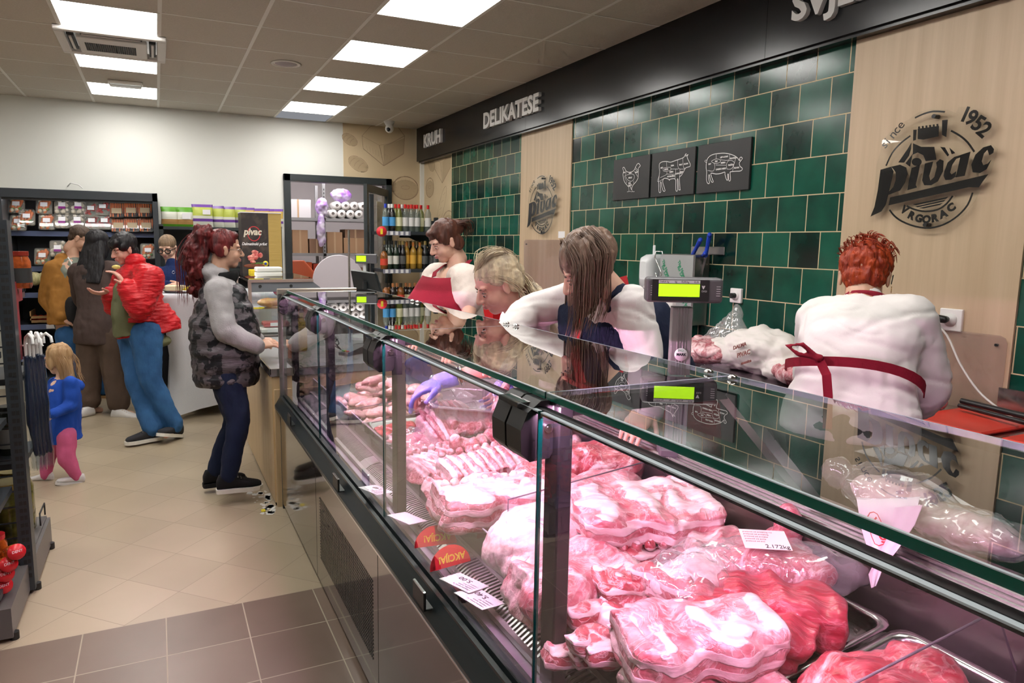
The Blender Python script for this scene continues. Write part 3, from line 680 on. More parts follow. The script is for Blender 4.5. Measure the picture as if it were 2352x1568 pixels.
def knob(o, p, r=.02, name='bone_end', m_=None):
    q = MB(); q.ell(p, r, 10)
    me = fused_mesh(name, q, .004, 1, ruff=(60, .002, (1, 1, 1))); me.materials.append(m_ or m_bone)
    b = bpy.data.objects.new(name, me); COL.objects.link(b); b.parent = o; return b
# nearest the viewer
o = piece('pork_slab', 'thick cut pork slab with dark cut face and white fat rim, nearest the viewer', slab_mb(.29, .17, .085, 3.5), 'belly', (.845, .885, .855), -.22, .12)
o = piece('pork_slab', 'pale sawn pork joint with round bone, lying under the thick slab', slab_mb(.27, .2, .09, 3), 'pork', (.84, .845, .765), -.18)
knob(o, (.07, -.095, .012), .022); knob(o, (-.05, -.098, .005), .014)
o = piece('beef_cut', 'deep red beef cut with fine silver skin, left of two by the thick slab', slab_mb(.23, .14, .10, 2.6), 'beef', (1.00, .925, .815), -.95, 0, .1)
o = piece('beef_cut', 'deep red beef cut with ragged edge, right of two by the thick slab', slab_mb(.23, .15, .10, 2.5), 'beef', (1.10, .93, .83), -.75, 0, .08)
q = MB(); q.ell((0, 0, 0), (.15, .12, .075), 20).ell((.06, .03, .02), (.09, .09, .06), 16).ell((-.05, .04, .025), (.07, .06, .04))
o = piece('beef_round', 'large round red beef piece with a fat-rimmed eye, in the bottom right corner', q, 'beeffat', (1.055, .66, .80), -.4, k=1.2)
q = MB(); q.ell((-.10, -.05, .045), (.045, .038, .012), 16); me = fused_mesh('eye_muscle', q, .005, 2, ruff=(40, .003, (1, 1, 1))); me.materials.append(MM['beef']); e_ = bpy.data.objects.new('eye_muscle', me); COL.objects.link(e_); e_.parent = o
# cut rib strips, one by one
S = [((.665, 1.04, .755), .23, .15), ((.70, 1.00, .762), .24, .18), ((.735, .975, .77), .24, .2), ((.69, .955, .80), .22, .16), ((.72, 1.075, .80), .20, .12), ((.655, .99, .80), .18, .2)]
for i, (p, L_, rz) in enumerate(S):
    piece('rib_strip', ['red rib strip, lowest of the cut strips behind the nearest glass post', 'red rib strip, second from the left among the cut strips', 'long red rib strip lying against the thick slab', 'short fat-striped rib strip on top of the other strips', 'rib strip at the back of the heap of strips, below the pale shoulder', 'rib strip poking out to the left at the front screen'][i],
          slab_mb(L_, .05, .045, 3), 'strip', (p[0]+.10, p[1]+.02, p[2]), rz-.35, 0, .04*(i % 3), k=.7, g='cut rib strips')
piece('pork_chunk', 'small dark red pork chunk with layered side, behind the rib strips', slab_mb(.16, .10, .065, 3), 'strip', (.885, 1.13, .825), -.12, k=.8)
piece('rib_strip', 'dark rib strip standing aslant against the bagged meat', slab_mb(.17, .035, .055, 3), 'strip', (.935, 1.045, .845), -1.05, 0, .12, k=.7, g='cut rib strips')
piece('pork_slab', 'flat pale fat slab lying between rib strips and thick slab', slab_mb(.2, .1, .035, 3), 'pale', (.86, 1.035, .805), -.6, k=.8)
# middle field
q = slab_mb(.27, .19, .12, 2.6); q.ell((-.08, -.04, .01), (.09, .08, .06)); q.ell((.07, .05, .02), (.09, .07, .055))
piece('pork_shoulder', 'big mottled pork shoulder behind the nearest glass post', q, 'pork', (.815, 1.235, .795), .05, k=1.1)
q = slab_mb(.36, .25, .085, 3.4, taper=.05)
o = piece('pork_belly', 'wide pale pork belly slab lying skin up in the middle of the counter', q, 'belly', (1.08, 1.345, .885), -.28, .10)
for k in range(7): knob(o, (-.09+k*.034, -.112, -.030), .015, 'rib_end', MM['strip'])
q = slab_mb(.33, .23, .05, 3, taper=.05)
piece('pork_belly', 'second belly slab with red layered side, under the wide pale slab', q, 'strip', (1.12, 1.305, .825), -.30, .06)
q = slab_mb(.26, .16, .08, 2.8); q.ell((.11, .02, .06), (.035, .03, .05)); q.ell((.10, .0, .09), (.028, .026, .03))
piece('pork_hock', 'pork hock with upright knuckle end, behind the bagged meat', q, 'pork', (1.20, 1.13, .84), -.45)
q = MB(); q.ell((0, 0, 0), (.155, .075, .07), 20).ell((.08, -.02, -.01), (.07, .06, .06)).ell((-.08, .02, .01), (.06, .05, .05))
piece('pork_neck', 'dark red marbled pork neck lying highest by the steel back', q, 'dark', (1.21, 1.74, .875), -.42)
q = MB(); q.ell((0, 0, 0), (.12, .08, .06), 18).ell((.07, -.02, .01), (.06, .05, .05)).ell((-.06, -.03, 0), (.07, .07, .05))
piece('pork_shoulder', 'pinkish pork shoulder in front of the dark marbled neck', q, 'pork', (1.13, 1.60, .845), -.35, k=1.1)
q = MB(); q.ell((0, 0, 0), (.09, .06, .05), 16).ell((.05, .02, .01), (.05, .04, .045))
piece('pork_chunk', 'rounded pork chunk between the dark neck and the wide belly slab', q, 'dark', (1.24, 1.54, .835), -.2)
q = MB(); q.ell((0, 0, 0), (.10, .07, .055), 16).ell((.06, .01, .0), (.05, .05, .05))
piece('pork_chunk', 'pink pork chunk touching the left end of the wide belly slab', q, 'pork', (.985, 1.515, .82), .3)
q = MB(); q.ell((0, 0, 0), (.15, .12, .09), 22).ell((-.06, -.06, -.02), (.09, .07, .06)).ell((.07, .05, .03), (.07, .06, .05))
piece('pork_ham', 'smooth pale ham with rind in front of the sawn loin', q, 'pale', (.835, 1.455, .80), .2)
q = slab_mb(.33, .2, .11, 3.3)
o = piece('pork_loin', 'long pork loin with sawn backbone along its top edge, second field from the viewer', q, 'belly', (.845, 1.73, .81), -.05, .05)
for k in range(9): knob(o, (-.13+k*.031, .04+.004*(k % 2), .052), .015, 'vertebra')
q = MB(); q.ell((0, 0, 0), (.07, .1, .05), 16).ell((.02, .06, .02), (.05, .05, .04))
piece('pork_knuckle', 'pale knuckle piece wedged between loin and ham', q, 'pale', (.975, 1.645, .81), .2)
def rack(L_, W_, H_, n_, arch=.0):
    q = slab_mb(L_, W_, H_, 2.6, bow=arch)
    for k in range(n_):
        x = -L_/2+L_*(k+.8)/(n_+.6)
        P = [V((x, -W_/2*.9+W_*.9*t, H_/2*.85+arch*(1-(2*x/L_)**2)+.012*sin(pi*t))) for t in (0, .3, .6, 1)]
        for a, b in zip(P, P[1:]): cap(q, a, .0075, b, .0075, 8)
    return q
def rackp(lab, L_, W_, H_, n_, p, rz, rx=0, arch=0, spine=True):
    o = piece('rib_rack', lab, rack(L_, W_, H_, n_, arch), 'rib', p, rz, rx, vox=.0055, k=.7, g='rib racks')
    if spine:
        for k in range(int(L_/.034)): knob(o, (-L_/2+.025+k*.033, W_/2-.012, H_/2+arch*.6+.004), .014, 'vertebra', MM['trim'])
    return o
rackp('rib rack with knobbly spine, nearest of the racks behind the second post', .32, .15, .07, 9, (.93, 1.945, .835), .12, .2)
rackp('rib rack lying lowest along the slatted grille', .26, .17, .06, 8, (.835, 2.12, .80), .35, .1)
rackp('pale rib rack at the grille, right beyond the second glass post', .24, .14, .05, 7, (.84, 1.93, .79), .3, .15, spine=False)
rackp('arched open rib cage with bare white ribs, highest in the far heap', .23, .19, .05, 10, (.985, 2.38, .85), .25, .5, .045, spine=False)
for i, (p, rz, lab) in enumerate((((1.09, 2.27, .875), -.3, 'long knotty neck bone lying across the rib cage'), ((1.18, 2.05, .865), -.5, 'meaty backbone piece beside the rear lining'), ((1.03, 2.12, .865), -.1, 'backbone piece between the rib cage and the rib rack'))):
    q = MB()
    for k in range(9): q.ell((-.13+k*.032, .012*sin(k*2.1), .008*cos(k*1.7)), (.026, .034+.01*(k % 2), .026+.006*((k+1) % 2)), 10)
    piece('neck_bone', lab, q, 'trim', p, rz, k=.9, g='neck bones')
for i, (p, s, rz, mt) in enumerate((((1.10, 1.90, .835), .085, .5, 'trim'), ((1.02, 1.80, .825), .08, 1.2, 'trim'), ((1.22, 1.92, .845), .075, .2, 'pork'), ((1.17, 1.82, .83), .07, 1.9, 'dark'), ((1.08, 1.72, .83), .07, .1, 'pork'), ((1.25, 2.12, .84), .07, .1, 'pork'))):
    q = MB(); q.ell((0, 0, 0), (s, s*.75, s*.6), 16).ell((s*.6, s*.2, .01), (s*.5, s*.5, s*.4)).ell((-s*.5, -s*.3, .005), (s*.55, s*.45, s*.45)).ell((0, s*.5, .02), (s*.4, s*.35, s*.3))
    piece('pork_trimming', ['ragged red trimming in the middle of the far heap', 'ragged trimming in front of the rib rack spine', 'pink trimming by the steel back', 'dark trimming left of the marbled neck', 'pink trimming below the dark neck', 'pale trimming farthest back by the steel lining'][i], q, mt, p, rz, k=1.5, g='pork trimmings')
# ---- bags over meat
m_film = glass('clear_film', (.97, .95, .96), 2.2, .08, milky=.10, mcol=(.95, .9, .93))
def crumple(mb, vox, amt=.012, sc_=22): return fused_mesh('film', mb, vox, 1, ruff=(sc_, amt, (1, 1, 1)), fold=[(55, amt*.45, (1, .5, 1))])
t = thing('bagged_meat', (1.0, 1.07, .83), 'meat in a shiny crumpled clear bag behind the thick slab', 'bagged meat', 'meat packed in clear bags')
q = MB(); q.ell((.995, 1.075, .845), (.10, .07, .045), 16).ell((1.05, 1.10, .85), (.07, .06, .04)); o = fused('contents', q, MM['pale'], .007, 2, t, **ruffs(1))
q = MB(); q.ell((.995, 1.07, .852), (.115, .085, .055), 16).ell((1.05, 1.10, .86), (.09, .07, .045)).ell((.95, .995, .85), (.06, .04, .03)); me = crumple(q, .009); me.materials.append(m_film); link('bag', me, t)
t = thing('bagged_meat', (1.17, 1.02, .85), 'vacuum packed red meat with a pale weight label on top', 'bagged meat', 'meat packed in clear bags')
q = MB(); loft(q, [((1.08+.2*u, 1.075-.11*u, .862), (0, .07*(1-abs(2*u-1)**3*.6), 0), (0, 0, .042*(1-abs(2*u-1)**3*.6))) for u in [i/8 for i in range(9)]], 20, 2.4); fused('contents', q, MM['dark'], .007, 2, t, **ruffs(.8))
q = MB(); loft(q, [((1.05+.28*u, 1.09-.155*u, .865), (0, .082*(1-abs(2*u-1)**3*.5), 0), (0, 0, .052*(1-abs(2*u-1)**4*.6))) for u in [i/8 for i in range(9)]], 20, 2.6); me = crumple(q, .009, .008); me.materials.append(m_film); link('bag', me, t)
T = Matrix.Translation((1.155, 1.025, .926)) @ Matrix.Rotation(-.55, 4, 'Z') @ Matrix.Rotation(.25, 4, 'X')
q = MB(); q.box((-.048, -.032, 0), (.048, .032, .0012), mtx=T); q.build('label', M('label_pink', (.85, .72, .70), .5), t)
text('2.172kg', 'weight', .016, m_ink, T @ V((-.005, -.028, .0016)), T.to_3x3() @ V((1, 0, 0)), T.to_3x3() @ V((0, 1, 0)), .0005, t)
for i in range(5): text('proizvod od svinjskog mesa'[:24-i*2], 'small_print', .006, M('faint_ink2', (.5, .3, .3), .6), T @ V((-.042, .022-i*.008, .0016)), T.to_3x3() @ V((1, 0, 0)), T.to_3x3() @ V((0, 1, 0)), .0004, t)
t = thing('bagged_meat', (.83, 2.34, .80), 'pink meat in a thin knotted clear bag beside the air grille', 'bagged meat', 'meat packed in clear bags')
q = MB(); q.ell((.85, 2.36, .80), (.09, .09, .05)).ell((.82, 2.27, .78), (.06, .08, .04)); fused('contents', q, MM['pork'], .008, 2, t, **ruffs(1.2))
q = MB(); q.ell((.85, 2.36, .805), (.105, .11, .062)).ell((.81, 2.26, .79), (.07, .09, .045)).ell((.79, 2.46, .80), (.04, .05, .03)); me = crumple(q, .010); me.materials.append(m_film); link('bag', me, t)
# ---- chicken pieces, one by one
kinds = []
def drum():
    q = MB(); cap(q, (-.045, 0, 0), .034, (.01, 0, 0), .022, 12); cap(q, (.0, 0, 0), .016, (.06, .004, 0), .010, 10); q.ell((.064, .004, 0), .014, 8); return q
def thigh():
    q = MB(); q.ell((0, 0, 0), (.05, .036, .024), 14).ell((.03, .012, .006), (.03, .026, .018)); cap(q, (-.02, 0, 0), .016, (-.058, -.01, 0), .011, 8); return q
def wing():
    q = MB(); cap(q, (-.05, 0, 0), .017, (0, .02, 0), .013, 10); cap(q, (0, .02, 0), .012, (.045, -.005, 0), .009, 8); cap(q, (.045, -.005, 0), .008, (.07, .004, 0), .004, 8); q.ell((0, .008, 0), (.03, .016, .006)); return q
def breast():
    q = MB(); q.ell((0, 0, 0), (.065, .045, .026), 14).ell((-.03, 0, .003), (.04, .04, .022)); return q
protos = []
for nm, fn in (('drumstick', drum), ('chicken_thigh', thigh), ('chicken_wing', wing), ('chicken_breast', breast)):
    me = fused_mesh(nm, fn(), .005, 2, ruff=(30, .004, (1, 1, 1))); me.materials.append(MM['chick']); protos.append((nm, me))
random.seed(11)
n_ = 0
for lay, (cnt, z) in enumerate(((26, .765), (22, .80), (14, .84), (6, .875))):
    for k in range(cnt):
        nm, me = protos[random.choice((0, 1, 1, 2, 1, 3))]
        sp = 1-lay*.17
        X = 1.0+(random.random()-.5)*.40*sp; Y = 3.12+(random.random()-.5)*.62*sp
        o = bpy.data.objects.new(nm, me); COL.objects.link(o)
        place(o, (X, Y, z+.03*(X-1)), random.uniform(0, 6.28), random.uniform(-.4, .4), random.uniform(-.4, .4))
        tag(o, 'raw pale %s in the chicken heap at the far end of the counter' % nm.replace('_', ' '), 'chicken', 'raw %ss in the far heap' % nm.replace('_', ' '))
# a steel tray of giblets
t = thing('steel_tray', (.87, 2.62, .75), 'dark steel tray of red giblets at the foot of the chicken heap', 'tray')
def open_tray(name, c, L_, W_, H_, mt, parent, rz=0, r=.03, wall=.003, flare=.012, rot=None):
    T = Matrix.Translation(c) @ (rot or Matrix.Rotation(rz, 4, 'Z'))
    def rr(a, b, z, r=r):
        P = []
        for cx_, cy2, s in ((a-r, b-r, 0), (-a+r, b-r, 1), (-a+r, -b+r, 2), (a-r, -b+r, 3)):
            for k in range(5):
                t_ = s*pi/2+k*pi/8; P.append(T @ V((cx_+r*cos(t_), cy2+r*sin(t_), z)))
        return P
    a, b = L_/2, W_/2; q = MB()
    q.rings([rr(a-flare, b-flare, 0), rr(a, b, H_), rr(a+.010, b+.010, H_), rr(a+.010, b+.010, H_+.003), rr(a-wall, b-wall, H_+.003), rr(a-flare-wall, b-flare-wall, wall)], caps=True)
    return q.build(name, mt, parent)
open_tray('basin', (.90, 2.64, .715), .26, .34, .07, m_steel2, t, rz=pi/2*0, r=.02)
random.seed(5)
gm = []
for k in range(3):
    q = MB(); q.ell((0, 0, 0), (.035, .022, .016), 12).ell((.02, .01, .004), (.02, .018, .014)); me = fused_mesh('giblet', q, .005, 2, ruff=(30, .004, (1, 1, 1))); me.materials.append(MM['gib']); gm.append(me)
for k in range(18):
    o = bpy.data.objects.new('giblet', gm[k % 3]); COL.objects.link(o); place(o, (.90+random.uniform(-.09, .09), 2.64+random.uniform(-.12, .12), .755+random.uniform(0, .022)), random.uniform(0, 6), random.uniform(-.3, .3))
    tag(o, 'glossy dark red giblet in the steel tray below the chicken heap', 'giblet', 'giblets in the steel tray')
q = MB()
for k in range(2):
    t = thing('plastic_tub', (1.17-k*.01, 2.98-.24*k, .76), ['clear plastic tub standing behind the chicken heap', 'clear plastic tub of pink poultry meat beside the giblet tray'][k], 'tub', 'clear plastic tubs')
    open_tray('shell', (1.17, 2.93-.27*k, .765), .25, .20, .085, glass('tub_plastic', (.95, .93, .95), 1.8, .1, milky=.12, mcol=(.9, .85, .88)) if k == 0 else bpy.data.materials['tub_plastic'], t)
    if k:
        q = MB(); q.ell((1.17, 2.66, .80), (.10, .08, .035), 14).ell((1.13, 2.69, .815), (.05, .05, .03)); fused('contents', q, MM['chick'], .007, 2, t, **ruffs(1))
# ================================================================ PEOPLE
def skin_m(name, c, c2): return mat(name, c, .48, noise_=(14, c2, (1, 1, 1), .35, .75), sub=.12)
SK1 = skin_m('skin_light', (.66, .40, .29), (.72, .44, .33)); SK2 = skin_m('skin_tan', (.56, .31, .21), (.62, .36, .25)); SK3 = skin_m('skin_rosy', (.68, .37, .29), (.62, .30, .23))
def hair_m(name, c, c2, sc_=40): return mat(name, c, .42, noise_=(sc_, c2, (1, 1, .12), .35, .65), bump=(sc_*1.6, .6, (1, 1, .1)), spec=.3)
def cloth(name, c, c2=None, scale=6, rough=.85, bump=(160, .15, (1, 1, 1)), lo=.35, hi=.65): return mat(name, c, rough, noise_=(scale, c2 or tuple(x*.82 for x in c), (1, 1, 1), lo, hi), bump=bump, spec=.25)
EYEW = M('eye_white', (.8, .78, .75), .15); IRIS = M('iris', (.08, .05, .03), .1); LIP = M('lips', (.50, .17, .16), .4)
class Fr:   # a local frame: right, forward, up
    def __init__(s, o, f, u=(0, 0, 1), k=1.0):
        s.o = V(o); s.f = V(f).normalized(); u = V(u); s.r = s.f.cross(u).normalized(); s.u = s.r.cross(s.f).normalized(); s.k = k
        s.m = Matrix(((s.r.x, s.f.x, s.u.x), (s.r.y, s.f.y, s.u.y), (s.r.z, s.f.z, s.u.z)))
    def p(s, x, y, z): return s.o+s.m @ V((x, y, z))*s.k
    def ell(s, q, c, r, n=14):
        k = s.k; return q.ell(s.p(*c), tuple(a*k for a in r), n, 0, s.m.to_4x4())
    def cap(s, q, a, ra, b, rb, n=10): return cap(q, s.p(*a), ra*s.k, s.p(*b), rb*s.k, n)
def head_mb(h, jaw=1.0, full=1.0):
    q = MB()
    h.ell(q, (0, -.012, .035), (.074, .092, .080), 20); h.ell(q, (0, .020, -.025), (.061*full, .064, .076), 18); h.ell(q, (0, .040, -.078), (.036*jaw, .036, .030)); h.ell(q, (0, .005, -.06), (.052*full*jaw, .055, .045))
    for s in (-1, 1):
        h.ell(q, (s*.036, .048, -.032), (.026*full, .028, .030)); h.ell(q, (s*.030, .066, .026), (.024, .014, .010)); h.ell(q, (s*.011, .090, -.030), (.010, .011, .008), 8)
        h.ell(q, (s*.075, -.008, -.006), (.008, .017, .030)); h.ell(q, (s*.078, -.012, .012), (.008, .015, .014), 10); h.ell(q, (s*.032, .071, .001), (.0155, .010, .0085), 10)
    h.cap(q, (0, .078, .012), .009, (0, .101, -.024), .0115); h.ell(q, (0, .100, -.028), (.013, .012, .010), 10)
    h.ell(q, (0, .078, -.052), (.024, .014, .006), 10); h.ell(q, (0, .076, -.062), (.020, .014, .007), 10); h.ell(q, (0, .052, -.092), (.020, .018, .014), 10)
    h.cap(q, (0, -.018, -.04), .055, (0, -.035, -.12), .056, 14)
    return q
def hand_mb(wr, d, pn, side, curl=.35, s=1.0, spread=0.0, thumb=.7):
    """d: towards the fingers, pn: palm normal, side: towards the thumb"""
    d, pn = V(d).normalized(), V(pn); pn = (pn-d*pn.dot(d)).normalized(); sd = V(side); sd = (sd-d*sd.dot(d)-pn*sd.dot(pn)).normalized()
    wr = V(wr); q = MB()
    loft(q, [(wr-d*.02*s, sd*.026*s, pn*.019*s), (wr+d*.01*s, sd*.028*s, pn*.018*s), (wr+d*.04*s, sd*.039*s, pn*.016*s), (wr+d*.075*s, sd*.042*s, pn*.014*s), (wr+d*.088*s, sd*.038*s, pn*.010*s)], 16, 2.6)
    q.ell(wr+d*.035*s+sd*.024*s+pn*.008*s, .019*s, 10)
    for i, (off, ln) in enumerate(((.031, .92), (.0105, 1.0), (-.0105, .95), (-.031, .76))):
        p = wr+d*.082*s+sd*off*s; dd = (d+sd*off*spread*6).normalized(); c = curl*(1+.12*i)
        for k, (l_, r_) in enumerate(((.042, .0088), (.026, .0078), (.021, .0068))):
            ang = c*(.6 if k == 0 else 1.0)
            dd = (dd*cos(ang)+pn*sin(ang)).normalized()
            e = p+dd*l_*ln*s; cap(q, p, r_*s, e, r_*.92*s, 8); 
            pn_l = pn; p = e
    p = wr+d*.025*s+sd*.030*s+pn*.006*s; dd = (sd*thumb+d*.75+pn*.25).normalized()
    e = p+dd*.036*s; cap(q, p, .0125*s, e, .0098*s, 8); dd2 = (dd+d*.35+pn*.35*curl).normalized(); cap(q, e, .0098*s, e+dd2*.03*s, .0082*s, 8)
    return q
def join_mesh(name, meshes, m_):
    bm = bmesh.new()
    for me in meshes: bm.from_mesh(me)
    out = bpy.data.meshes.new(name); bm.to_mesh(out); bm.free()
    for me in meshes: bpy.data.meshes.remove(me)
    out.materials.append(m_); out.polygons.foreach_set('use_smooth', [True]*len(out.polygons)); return out
def leg_joints(hip, knee, ank): return [V(hip), V(knee), V(ank)]
def fig(label, J, skin, k=1.0, w=1.0, jaw=1.0, full=1.0, brow=(.1, .06, .04), face=True, sex='f', lipc=None):
    """J: pel, chest, neck, head, hf (head forward), hu (head up), rc / rh (right vectors), and per side sh, el, wr, hand=(d, pn, side, curl), hip, kn, an, ft"""
    t = thing('person', (J['pel'][0], J['pel'][1], 0), label, 'person')
    h = Fr(J['head'], J['hf'], J.get('hu', (0, 0, 1)), k)
    rc, rh = V(J['rc']).normalized(), V(J['rh']).normalized()
    pel, chest, neck = V(J['pel']), V(J['chest']), V(J['neck'])
    up = (chest-pel).normalized(); fc = up.cross(rc).normalized()*1; fh = V((0, 0, 1)).cross(rh).normalized()
    J['fc'], J['fh'], J['up'] = fc, fh, up
    q = MB()
    tor(q, J, w, 0, k)
    cap(q, neck-up*.02, .056*k, h.p(0, -.03, -.075), .052*k, 16)
    for s in 'LR':
        if 'sh'+s not in J: continue
        sh, el, wr = V(J['sh'+s]), V(J['el'+s]), V(J['wr'+s])
        q.ell(sh, .052*k*w, 12); cap(q, sh, .047*k*w, el, .036*k*w); cap(q, el, .037*k*w, wr, .025*k, 12)
    for s in 'LR':
        if 'hip'+s in J:
            hp, kn, an = V(J['hip'+s]), V(J['kn'+s]), V(J['an'+s])
            cap(q, hp, .080*k*w, kn, .052*k); cap(q, kn, .052*k, an, .036*k)
            f = V(J['ft'+s]).normalized(); cap(q, an-V((0, 0, .02)), .032*k, an+f*.10*k-V((0, 0, .045*k)), .028*k)
    ms = [fused_mesh('b', q, .0095, 3), fused_mesh('h', head_mb(h, jaw, full), .0042*k, 3)]
    for s in 'LR':
        if 'hand'+s in J:
            d, pn, sd, cu = J['hand'+s][:4]; ms.append(fused_mesh('hd', hand_mb(J['wr'+s], d, pn, sd, cu, k*(1.0 if sex == 'f' else 1.08)), .0034, 2))
    b = link('body', join_mesh('body', ms, skin), t)
    if face:
        for s in (-1, 1):
            q = MB(); h.ell(q, (s*.031, .0675, .000), (.0125, .0125, .0105), 12); e = q.build('eye', EYEW, t)
            q = MB(); gz = J.get('gaze', -.002); h.ell(q, (s*.031, .0765, gz), (.0052, .0045, .0052), 10); q.build('iris', IRIS, e)
            q = MB(); h.cap(q, (s*.014, .079, .020), .0032, (s*.034, .077, .025), .0034, 6); h.cap(q, (s*.034, .077, .025), .0034, (s*.050, .064, .019), .002, 6); q.build('eyebrow', M('brow_%.2f' % brow[0], brow, .7), t)
            q = MB(); h.cap(q, (s*.019, .0775, .0055), .0018, (s*.032, .0805, .0085), .0022, 6); h.cap(q, (s*.032, .0805, .0085), .0022, (s*.045, .070, .004), .0018, 6); q.build('eyelid', M('lash', (.09, .05, .04), .6), t)
        q = MB(); h.ell(q, (0, .0835, -.0525), (.0215, .0095, .0045), 10); h.ell(q, (0, .0825, -.061), (.018, .010, .0055), 10); q.build('lips', lipc or LIP, t)
    return t, h
def tor(q, J, w, g, k, low=-.10, top=True, belly=1.0, hem=0, bust=0):
    """torso skin (g=0) or garment (g>0); low: where it starts below the pelvis"""
    pel, chest, neck, rc, rh, fc, fh, up = V(J['pel']), V(J['chest']), V(J['neck']), V(J['rc']).normalized(), V(J['rh']).normalized(), J['fc'], J['fh'], J['up']
    def L(a, b, t): return a+(b-a)*t
    R = []
    if low < 0: R.append((pel+V((0, 0, low*k)), rh*(.165*w*k+g+hem), fh*(.115*w*k+g+hem)))
    if low < -.15: R.append((pel+V((0, 0, -.10*k)), rh*(.172*w*k+g+hem*.6), fh*(.12*w*k+g+hem*.6)))
    R += [(pel, rh*(.168*w*k+g), fh*(.118*w*k*belly+g)),
          (L(pel, chest, .30), (rh+rc)/2*(.148*w*k+g), (fh+fc)/2*(.108*w*k*belly+g)),
          (L(pel, chest, .62), rc*(.142*w*k+g), fc*(.105*w*k*belly+g)),
          (chest, rc*(.155*w*k+g), fc*(.110*w*k+g)),
          (L(chest, neck, .45), rc*(.158*w*k+g), fc*(.098*w*k+g)),
          (L(chest, neck, .75), rc*(.135*w*k+g), fc*(.078*w*k+g))]
    if top: R.append((L(chest, neck, .98), rc*(.065*k+g*.6), fc*(.062*k+g*.6)))
    loft(q, R, 22, 2.3)
    if bust:
        for s in (-1, 1): q.ell(chest+rc*s*.07*k+fc*(.085*w*k+g)-up*.02, bust*k, 14)
    return q
def sleeve(q, J, s, w, g, k, cuff=None, short=0, r0=.058, r1=.047, r2=.036):
    sh, el, wr = V(J['sh'+s]), V(J['el'+s]), V(J['wr'+s]); ce = V(J['chest'])
    inn = sh+(V(J['neck'])-sh)*.45+J['up']*-.03
    cap(q, inn, r0*w*k+g, sh, r0*w*k+g)
    if short: cap(q, sh, r0*w*k+g, sh+(el-sh)*short, r0*w*k*.92+g); return
    cap(q, sh, r0*w*k+g, el, r1*w*k+g); e = el+(wr-el)*(cuff or .92); cap(q, el, r1*w*k+g, e, r2*k+g)
def leg(q, J, s, w, g, k, r0=.088, r1=.062, r2=.05, end=1.0):
    hp, kn, an = V(J['hip'+s]), V(J['kn'+s]), V(J['an'+s])
    cap(q, hp, r0*w*k+g, kn, r1*k+g); cap(q, kn, r1*k+g, kn+(an-kn)*end, r2*k+g)
def shoe(t, an, f, up_m, sole_m, k=1.0, tilt=0, name='shoe', L_=.25):
    f = V(f); f.z = 0; f = f.normalized(); F = Fr((an[0], an[1], an[2]-.085*k), (f.x*cos(tilt), f.y*cos(tilt), sin(tilt)), (0, 0, 1), k)
    q = MB(); R = []
    for y, w_, h_ in ((-.065, .026, .05), (-.05, .034, .085), (-.01, .037, .088), (.04, .036, .075), (.08, .042, .055), (.13, .043, .040), (.165, .034, .032), (.182, .018, .022)):
        R.append((F.p(0, y, .020+h_/2), F.r*w_*k, F.u*h_/2*k))
    loft(q, R, 16, 2.4); s_ = fused(name, q, up_m, .006*k, 2, t)
    q = MB(); out = [(-.068, .02), (-.06, .032), (-.02, .038), (.04, .038), (.09, .045), (.135, .045), (.172, .034), (.19, .012)]
    poly = [F.p(x, y, 0) for y, x in out]+[F.p(-x, y, 0) for y, x in out[::-1]]
    q.rings([[p+F.u*z for p in poly] for z in (0, .024*k)], sm=False); q.build('sole', sole_m, s_, bevel=.004)
    q = MB()
    for i in range(5): q.cyl(F.p(-.018, .035+i*.017, .093-i*.008), F.p(.018, .035+i*.017, .093-i*.008), .0028*k, 5)
    q.build('laces', sole_m, s_)
    return s_
def stand(J, k=1.0, dx=0, z0=0):
    """legs straight down for someone behind the counters"""
    pel, rh = V(J['pel']), V(J['rh']).normalized(); f = V((0, 0, 1)).cross(rh).normalized()
    J.setdefault('fh', f)
    for s, g in (('L', -1), ('R', 1)):
        hp = pel+rh*g*.085*k-V((0, 0, .05)); J['hip'+s] = hp; J['kn'+s] = V((hp.x+f.x*.02, hp.y+f.y*.02, .48*k)); J['an'+s] = V((hp.x, hp.y, .085*k)); J['ft'+s] = tuple(f)
def strands(name, paths, r, m_, parent, jit=.01, n=30, seed=3):
    """loose locks of hair following the given guide paths"""
    rnd = random.Random(seed); q = MB()
    for i in range(n):
        a = rnd.choice(paths); j = V((rnd.uniform(-jit, jit), rnd.uniform(-jit, jit), rnd.uniform(-jit, jit))); P = []
        for u, p in enumerate(a): P.append(V(p)+j*(1+u*.25)+V((rnd.uniform(-.3, .3), rnd.uniform(-.3, .3), rnd.uniform(-.3, .3)))*jit)
        # smooth the guide with a quick Catmull pass
        S = []
        for u in range(len(P)-1):
            p0, p1, p2, p3 = P[max(u-1, 0)], P[u], P[u+1], P[min(u+2, len(P)-1)]
            for tt in (0, .33, .66): S.append(.5*((2*p1)+(p2-p0)*tt+(2*p0-5*p1+4*p2-p3)*tt*tt+(3*p1-p0-3*p2+p3)*tt**3))
        S.append(P[-1]); N_ = len(S)
        q.tube(S, r*rnd.uniform(.6, 1.2), 4, 0, [max(.15, sin(pi*(.15+.85*u/(N_-1)))**.5 if u < N_-1 else .1) for u in range(N_)])
    return q.build(name, m_, parent)
def atd(x, y, D): return CAM+_ray(x, y)*D      # a point D metres in front of the lens, along its axis
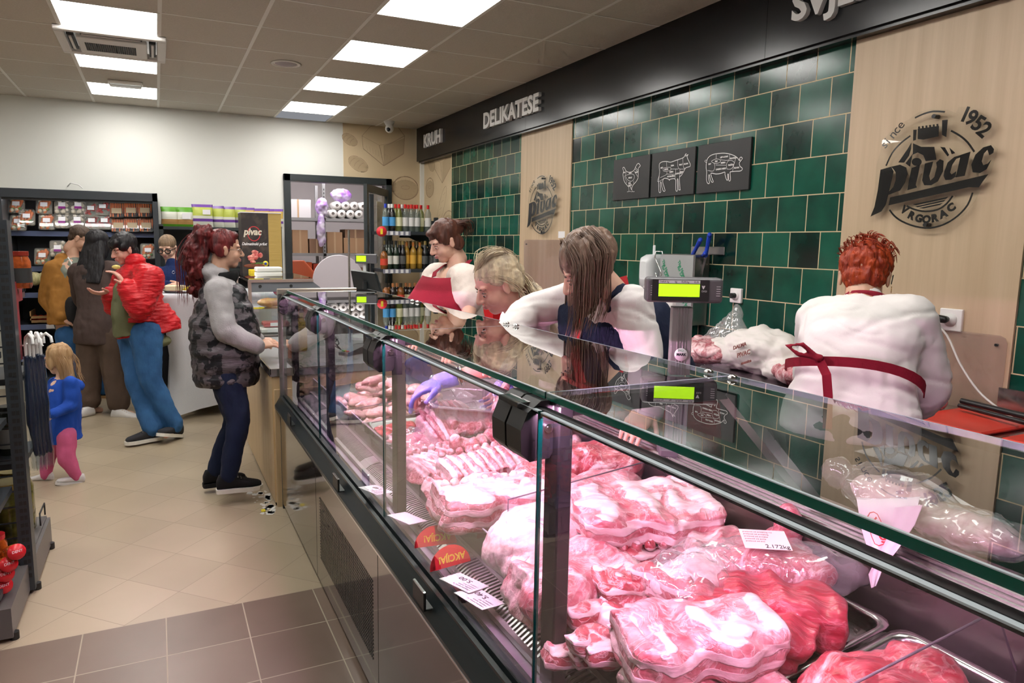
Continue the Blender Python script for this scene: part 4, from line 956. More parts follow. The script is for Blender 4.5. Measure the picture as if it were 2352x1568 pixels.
def patch(name, J, w, k, g, rows, m_, parent, th=.004, n=14):
    """apron-like sheet on the front of the torso; rows: (0..1 pelvis-chest-neck position or lower than 0, half angle, extra)"""
    pel, chest, neck, rc, rh, fc, fh, up = V(J['pel']), V(J['chest']), V(J['neck']), V(J['rc']).normalized(), V(J['rh']).normalized(), J['fc'], J['fh'], J['up']
    q = MB(); A = []; B = []
    for s, half, ex in rows:
        if s < 0: c = pel+V((0, 0, s)); r_, f_ = rh, fh; a, b = .17, .12
        elif s < 1: c = pel+(chest-pel)*s; r_ = (rh*(1-s)+rc*s).normalized(); f_ = (fh*(1-s)+fc*s).normalized(); a, b = .155, .112
        else: c = chest+(neck-chest)*(s-1); r_, f_ = rc, fc; a, b = .15-.02*(s-1), .108-.02*(s-1)
        for (lst, o) in ((A, g+ex), (B, g+ex-th)):
            lst.append([c+r_*(a*w*k+o)*sin(t)+f_*(b*w*k+o)*cos(t) for t in [half*(-1+2*i/n) for i in range(n+1)]])
    v = [p for r in A for p in r]+[p for r in B for p in r]; W_ = n+1; H_ = len(A); off = W_*H_; f = []
    for y in range(H_-1):
        for x in range(n):
            i = y*W_+x; f += [(i, i+1, i+W_+1, i+W_), (off+i, off+i+W_, off+i+W_+1, off+i+1)]
    for y in range(H_-1):
        for x in (0, n): i = y*W_+x; f.append((i, i+W_, off+i+W_, off+i))
    for y in (0, H_-1):
        for x in range(n): i = y*W_+x; f.append((i, i+1, off+i+1, off+i))
    q.add(v, f, 0, True); return q.build(name, m_, parent)
def ribbon(name, pts, wdt, side, m_, parent, th=.004):
    q = MB(); R = []
    pts = [V(p) for p in pts]
    for i, p in enumerate(pts):
        d = (pts[min(i+1, len(pts)-1)]-pts[max(i-1, 0)]).normalized(); s = V(side[i] if isinstance(side, list) else side); s = (s-d*s.dot(d)).normalized(); n = d.cross(s)
        R.append([p+s*wdt/2+n*th/2, p-s*wdt/2+n*th/2, p-s*wdt/2-n*th/2, p+s*wdt/2-n*th/2])
    q.rings(R, sm=False); return q.build(name, m_, parent)
m_blacksh = cloth('black_shoe', (.012, .012, .014)); m_sole = M('pale_sole', (.72, .70, .64), .6); m_whitesh = cloth('white_shoe', (.72, .70, .68)); m_gum = M('gum_sole', (.50, .30, .14), .6)
m_denim = cloth('blue_denim', (.025, .085, .21), (.04, .13, .30), 7, bump=(90, .25, (1, 1, .4))); m_navy = cloth('navy_trousers', (.008, .014, .040), bump=(70, .25, (1, 1, .5)))
m_staffw = cloth('white_shirt', (.80, .76, .74), (.74, .70, .68), 4, bump=(30, .2, (1, 1, .5))); m_staffp = cloth('dark_trousers', (.02, .02, .025)); m_apron = cloth('burgundy_apron', (.28, .012, .030), bump=(200, .1, (1, 1, 1)))
GAR = dict(ruff=(9, .008, (1, 1, 1)), fold=[(22, .004, (1, 1, .6)), (55, .0015, (1, 1, .5))])
def garment(name, q, m_, t, vox=.010, puff=None, gar=None):
    return fused(name, q, m_, vox, 3, t, **(gar or GAR))
# ---------------------------------------------------------------- A: customer in the camouflage vest
J = dict(pel=atd(513, 805, 4.22), chest=atd(503, 705, 4.22), neck=atd(505, 636, 4.22), head=atd(517, 574, 4.22), hf=(1, .06, -.04), rc=(.02, -1, 0), rh=(.1, -1, 0), gaze=.0)
J.update(shR=atd(500, 668, 4.05), elR=atd(518, 760, 4.02), wrR=atd(590, 795, 4.10), handR=((1, .25, .12), (-.1, .3, -1), (0, 1, .2), .45),
         shL=atd(505, 665, 4.40), elL=atd(530, 755, 4.42), wrL=atd(590, 782, 4.30), handL=((1, .0, -.05), (0, .2, -1), (0, -1, .2), .5),
         hipR=atd(515, 835, 4.14), knR=atd(548, 965, 4.10), anR=atd(524, 1096, 4.08), ftR=(1, -.05, 0), hipL=atd(512, 832, 4.30), knL=atd(540, 960, 4.36), anL=atd(492, 1084, 4.30), ftL=(1, .1, 0))
t, h = fig('person in camouflage quilted vest and grey hoodie with dark red curly ponytail', J, SK2, 1.02, 1.0, brow=(.16, .07, .05), full=1.05)
HA = hair_m('hair_dark_red', (.16, .018, .018), (.05, .008, .010))
q = MB(); h.ell(q, (0, -.022, .046), (.083, .094, .083), 20); h.ell(q, (0, .03, .085), (.06, .045, .03)); h.ell(q, (0, -.085, .07), (.04, .04, .04))
for s in (-1, 1): h.ell(q, (s*.068, -.03, .01), (.014, .05, .055))
fused('hair', q, HA, .006, 2, t, ruff=(30, .004, (1, 1, .3)), fold=[(80, .002, (1, 1, .2))])
q = MB(); rnd = random.Random(4); guides = []
for i in range(15):
    u = i/14; c = h.p(0, -.115-.055*sin(u*2.6), .10-.34*u); q.ell(c, .030+.042*sin(pi*min(1, u*1.15+.1)), 12)
    for j in range(4): q.ell(c+V((rnd.uniform(-.05, .03), rnd.uniform(-.05, .05), rnd.uniform(-.03, .03))), rnd.uniform(.018, .03), 8)
fused('ponytail', q, HA, .007, 1, t, ruff=(26, .016, (1, 1, .6)), fold=[(60, .008, (1, 1, .5))])
gd = [[h.p(0, -.09, .10), h.p(sx*.5, -.15+o, .06), h.p(sx, -.20+o, -.06), h.p(sx*.6, -.18+o*1.5, -.2), h.p(sx, -.16+o*2, -.30)] for sx in (-.05, 0, .05) for o in (-.03, .01, .05)]
strands('loose_curls', gd, .0022, HA, t, .022, 70)
q = MB(); q.lathe([(.030, -.012), (.036, 0), (.030, .012)], h.p(0, -.098, .088), 14, ax=h.f); q.build('hair_tie', m_blk, t)
q = MB(); sp_ = M('spectacle_metal', (.12, .11, .1), .3, .8)
for s in (-1, 1):
    q.tube([h.p(s*.032+.022*cos(a), .090-.006*abs(cos(a)), -.006+.017*sin(a)) for a in [i*pi/9 for i in range(19)]], .0016, 5); q.tube([h.p(s*.054, .084, 0), h.p(s*.074, .04, .004), h.p(s*.078, -.01, .004)], .0014, 5)
q.tube([h.p(-.010, .09, 0), h.p(.010, .09, 0)], .0014, 5); q.build('glasses', sp_, t)
m_hood = cloth('grey_hoodie', (.40, .38, .385), bump=(120, .2, (1, 1, 1)))
q = MB(); tor(q, J, 1.0, .018, 1.0, -.05); sleeve(q, J, 'R', 1.05, .016, 1, .96, r2=.040); sleeve(q, J, 'L', 1.05, .016, 1, .94, r2=.040); q.ell(h.p(0, -.085, -.135), (.085, .085, .055), 16); q.ell(h.p(0, -.05, -.13), (.075, .085, .04), 14); garment('hoodie', q, m_hood, t)
m_camo = cloth('camouflage_quilt', (.012, .012, .015), (.10, .085, .095), 16, .45, bump=(30, .5, (.6, .6, 3)), lo=.48, hi=.52)
q = MB(); rc = V((0, -1, 0)); fc = V((1, 0, 0))
base = J['pel']; top = J['neck']
R = []
N_ = 34
for i in range(N_+1):
    u = i/N_; z = -.20+(top.z-base.z+.16)*u; c = V(base)+(V(top)-V(base))*max(0, min(1, z/(top.z-base.z))); c.z = base.z+z
    a = .215-.02*u if u < .75 else .20-(u-.75)*.36; b = .175 if u < .6 else .17-(u-.6)*.16; b += .02*sin(u*3)
    rib_ = .012*abs(sin(u*pi*7)); R.append((c+fc*.012, rc*(a+rib_), fc*(b+rib_)))
loft(q, R, 26, 2.5)
me = garment('quilted_vest', q, m_camo, t, .010, gar=dict(ruff=(12, .008, (1, 1, 2)), fold=[(40, .003, (1, 1, 1))]))
q = MB(); q.lathe([(.085, 0), (.10, .03), (.095, .07), (.085, .072), (.08, .02)], V(J['neck'])+V((.01, 0, -.03)), 18, sq=.85); garment('vest_collar', q, cloth('black_nylon', (.012, .012, .013)), t, .008)
q = MB(); leg(q, J, 'R', 1.12, .006, 1, .092, .062, .046, .97); leg(q, J, 'L', 1.12, .006, 1, .092, .062, .046, .97); q.ell(V(J['pel'])-V((0, 0, .06)), (.14, .17, .12), 18); garment('trousers', q, m_navy, t)
shoe(t, J['anR'], J['ftR'], m_blacksh, m_sole, 1.02); shoe(t, J['anL'], J['ftL'], m_blacksh, m_blacksh, 1.02)
q = MB(); q.lathe([(.036, -.01), (.036, .012), (.030, .012), (.030, -.01)], J['wrL'], 14, ax=J['wrL']-J['elL']); q.build('blue_wristband', M('blue_band', (.01, .12, .6), .4), t)
# ---------------------------------------------------------------- B: eating person in the red jacket
D = 5.42
J = dict(pel=atd(322, 735, D), chest=atd(318, 655, D), neck=atd(312, 612, D), head=atd(284, 573, D), hf=(-.85, -.45, -.32), rc=(-.35, .9, .0), rh=(-.2, .95, 0), gaze=-.004)
J.update(shL=atd(345, 640, D-.2), elL=atd(322, 705, D-.28), wrL=atd(287, 655, D-.32), handL=((-.45, -.1, .85), (-.75, .1, -.4), (-.2, -.4, .5), .55),
         shR=atd(285, 640, D+.16), elR=atd(262, 705, D+.12), wrR=atd(252, 672, D-.02), handR=((-.85, -.4, .0), (.1, .3, 1), (0, -.6, .4), .35),
         hipL=atd(335, 765, D-.08), knL=atd(345, 870, D-.12), anL=atd(400, 978, D-.02), ftL=(-.55, -.75, 0), hipR=atd(308, 765, D+.08), knR=atd(312, 870, D-.05), anR=atd(350, 985, D-.1), ftR=(-.95, -.3, 0))
t, h = fig('person in red quilted jacket and blue jeans with short black hair, eating', J, SK3, 1.0, 1.02, brow=(.03, .02, .02), full=1.08)
HB = hair_m('hair_black', (.006, .005, .007), (.014, .012, .014))
q = MB(); h.ell(q, (0, -.02, .048), (.090, .104, .088), 20); h.ell(q, (0, .055, .072), (.066, .036, .032)); h.ell(q, (0, .078, .055), (.052, .016, .022)); h.ell(q, (0, -.05, -.03), (.07, .055, .06))
for s in (-1, 1): h.ell(q, (s*.076, .02, .03), (.014, .035, .036))
fused('hair', q, HB, .006, 2, t, ruff=(30, .004, (1, 1, .3)), fold=[(70, .003, (1, 1, .3))])
m_red = cloth('red_quilted_nylon', (.62, .012, .020), (.45, .008, .014), 4, .38, bump=(16, .9, (1, 1, 5)))
q = MB(); tor(q, J, 1.08, .038, 1.0, -.0, belly=1.1); R = [(V(J['pel'])+V((.06, -.03, -.10)), V((.24, .02, .03)), V((0, .17, 0))), (V(J['pel'])+V((.05, 0, .0)), V((.235, 0, 0)), V((0, .17, 0))), (V(J['pel'])+V((.02, 0, .12)), V((.19, 0, 0)), V((0, .16, 0)))]; loft(q, R, 20, 2.3)
sleeve(q, J, 'L', 1.3, .024, 1, .9, r2=.046, r0=.064, r1=.058); sleeve(q, J, 'R', 1.2, .02, 1, .85, r2=.046); cap(q, V(J['neck'])+V((.0, 0, -.02)), .085, V(J['neck'])+V((0, 0, .03)), .075)
garment('quilted_jacket', q, m_red, t, gar=dict(ruff=(12, .010, (1, 1, 2.5)), fold=[(30, .006, (.5, .5, 2.4)), (60, .002, (1, 1, 1))]))
m_olive = cloth('olive_top', (.16, .165, .085))
q = MB(); P = [(V(J['pel'])+V((-.075, -.05, -.10)), V((.115, .0, .02)), V((0, .15, 0))), (V(J['pel'])+V((-.075, -.04, .05)), V((.125, 0, 0)), V((0, .15, 0))), (V(J['chest'])+V((-.06, -.03, -.02)), V((.12, 0, 0)), V((0, .13, 0))), (V(J['neck'])+V((-.03, -.02, -.04)), V((.06, 0, 0)), V((0, .08, 0)))]; loft(q, P, 18, 2.3); q.ell(V(J['pel'])+V((.12, -.08, -.16)), (.10, .10, .05)); garment('top', q, m_olive, t)
q = MB(); leg(q, J, 'L', 1.16, .010, 1, .102, .072, .062, .98); leg(q, J, 'R', 1.16, .010, 1, .102, .072, .062, .98); q.ell(V(J['pel'])-V((0, 0, .05)), (.17, .16, .13), 18); garment('jeans', q, m_denim, t)
m_greysh = cloth('charcoal_knit_shoe', (.035, .035, .04))
shoe(t, J['anR'], J['ftR'], m_greysh, m_sole, 1.05); shoe(t, J['anL'], J['ftL'], m_greysh, m_sole, 1.05, .3)
o = MB(); o.ell(J['wrL']+V((-.05, -.015, .135)), (.03, .018, .016), 10); me = fused_mesh('bread_bite', o, .005, 1, ruff=(50, .004, (1, 1, 1))); me.materials.append(M('yellow_bread', (.72, .58, .18), .8)); tag(link('bread_bite', me), 'small yellow bite of food at the mouth of the red jacket wearer', 'food')
# ---------------------------------------------------------------- C: person in brown blazer seen from behind
D = 6.15
J = dict(pel=atd(232, 735, D), chest=atd(226, 650, D), neck=atd(222, 600, D), head=atd(226, 563, D), hf=(.55, .75, -.25), rc=(.95, -.3, 0), rh=(.97, -.2, 0))
J.update(shL=atd(180, 625, D+.02), elL=atd(188, 690, D+.22), wrL=atd(215, 660, D+.42), handL=((.5, .4, .5), (.3, -.5, 0), (0, 0, 1), .5), shR=atd(268, 622, D-.02), elR=atd(292, 680, D+.1), wrR=atd(275, 640, D+.32), handR=((-.3, .4, .6), (-.4, -.4, 0), (0, 0, 1), .5),
         hipL=atd(210, 765, D), knL=atd(205, 850, D), anL=atd(205, 935, D), ftL=(-.75, -.15, 0), hipR=atd(255, 765, D), knR=atd(262, 850, D), anR=atd(275, 940, D), ftR=(.85, -.3, 0))
J['ftL'] = (.6, .5, 0)
t, h = fig('person seen from behind in brown blazer with long straight black hair', J, SK1, 1.0, .95, brow=(.03, .02, .02))
q = MB(); h.ell(q, (0, -.022, .046), (.092, .104, .090), 20)
R = []
for i in range(12):
    u = i/11; R.append((h.p(0, -.045-.02*u, .02-.38*u), h.r*(.088+.045*sin(u*2.2)), h.f*(.055-.015*u)))
loft(q, R, 18, 2.2)
for s in (-1, 1): h.ell(q, (s*.08, .0, -.03), (.018, .045, .10))
fused('hair', q, HB, .007, 2, t, ruff=(30, .006, (1, 1, .15)), fold=[(80, .003, (1, 1, .1))])
m_blaz = cloth('brown_blazer', (.075, .050, .044)); m_brt = cloth('brown_wide_trousers', (.105, .070, .052))
q = MB(); tor(q, J, 1.05, .03, 1.0, -.2, hem=.02); sleeve(q, J, 'L', 1.2, .018, 1, .95, r2=.042); sleeve(q, J, 'R', 1.2, .018, 1, .95, r2=.042); garment('blazer', q, m_blaz, t)
q = MB(); c = V(J['pel'])+V((-.03, -.155, -.15)); q.box(c+V((-.002, 0, -.08)), c+V((.0, .004, .08))); q.build('blazer_vent', m_blk, t)
q = MB(); leg(q, J, 'L', 1.15, .012, 1, .10, .088, .085, .80); leg(q, J, 'R', 1.15, .012, 1, .10, .088, .085, .80); garment('wide_trousers', q, m_brt, t)
shoe(t, V(J['anL'])+V((-.02, -.06, 0)), (-.75, -.55, 0), m_whitesh, m_gum, 1.08); shoe(t, V(J['anR'])+V((.0, -.05, 0)), (.85, -.5, 0), m_whitesh, m_gum, 1.08)
# ---------------------------------------------------------------- D: man in mustard hooded jacket
D = 6.62
J = dict(pel=atd(168, 735, D), chest=atd(160, 650, D), neck=atd(165, 590, D), head=atd(184, 548, D), hf=(.85, -.1, -.45), rc=(-.4, -.9, 0), rh=(-.4, -.9, 0))
J.update(shR=atd(122, 620, D-.12), elR=atd(108, 690, D-.1), wrR=atd(143, 730, D-.2), handR=((.8, -.1, -.35), (-.2, .5, -.4), (.2, -.3, .6), .4), shL=atd(190, 612, D+.2), elL=atd(205, 690, D+.25), wrL=atd(215, 730, D+.1), handL=((.5, 0, -.7), (0, .5, 0), (1, 0, 0), .4),
         hipR=atd(160, 770, D-.08), knR=atd(168, 860, D-.1), anR=atd(168, 920, D), ftR=(.9, -.2, 0), hipL=atd(182, 770, D+.1), knL=atd(196, 850, D+.1), anL=atd(240, 905, D+.2), ftL=(.9, -.2, 0))
J['anR'].z = J['anL'].z = .09
t, h = fig('person in mustard and black hooded jacket and jeans with short brown hair', J, SK2, 1.03, 1.05, brow=(.10, .06, .04), sex='m')
q = MB(); h.ell(q, (0, -.02, .045), (.080, .092, .080), 20); h.ell(q, (0, -.055, -.01), (.062, .045, .055)); fused('hair', q, hair_m('hair_brown_short', (.09, .055, .035), (.05, .03, .02), 70), .007, 2, t, ruff=(60, .002, (1, 1, 1)))
m_must = cloth('mustard_fabric', (.33, .145, .028)); m_gtee = cloth('sage_shirt', (.20, .22, .18))
q = MB(); tor(q, J, 1.0, .012, 1.0, -.12); garment('shirt', q, m_gtee, t)
q = MB(); c = J['chest']; R = [(V(J['pel'])+V((-.07, -.06, -.02)), V((.135, .03, 0)), V((-.02, .16, 0))), (V(J['pel'])+V((-.06, -.05, .10)), V((.14, .03, 0)), V((-.02, .16, 0))), (V(J['chest'])+V((-.05, -.03, .0)), V((.14, .03, 0)), V((-.02, .15, 0))), (V(J['neck'])+V((-.05, -.02, -.07)), V((.12, 0, 0)), V((0, .13, 0)))]
loft(q, R, 20, 2.4); sleeve(q, J, 'R', 1.15, .022, 1, .93, r2=.046); sleeve(q, J, 'L', 1.1, .02, 1, .9); q.ell(V(J['neck'])+V((-.07, .02, -.01)), (.08, .10, .05)); garment('hooded_jacket', q, m_must, t)
q = MB(); q.ell(V(J['pel'])+V((.02, -.17, .09)), (.075, .065, .15), 16); garment('black_lower_panel', q, cloth('black_fleece', (.02, .02, .022)), t)
q = MB(); q.tube([V(J['neck'])+V((-.02, -.13, .0)), V(J['neck'])+V((.01, -.17, -.05)), V(J['neck'])+V((.01, -.18, -.12))], .006, 6); q.build('drawstring', M('cord_white', (.75, .75, .72), .7), t)
q = MB(); leg(q, J, 'R', 1.15, .010, 1, .10, .075, .062); leg(q, J, 'L', 1.15, .010, 1, .10, .075, .062); q.ell(V(J['pel'])-V((0, 0, .04)), (.16, .15, .12)); garment('jeans', q, m_denim, t)
shoe(t, J['anR'], J['ftR'], m_blacksh, m_gum, 1.08); shoe(t, J['anL'], J['ftL'], m_blacksh, m_gum, 1.08)
# ---------------------------------------------------------------- E: person with thick glasses behind the tasting table
D = 6.72
J = dict(pel=atd(395, 735, D), chest=atd(398, 655, D), neck=atd(396, 612, D), head=atd(385, 570, D), hf=(-.35, -.85, -.28), rc=(-1, .1, 0), rh=(-1, .1, 0))
J.update(shR=atd(358, 632, D), elR=atd(352, 690, D-.05), wrR=atd(385, 655, D-.28), handR=((.6, -.2, -.35), (.1, .8, -.2), (.3, 0, .8), .5), shL=atd(434, 628, D+.02), elL=atd(440, 690, D-.03), wrL=atd(418, 655, D-.28), handL=((-.55, -.2, -.1), (0, .8, -.3), (0, -.2, .8), .5))
stand(J)
t, h = fig('person with thick black glasses in navy jumper behind the tasting table', J, SK1, 1.0, .95, brow=(.12, .08, .05))
q = MB(); h.ell(q, (0, -.014, .050), (.080, .094, .083), 20); h.ell(q, (0, -.10, .05), (.035, .035, .035)); fused('hair', q, hair_m('hair_slick_blond', (.30, .20, .12), (.17, .11, .07), 60), .006, 2, t, ruff=(50, .002, (1, 1, .2)))
q = MB()
for s in (-1, 1):
    q.tube([h.p(s*.034+.026*cos(a), .094, -.002+.021*sin(a)) for a in [i*pi/9 for i in range(19)]], .0050, 6); q.tube([h.p(s*.060, .090, .006), h.p(s*.078, .03, .006), h.p(s*.08, -.01, .006)], .004, 6)
q.tube([h.p(-.012, .096, .002), h.p(.012, .096, .002)], .004, 6); q.build('glasses', M('black_frame', (.01, .009, .008), .2), t)
m_nav = cloth('navy_knit', (.008, .022, .095), bump=(60, .4, (3, 3, .3)))
q = MB(); tor(q, J, 1.0, .022, 1.0, -.1); sleeve(q, J, 'R', 1.1, .018, 1, .93); sleeve(q, J, 'L', 1.1, .018, 1, .93); cap(q, V(J['neck'])-V((0, 0, .03)), .07, V(J['neck'])+V((0, 0, .03)), .058); garment('jumper', q, m_nav, t)
q = MB(); leg(q, J, 'L', 1.1, .008, 1); leg(q, J, 'R', 1.1, .008, 1); q.ell(V(J['pel'])-V((0, 0, .05)), (.16, .12, .12)); garment('trousers', q, m_staffp, t)
q = MB(); q.tube([V(J['neck'])+V((.005+.012*cos(a), -.135, -.05+.014*sin(a))) for a in [i*pi/5 for i in range(11)]], .002, 5); q.build('zip_ring', m_chrome, t)
for s in 'LR': shoe(t, J['an'+s], J['ft'+s], m_blacksh, m_blacksh)
# ---------------------------------------------------------------- F: toddler
D = 4.46
kc = .84
J = dict(pel=atd(140, 985, D), chest=atd(146, 910, D), neck=atd(142, 868, D), head=atd(133, 826, D), hf=(-.85, .5, -.15), rc=(.5, .85, 0), rh=(.45, .88, 0))
J.update(shR=atd(128, 882, D+.08), elR=atd(112, 925, D+.1), wrR=atd(90, 945, D+.1), handR=((-.8, 0, -.5), (0, .5, -.5), (0, 0, 1), .5), shL=atd(162, 882, D-.08), elL=atd(165, 930, D-.1), wrL=atd(124, 950, D-.22), handL=((-.8, 0, -.5), (0, .5, -.5), (0, 0, 1), .5),
         hipL=atd(150, 1000, D-.05), knL=atd(152, 1052, D-.06), anL=atd(176, 1092, D-.02), ftL=(-.9, -.1, 0), hipR=atd(130, 1000, D+.05), knR=atd(112, 1045, D+.03), anR=atd(106, 1088, D+.02), ftR=(-.85, .3, 0))
for s in 'LR': J['hand'+s] = J['hand'+s]
kk = .70
def child_fig():
    # smaller limbs: k shrinks the radii, the head keeps toddler proportions
    J2 = dict(J); t = thing('person', (J['pel'].x, J['pel'].y, 0), 'toddler with light brown hair walking in blue hooded jacket and pink trousers', 'child')
    h = Fr(J['head'], J['hf'], (0, 0, 1), kc)
    rc, rh = V(J['rc']).normalized(), V(J['rh']).normalized(); up = (J['chest']-J['pel']).normalized()
    J['fc'], J['fh'], J['up'] = up.cross(rc).normalized(), V((0, 0, 1)).cross(rh).normalized(), up
    q = MB(); tor(q, J, .85, 0, .75); cap(q, J['neck'], .035, h.p(0, -.02, -.08), .035)
    for s in 'LR':
        cap(q, J['sh'+s], .032, J['el'+s], .026); cap(q, J['el'+s], .026, J['wr'+s], .018); cap(q, J['hip'+s], .05, J['kn'+s], .036); cap(q, J['kn'+s], .036, J['an'+s], .026)
    ms = [fused_mesh('b', q, .008, 2), fused_mesh('h', head_mb(h, .9, 1.05), .004, 3)]
    for s in 'LR': d, pn, sd, cu = J['hand'+s]; ms.append(fused_mesh('hd', hand_mb(J['wr'+s], d, pn, sd, cu, .58), .0025, 1))
    link('body', join_mesh('body', ms, SK1), t)
    for s in (-1, 1): q = MB(); h.ell(q, (s*.031, .0675, 0), (.0125, .0125, .0105)); q.build('eye', EYEW, t)
    q = MB(); h.ell(q, (0, -.020, .046), (.086, .098, .086), 20)
    R = [(h.p(0, -.045, .02-.20*u), h.r*(.082-.022*u)*kc, h.f*(.055-.02*u)*kc) for u in (0, .3, .6, .85, 1)]; loft(q, R, 16); 
    for s in (-1, 1): h.ell(q, (s*.075, .01, -.01), (.014, .035, .06))
    HF = hair_m('hair_toddler', (.34, .19, .085), (.52, .34, .18), 45)
    fused('hair', q, HF, .006, 2, t, ruff=(26, .008, (1, 1, .3)), fold=[(60, .004, (1, 1, .2))])
    strands('wisps', [[h.p(x, -.06, .05), h.p(x*1.2, -.105, -.04), h.p(x*1.2, -.10, -.13), h.p(x*1.3, -.115, -.20)] for x in (-.06, -.03, 0, .03, .06)], .0018, HF, t, .012, 30)
    mb_ = cloth('blue_jacket', (.015, .075, .42)); q = MB()
    R = [(V(J['pel'])+V((0, 0, -.075)), rh*.130, J['fh']*.112), (V(J['pel'])+V((0, 0, -.045)), rh*.125, J['fh']*.105), (V(J['pel'])+V((0, 0, .03)), rh*.125, J['fh']*.105), (V(J['chest']), rc*.115, J['fc']*.095), (V(J['chest']).lerp(V(J['neck']), .7), rc*.09, J['fc']*.075), (V(J['neck']), rc*.05, J['fc']*.05)]; loft(q, R, 20, 2.3)
    for s in 'LR': cap(q, J['sh'+s], .05, J['el'+s], .042); cap(q, J['el'+s], .042, J['wr'+s], .032)
    q.ell(V(J['neck'])+V((.055, -.05, -.045)), (.075, .06, .055)); garment('hooded_jacket', q, mb_, t, .008)
    q = MB()
    for s in 'LR': cap(q, J['hip'+s], .068, J['kn'+s], .05); cap(q, J['kn'+s], .05, J['an'+s], .038)
    garment('trousers', q, cloth('pink_trousers', (.62, .12, .26)), t, .007)
    shoe(t, J['anL'], J['ftL'], m_whitesh, m_whitesh, .64, .15); shoe(t, J['anR'], J['ftR'], m_whitesh, m_whitesh, .64)
child_fig()
FOLDY = dict(ruff=(6, .007, (1, 1, 1)), fold=[(5.5, .0055, (.7, .7, 1.5), 1), (10, .0025, (.8, .8, 1.3), 1), (26, .002, (1, 1, .6))])
# ---------------------------------------------------------------- G: shop assistant with tied brown hair
D = 4.15
J = dict(pel=atd(1052, 800, D+.15), chest=atd(1038, 672, D), neck=atd(1050, 612, D), head=atd(1022, 556, D-.02), hf=(-.88, -.02, -.40), rc=(-.42, .9, 0), rh=(-.3, .95, 0), gaze=-.005)
J.update(shL=atd(1072, 645, D-.16), elL=atd(1078, 712, D-.25), wrL=atd(1050, 790, D-.45), handL=((-.6, -.5, -.5), (0, .3, -1), (.2, -.6, 0), .4), shR=atd(1003, 640, D+.17), elR=atd(990, 705, D+.1), wrR=atd(965, 760, D-.15), handR=((-.6, -.5, -.5), (0, .3, -1), (-.5, .5, 0), .4)); stand(J)
t, h = fig('shop assistant with tied brown hair, cream top and burgundy bib apron', J, SK1, 1.03, 1.12, brow=(.12, .06, .045), full=1.08)
HG = hair_m('hair_brown', (.105, .035, .020), (.05, .018, .012))
q = MB(); h.ell(q, (0, -.02, .05), (.085, .098, .084), 20); h.ell(q, (0, .05, .078), (.055, .036, .024)); h.ell(q, (0, -.10, .05), (.05, .045, .048))
for s in (-1, 1): h.ell(q, (s*.070, .012, .03), (.014, .04, .042)); h.ell(q, (s*.062, -.05, -.02), (.02, .04, .05))
fused('hair', q, HG, .005, 2, t, ruff=(34, .004, (1, 1, .4)), fold=[(90, .002, (1, 1, .3))])
strands('bun_curls', [[h.p(x, -.10, .07), h.p(x*1.4, -.15, .06), h.p(x*1.2, -.165, .02), h.p(x, -.14, -.02)] for x in (-.04, -.02, 0, .02, .04)], .0022, HG, t, .014, 45)
m_cream = cloth('cream_tshirt', (.76, .66, .60), (.70, .60, .54), 4)
q = MB(); tor(q, J, 1.14, .016, 1.03, -.10, top=False, bust=.075, belly=1.15); sleeve(q, J, 'L', 1.25, .016, 1, short=.55, r0=.066); sleeve(q, J, 'R', 1.25, .016, 1, short=.55, r0=.066); garment('t_shirt', q, m_cream, t, .009)
q = MB(); tor(q, J, 1.12, .030, 1.03, -.30, top=False, bust=.078, belly=1.15)
ap = patch('apron', J, 1.24, 1.03, .048, [(-.40, 1.5, .03), (-.15, 1.5, .02), (0, 1.45, .01), (.3, 1.25, .012), (.6, 1.0, .040), (.85, .85, .062), (1.0, .76, .070), (1.2, .70, .062), (1.45, .66, .052), (1.7, .62, .044), (1.95, .56, .034)], m_apron, t)
ne = V(J['neck']); ch = V(J['chest']); fc, rc = J['fc'], V(J['rc']).normalized()
for s in (-1, 1): ribbon('apron_strap', [ch.lerp(ne, .86)+fc*.135+rc*s*.062, ch.lerp(ne, .97)+fc*.105+rc*s*.085, ne+rc*s*.085+fc*.03+V((0, 0, .012)), ne+rc*s*.045-fc*.07+V((0, 0, .02))], .028, [rc, rc, fc, rc], m_apron, t)
text('MASTER', 'apron_print', .032, M('print_white', (.8, .78, .76), .6), ch+J['up']*-.10+fc*.232+rc*.075, -rc, J['up'], .002, t, offset=.0012)
ribbon('apron_print', [ch+J['up']*-.05+fc*.245+rc*.055, ch+J['up']*-.035+fc*.248+rc*.0, ch+J['up']*-.05+fc*.245-rc*.055], .006, J['up'], M('print_white'), t)
q = MB(); leg(q, J, 'L', 1.1, .01, 1); leg(q, J, 'R', 1.1, .01, 1); q.ell(V(J['pel'])-V((0, 0, .05)), (.18, .17, .14)); garment('trousers', q, m_staffp, t)
q = MB(); q.tube([ne+rc*.06+fc*.05, ne+fc*.10-V((0, 0, .09)), ne-rc*.06+fc*.05], .0012, 5); q.build('necklace', M('gold', (.8, .55, .25), .2, 1), t)
for s in 'LR': shoe(t, J['an'+s], J['ft'+s], m_blacksh, m_blacksh)
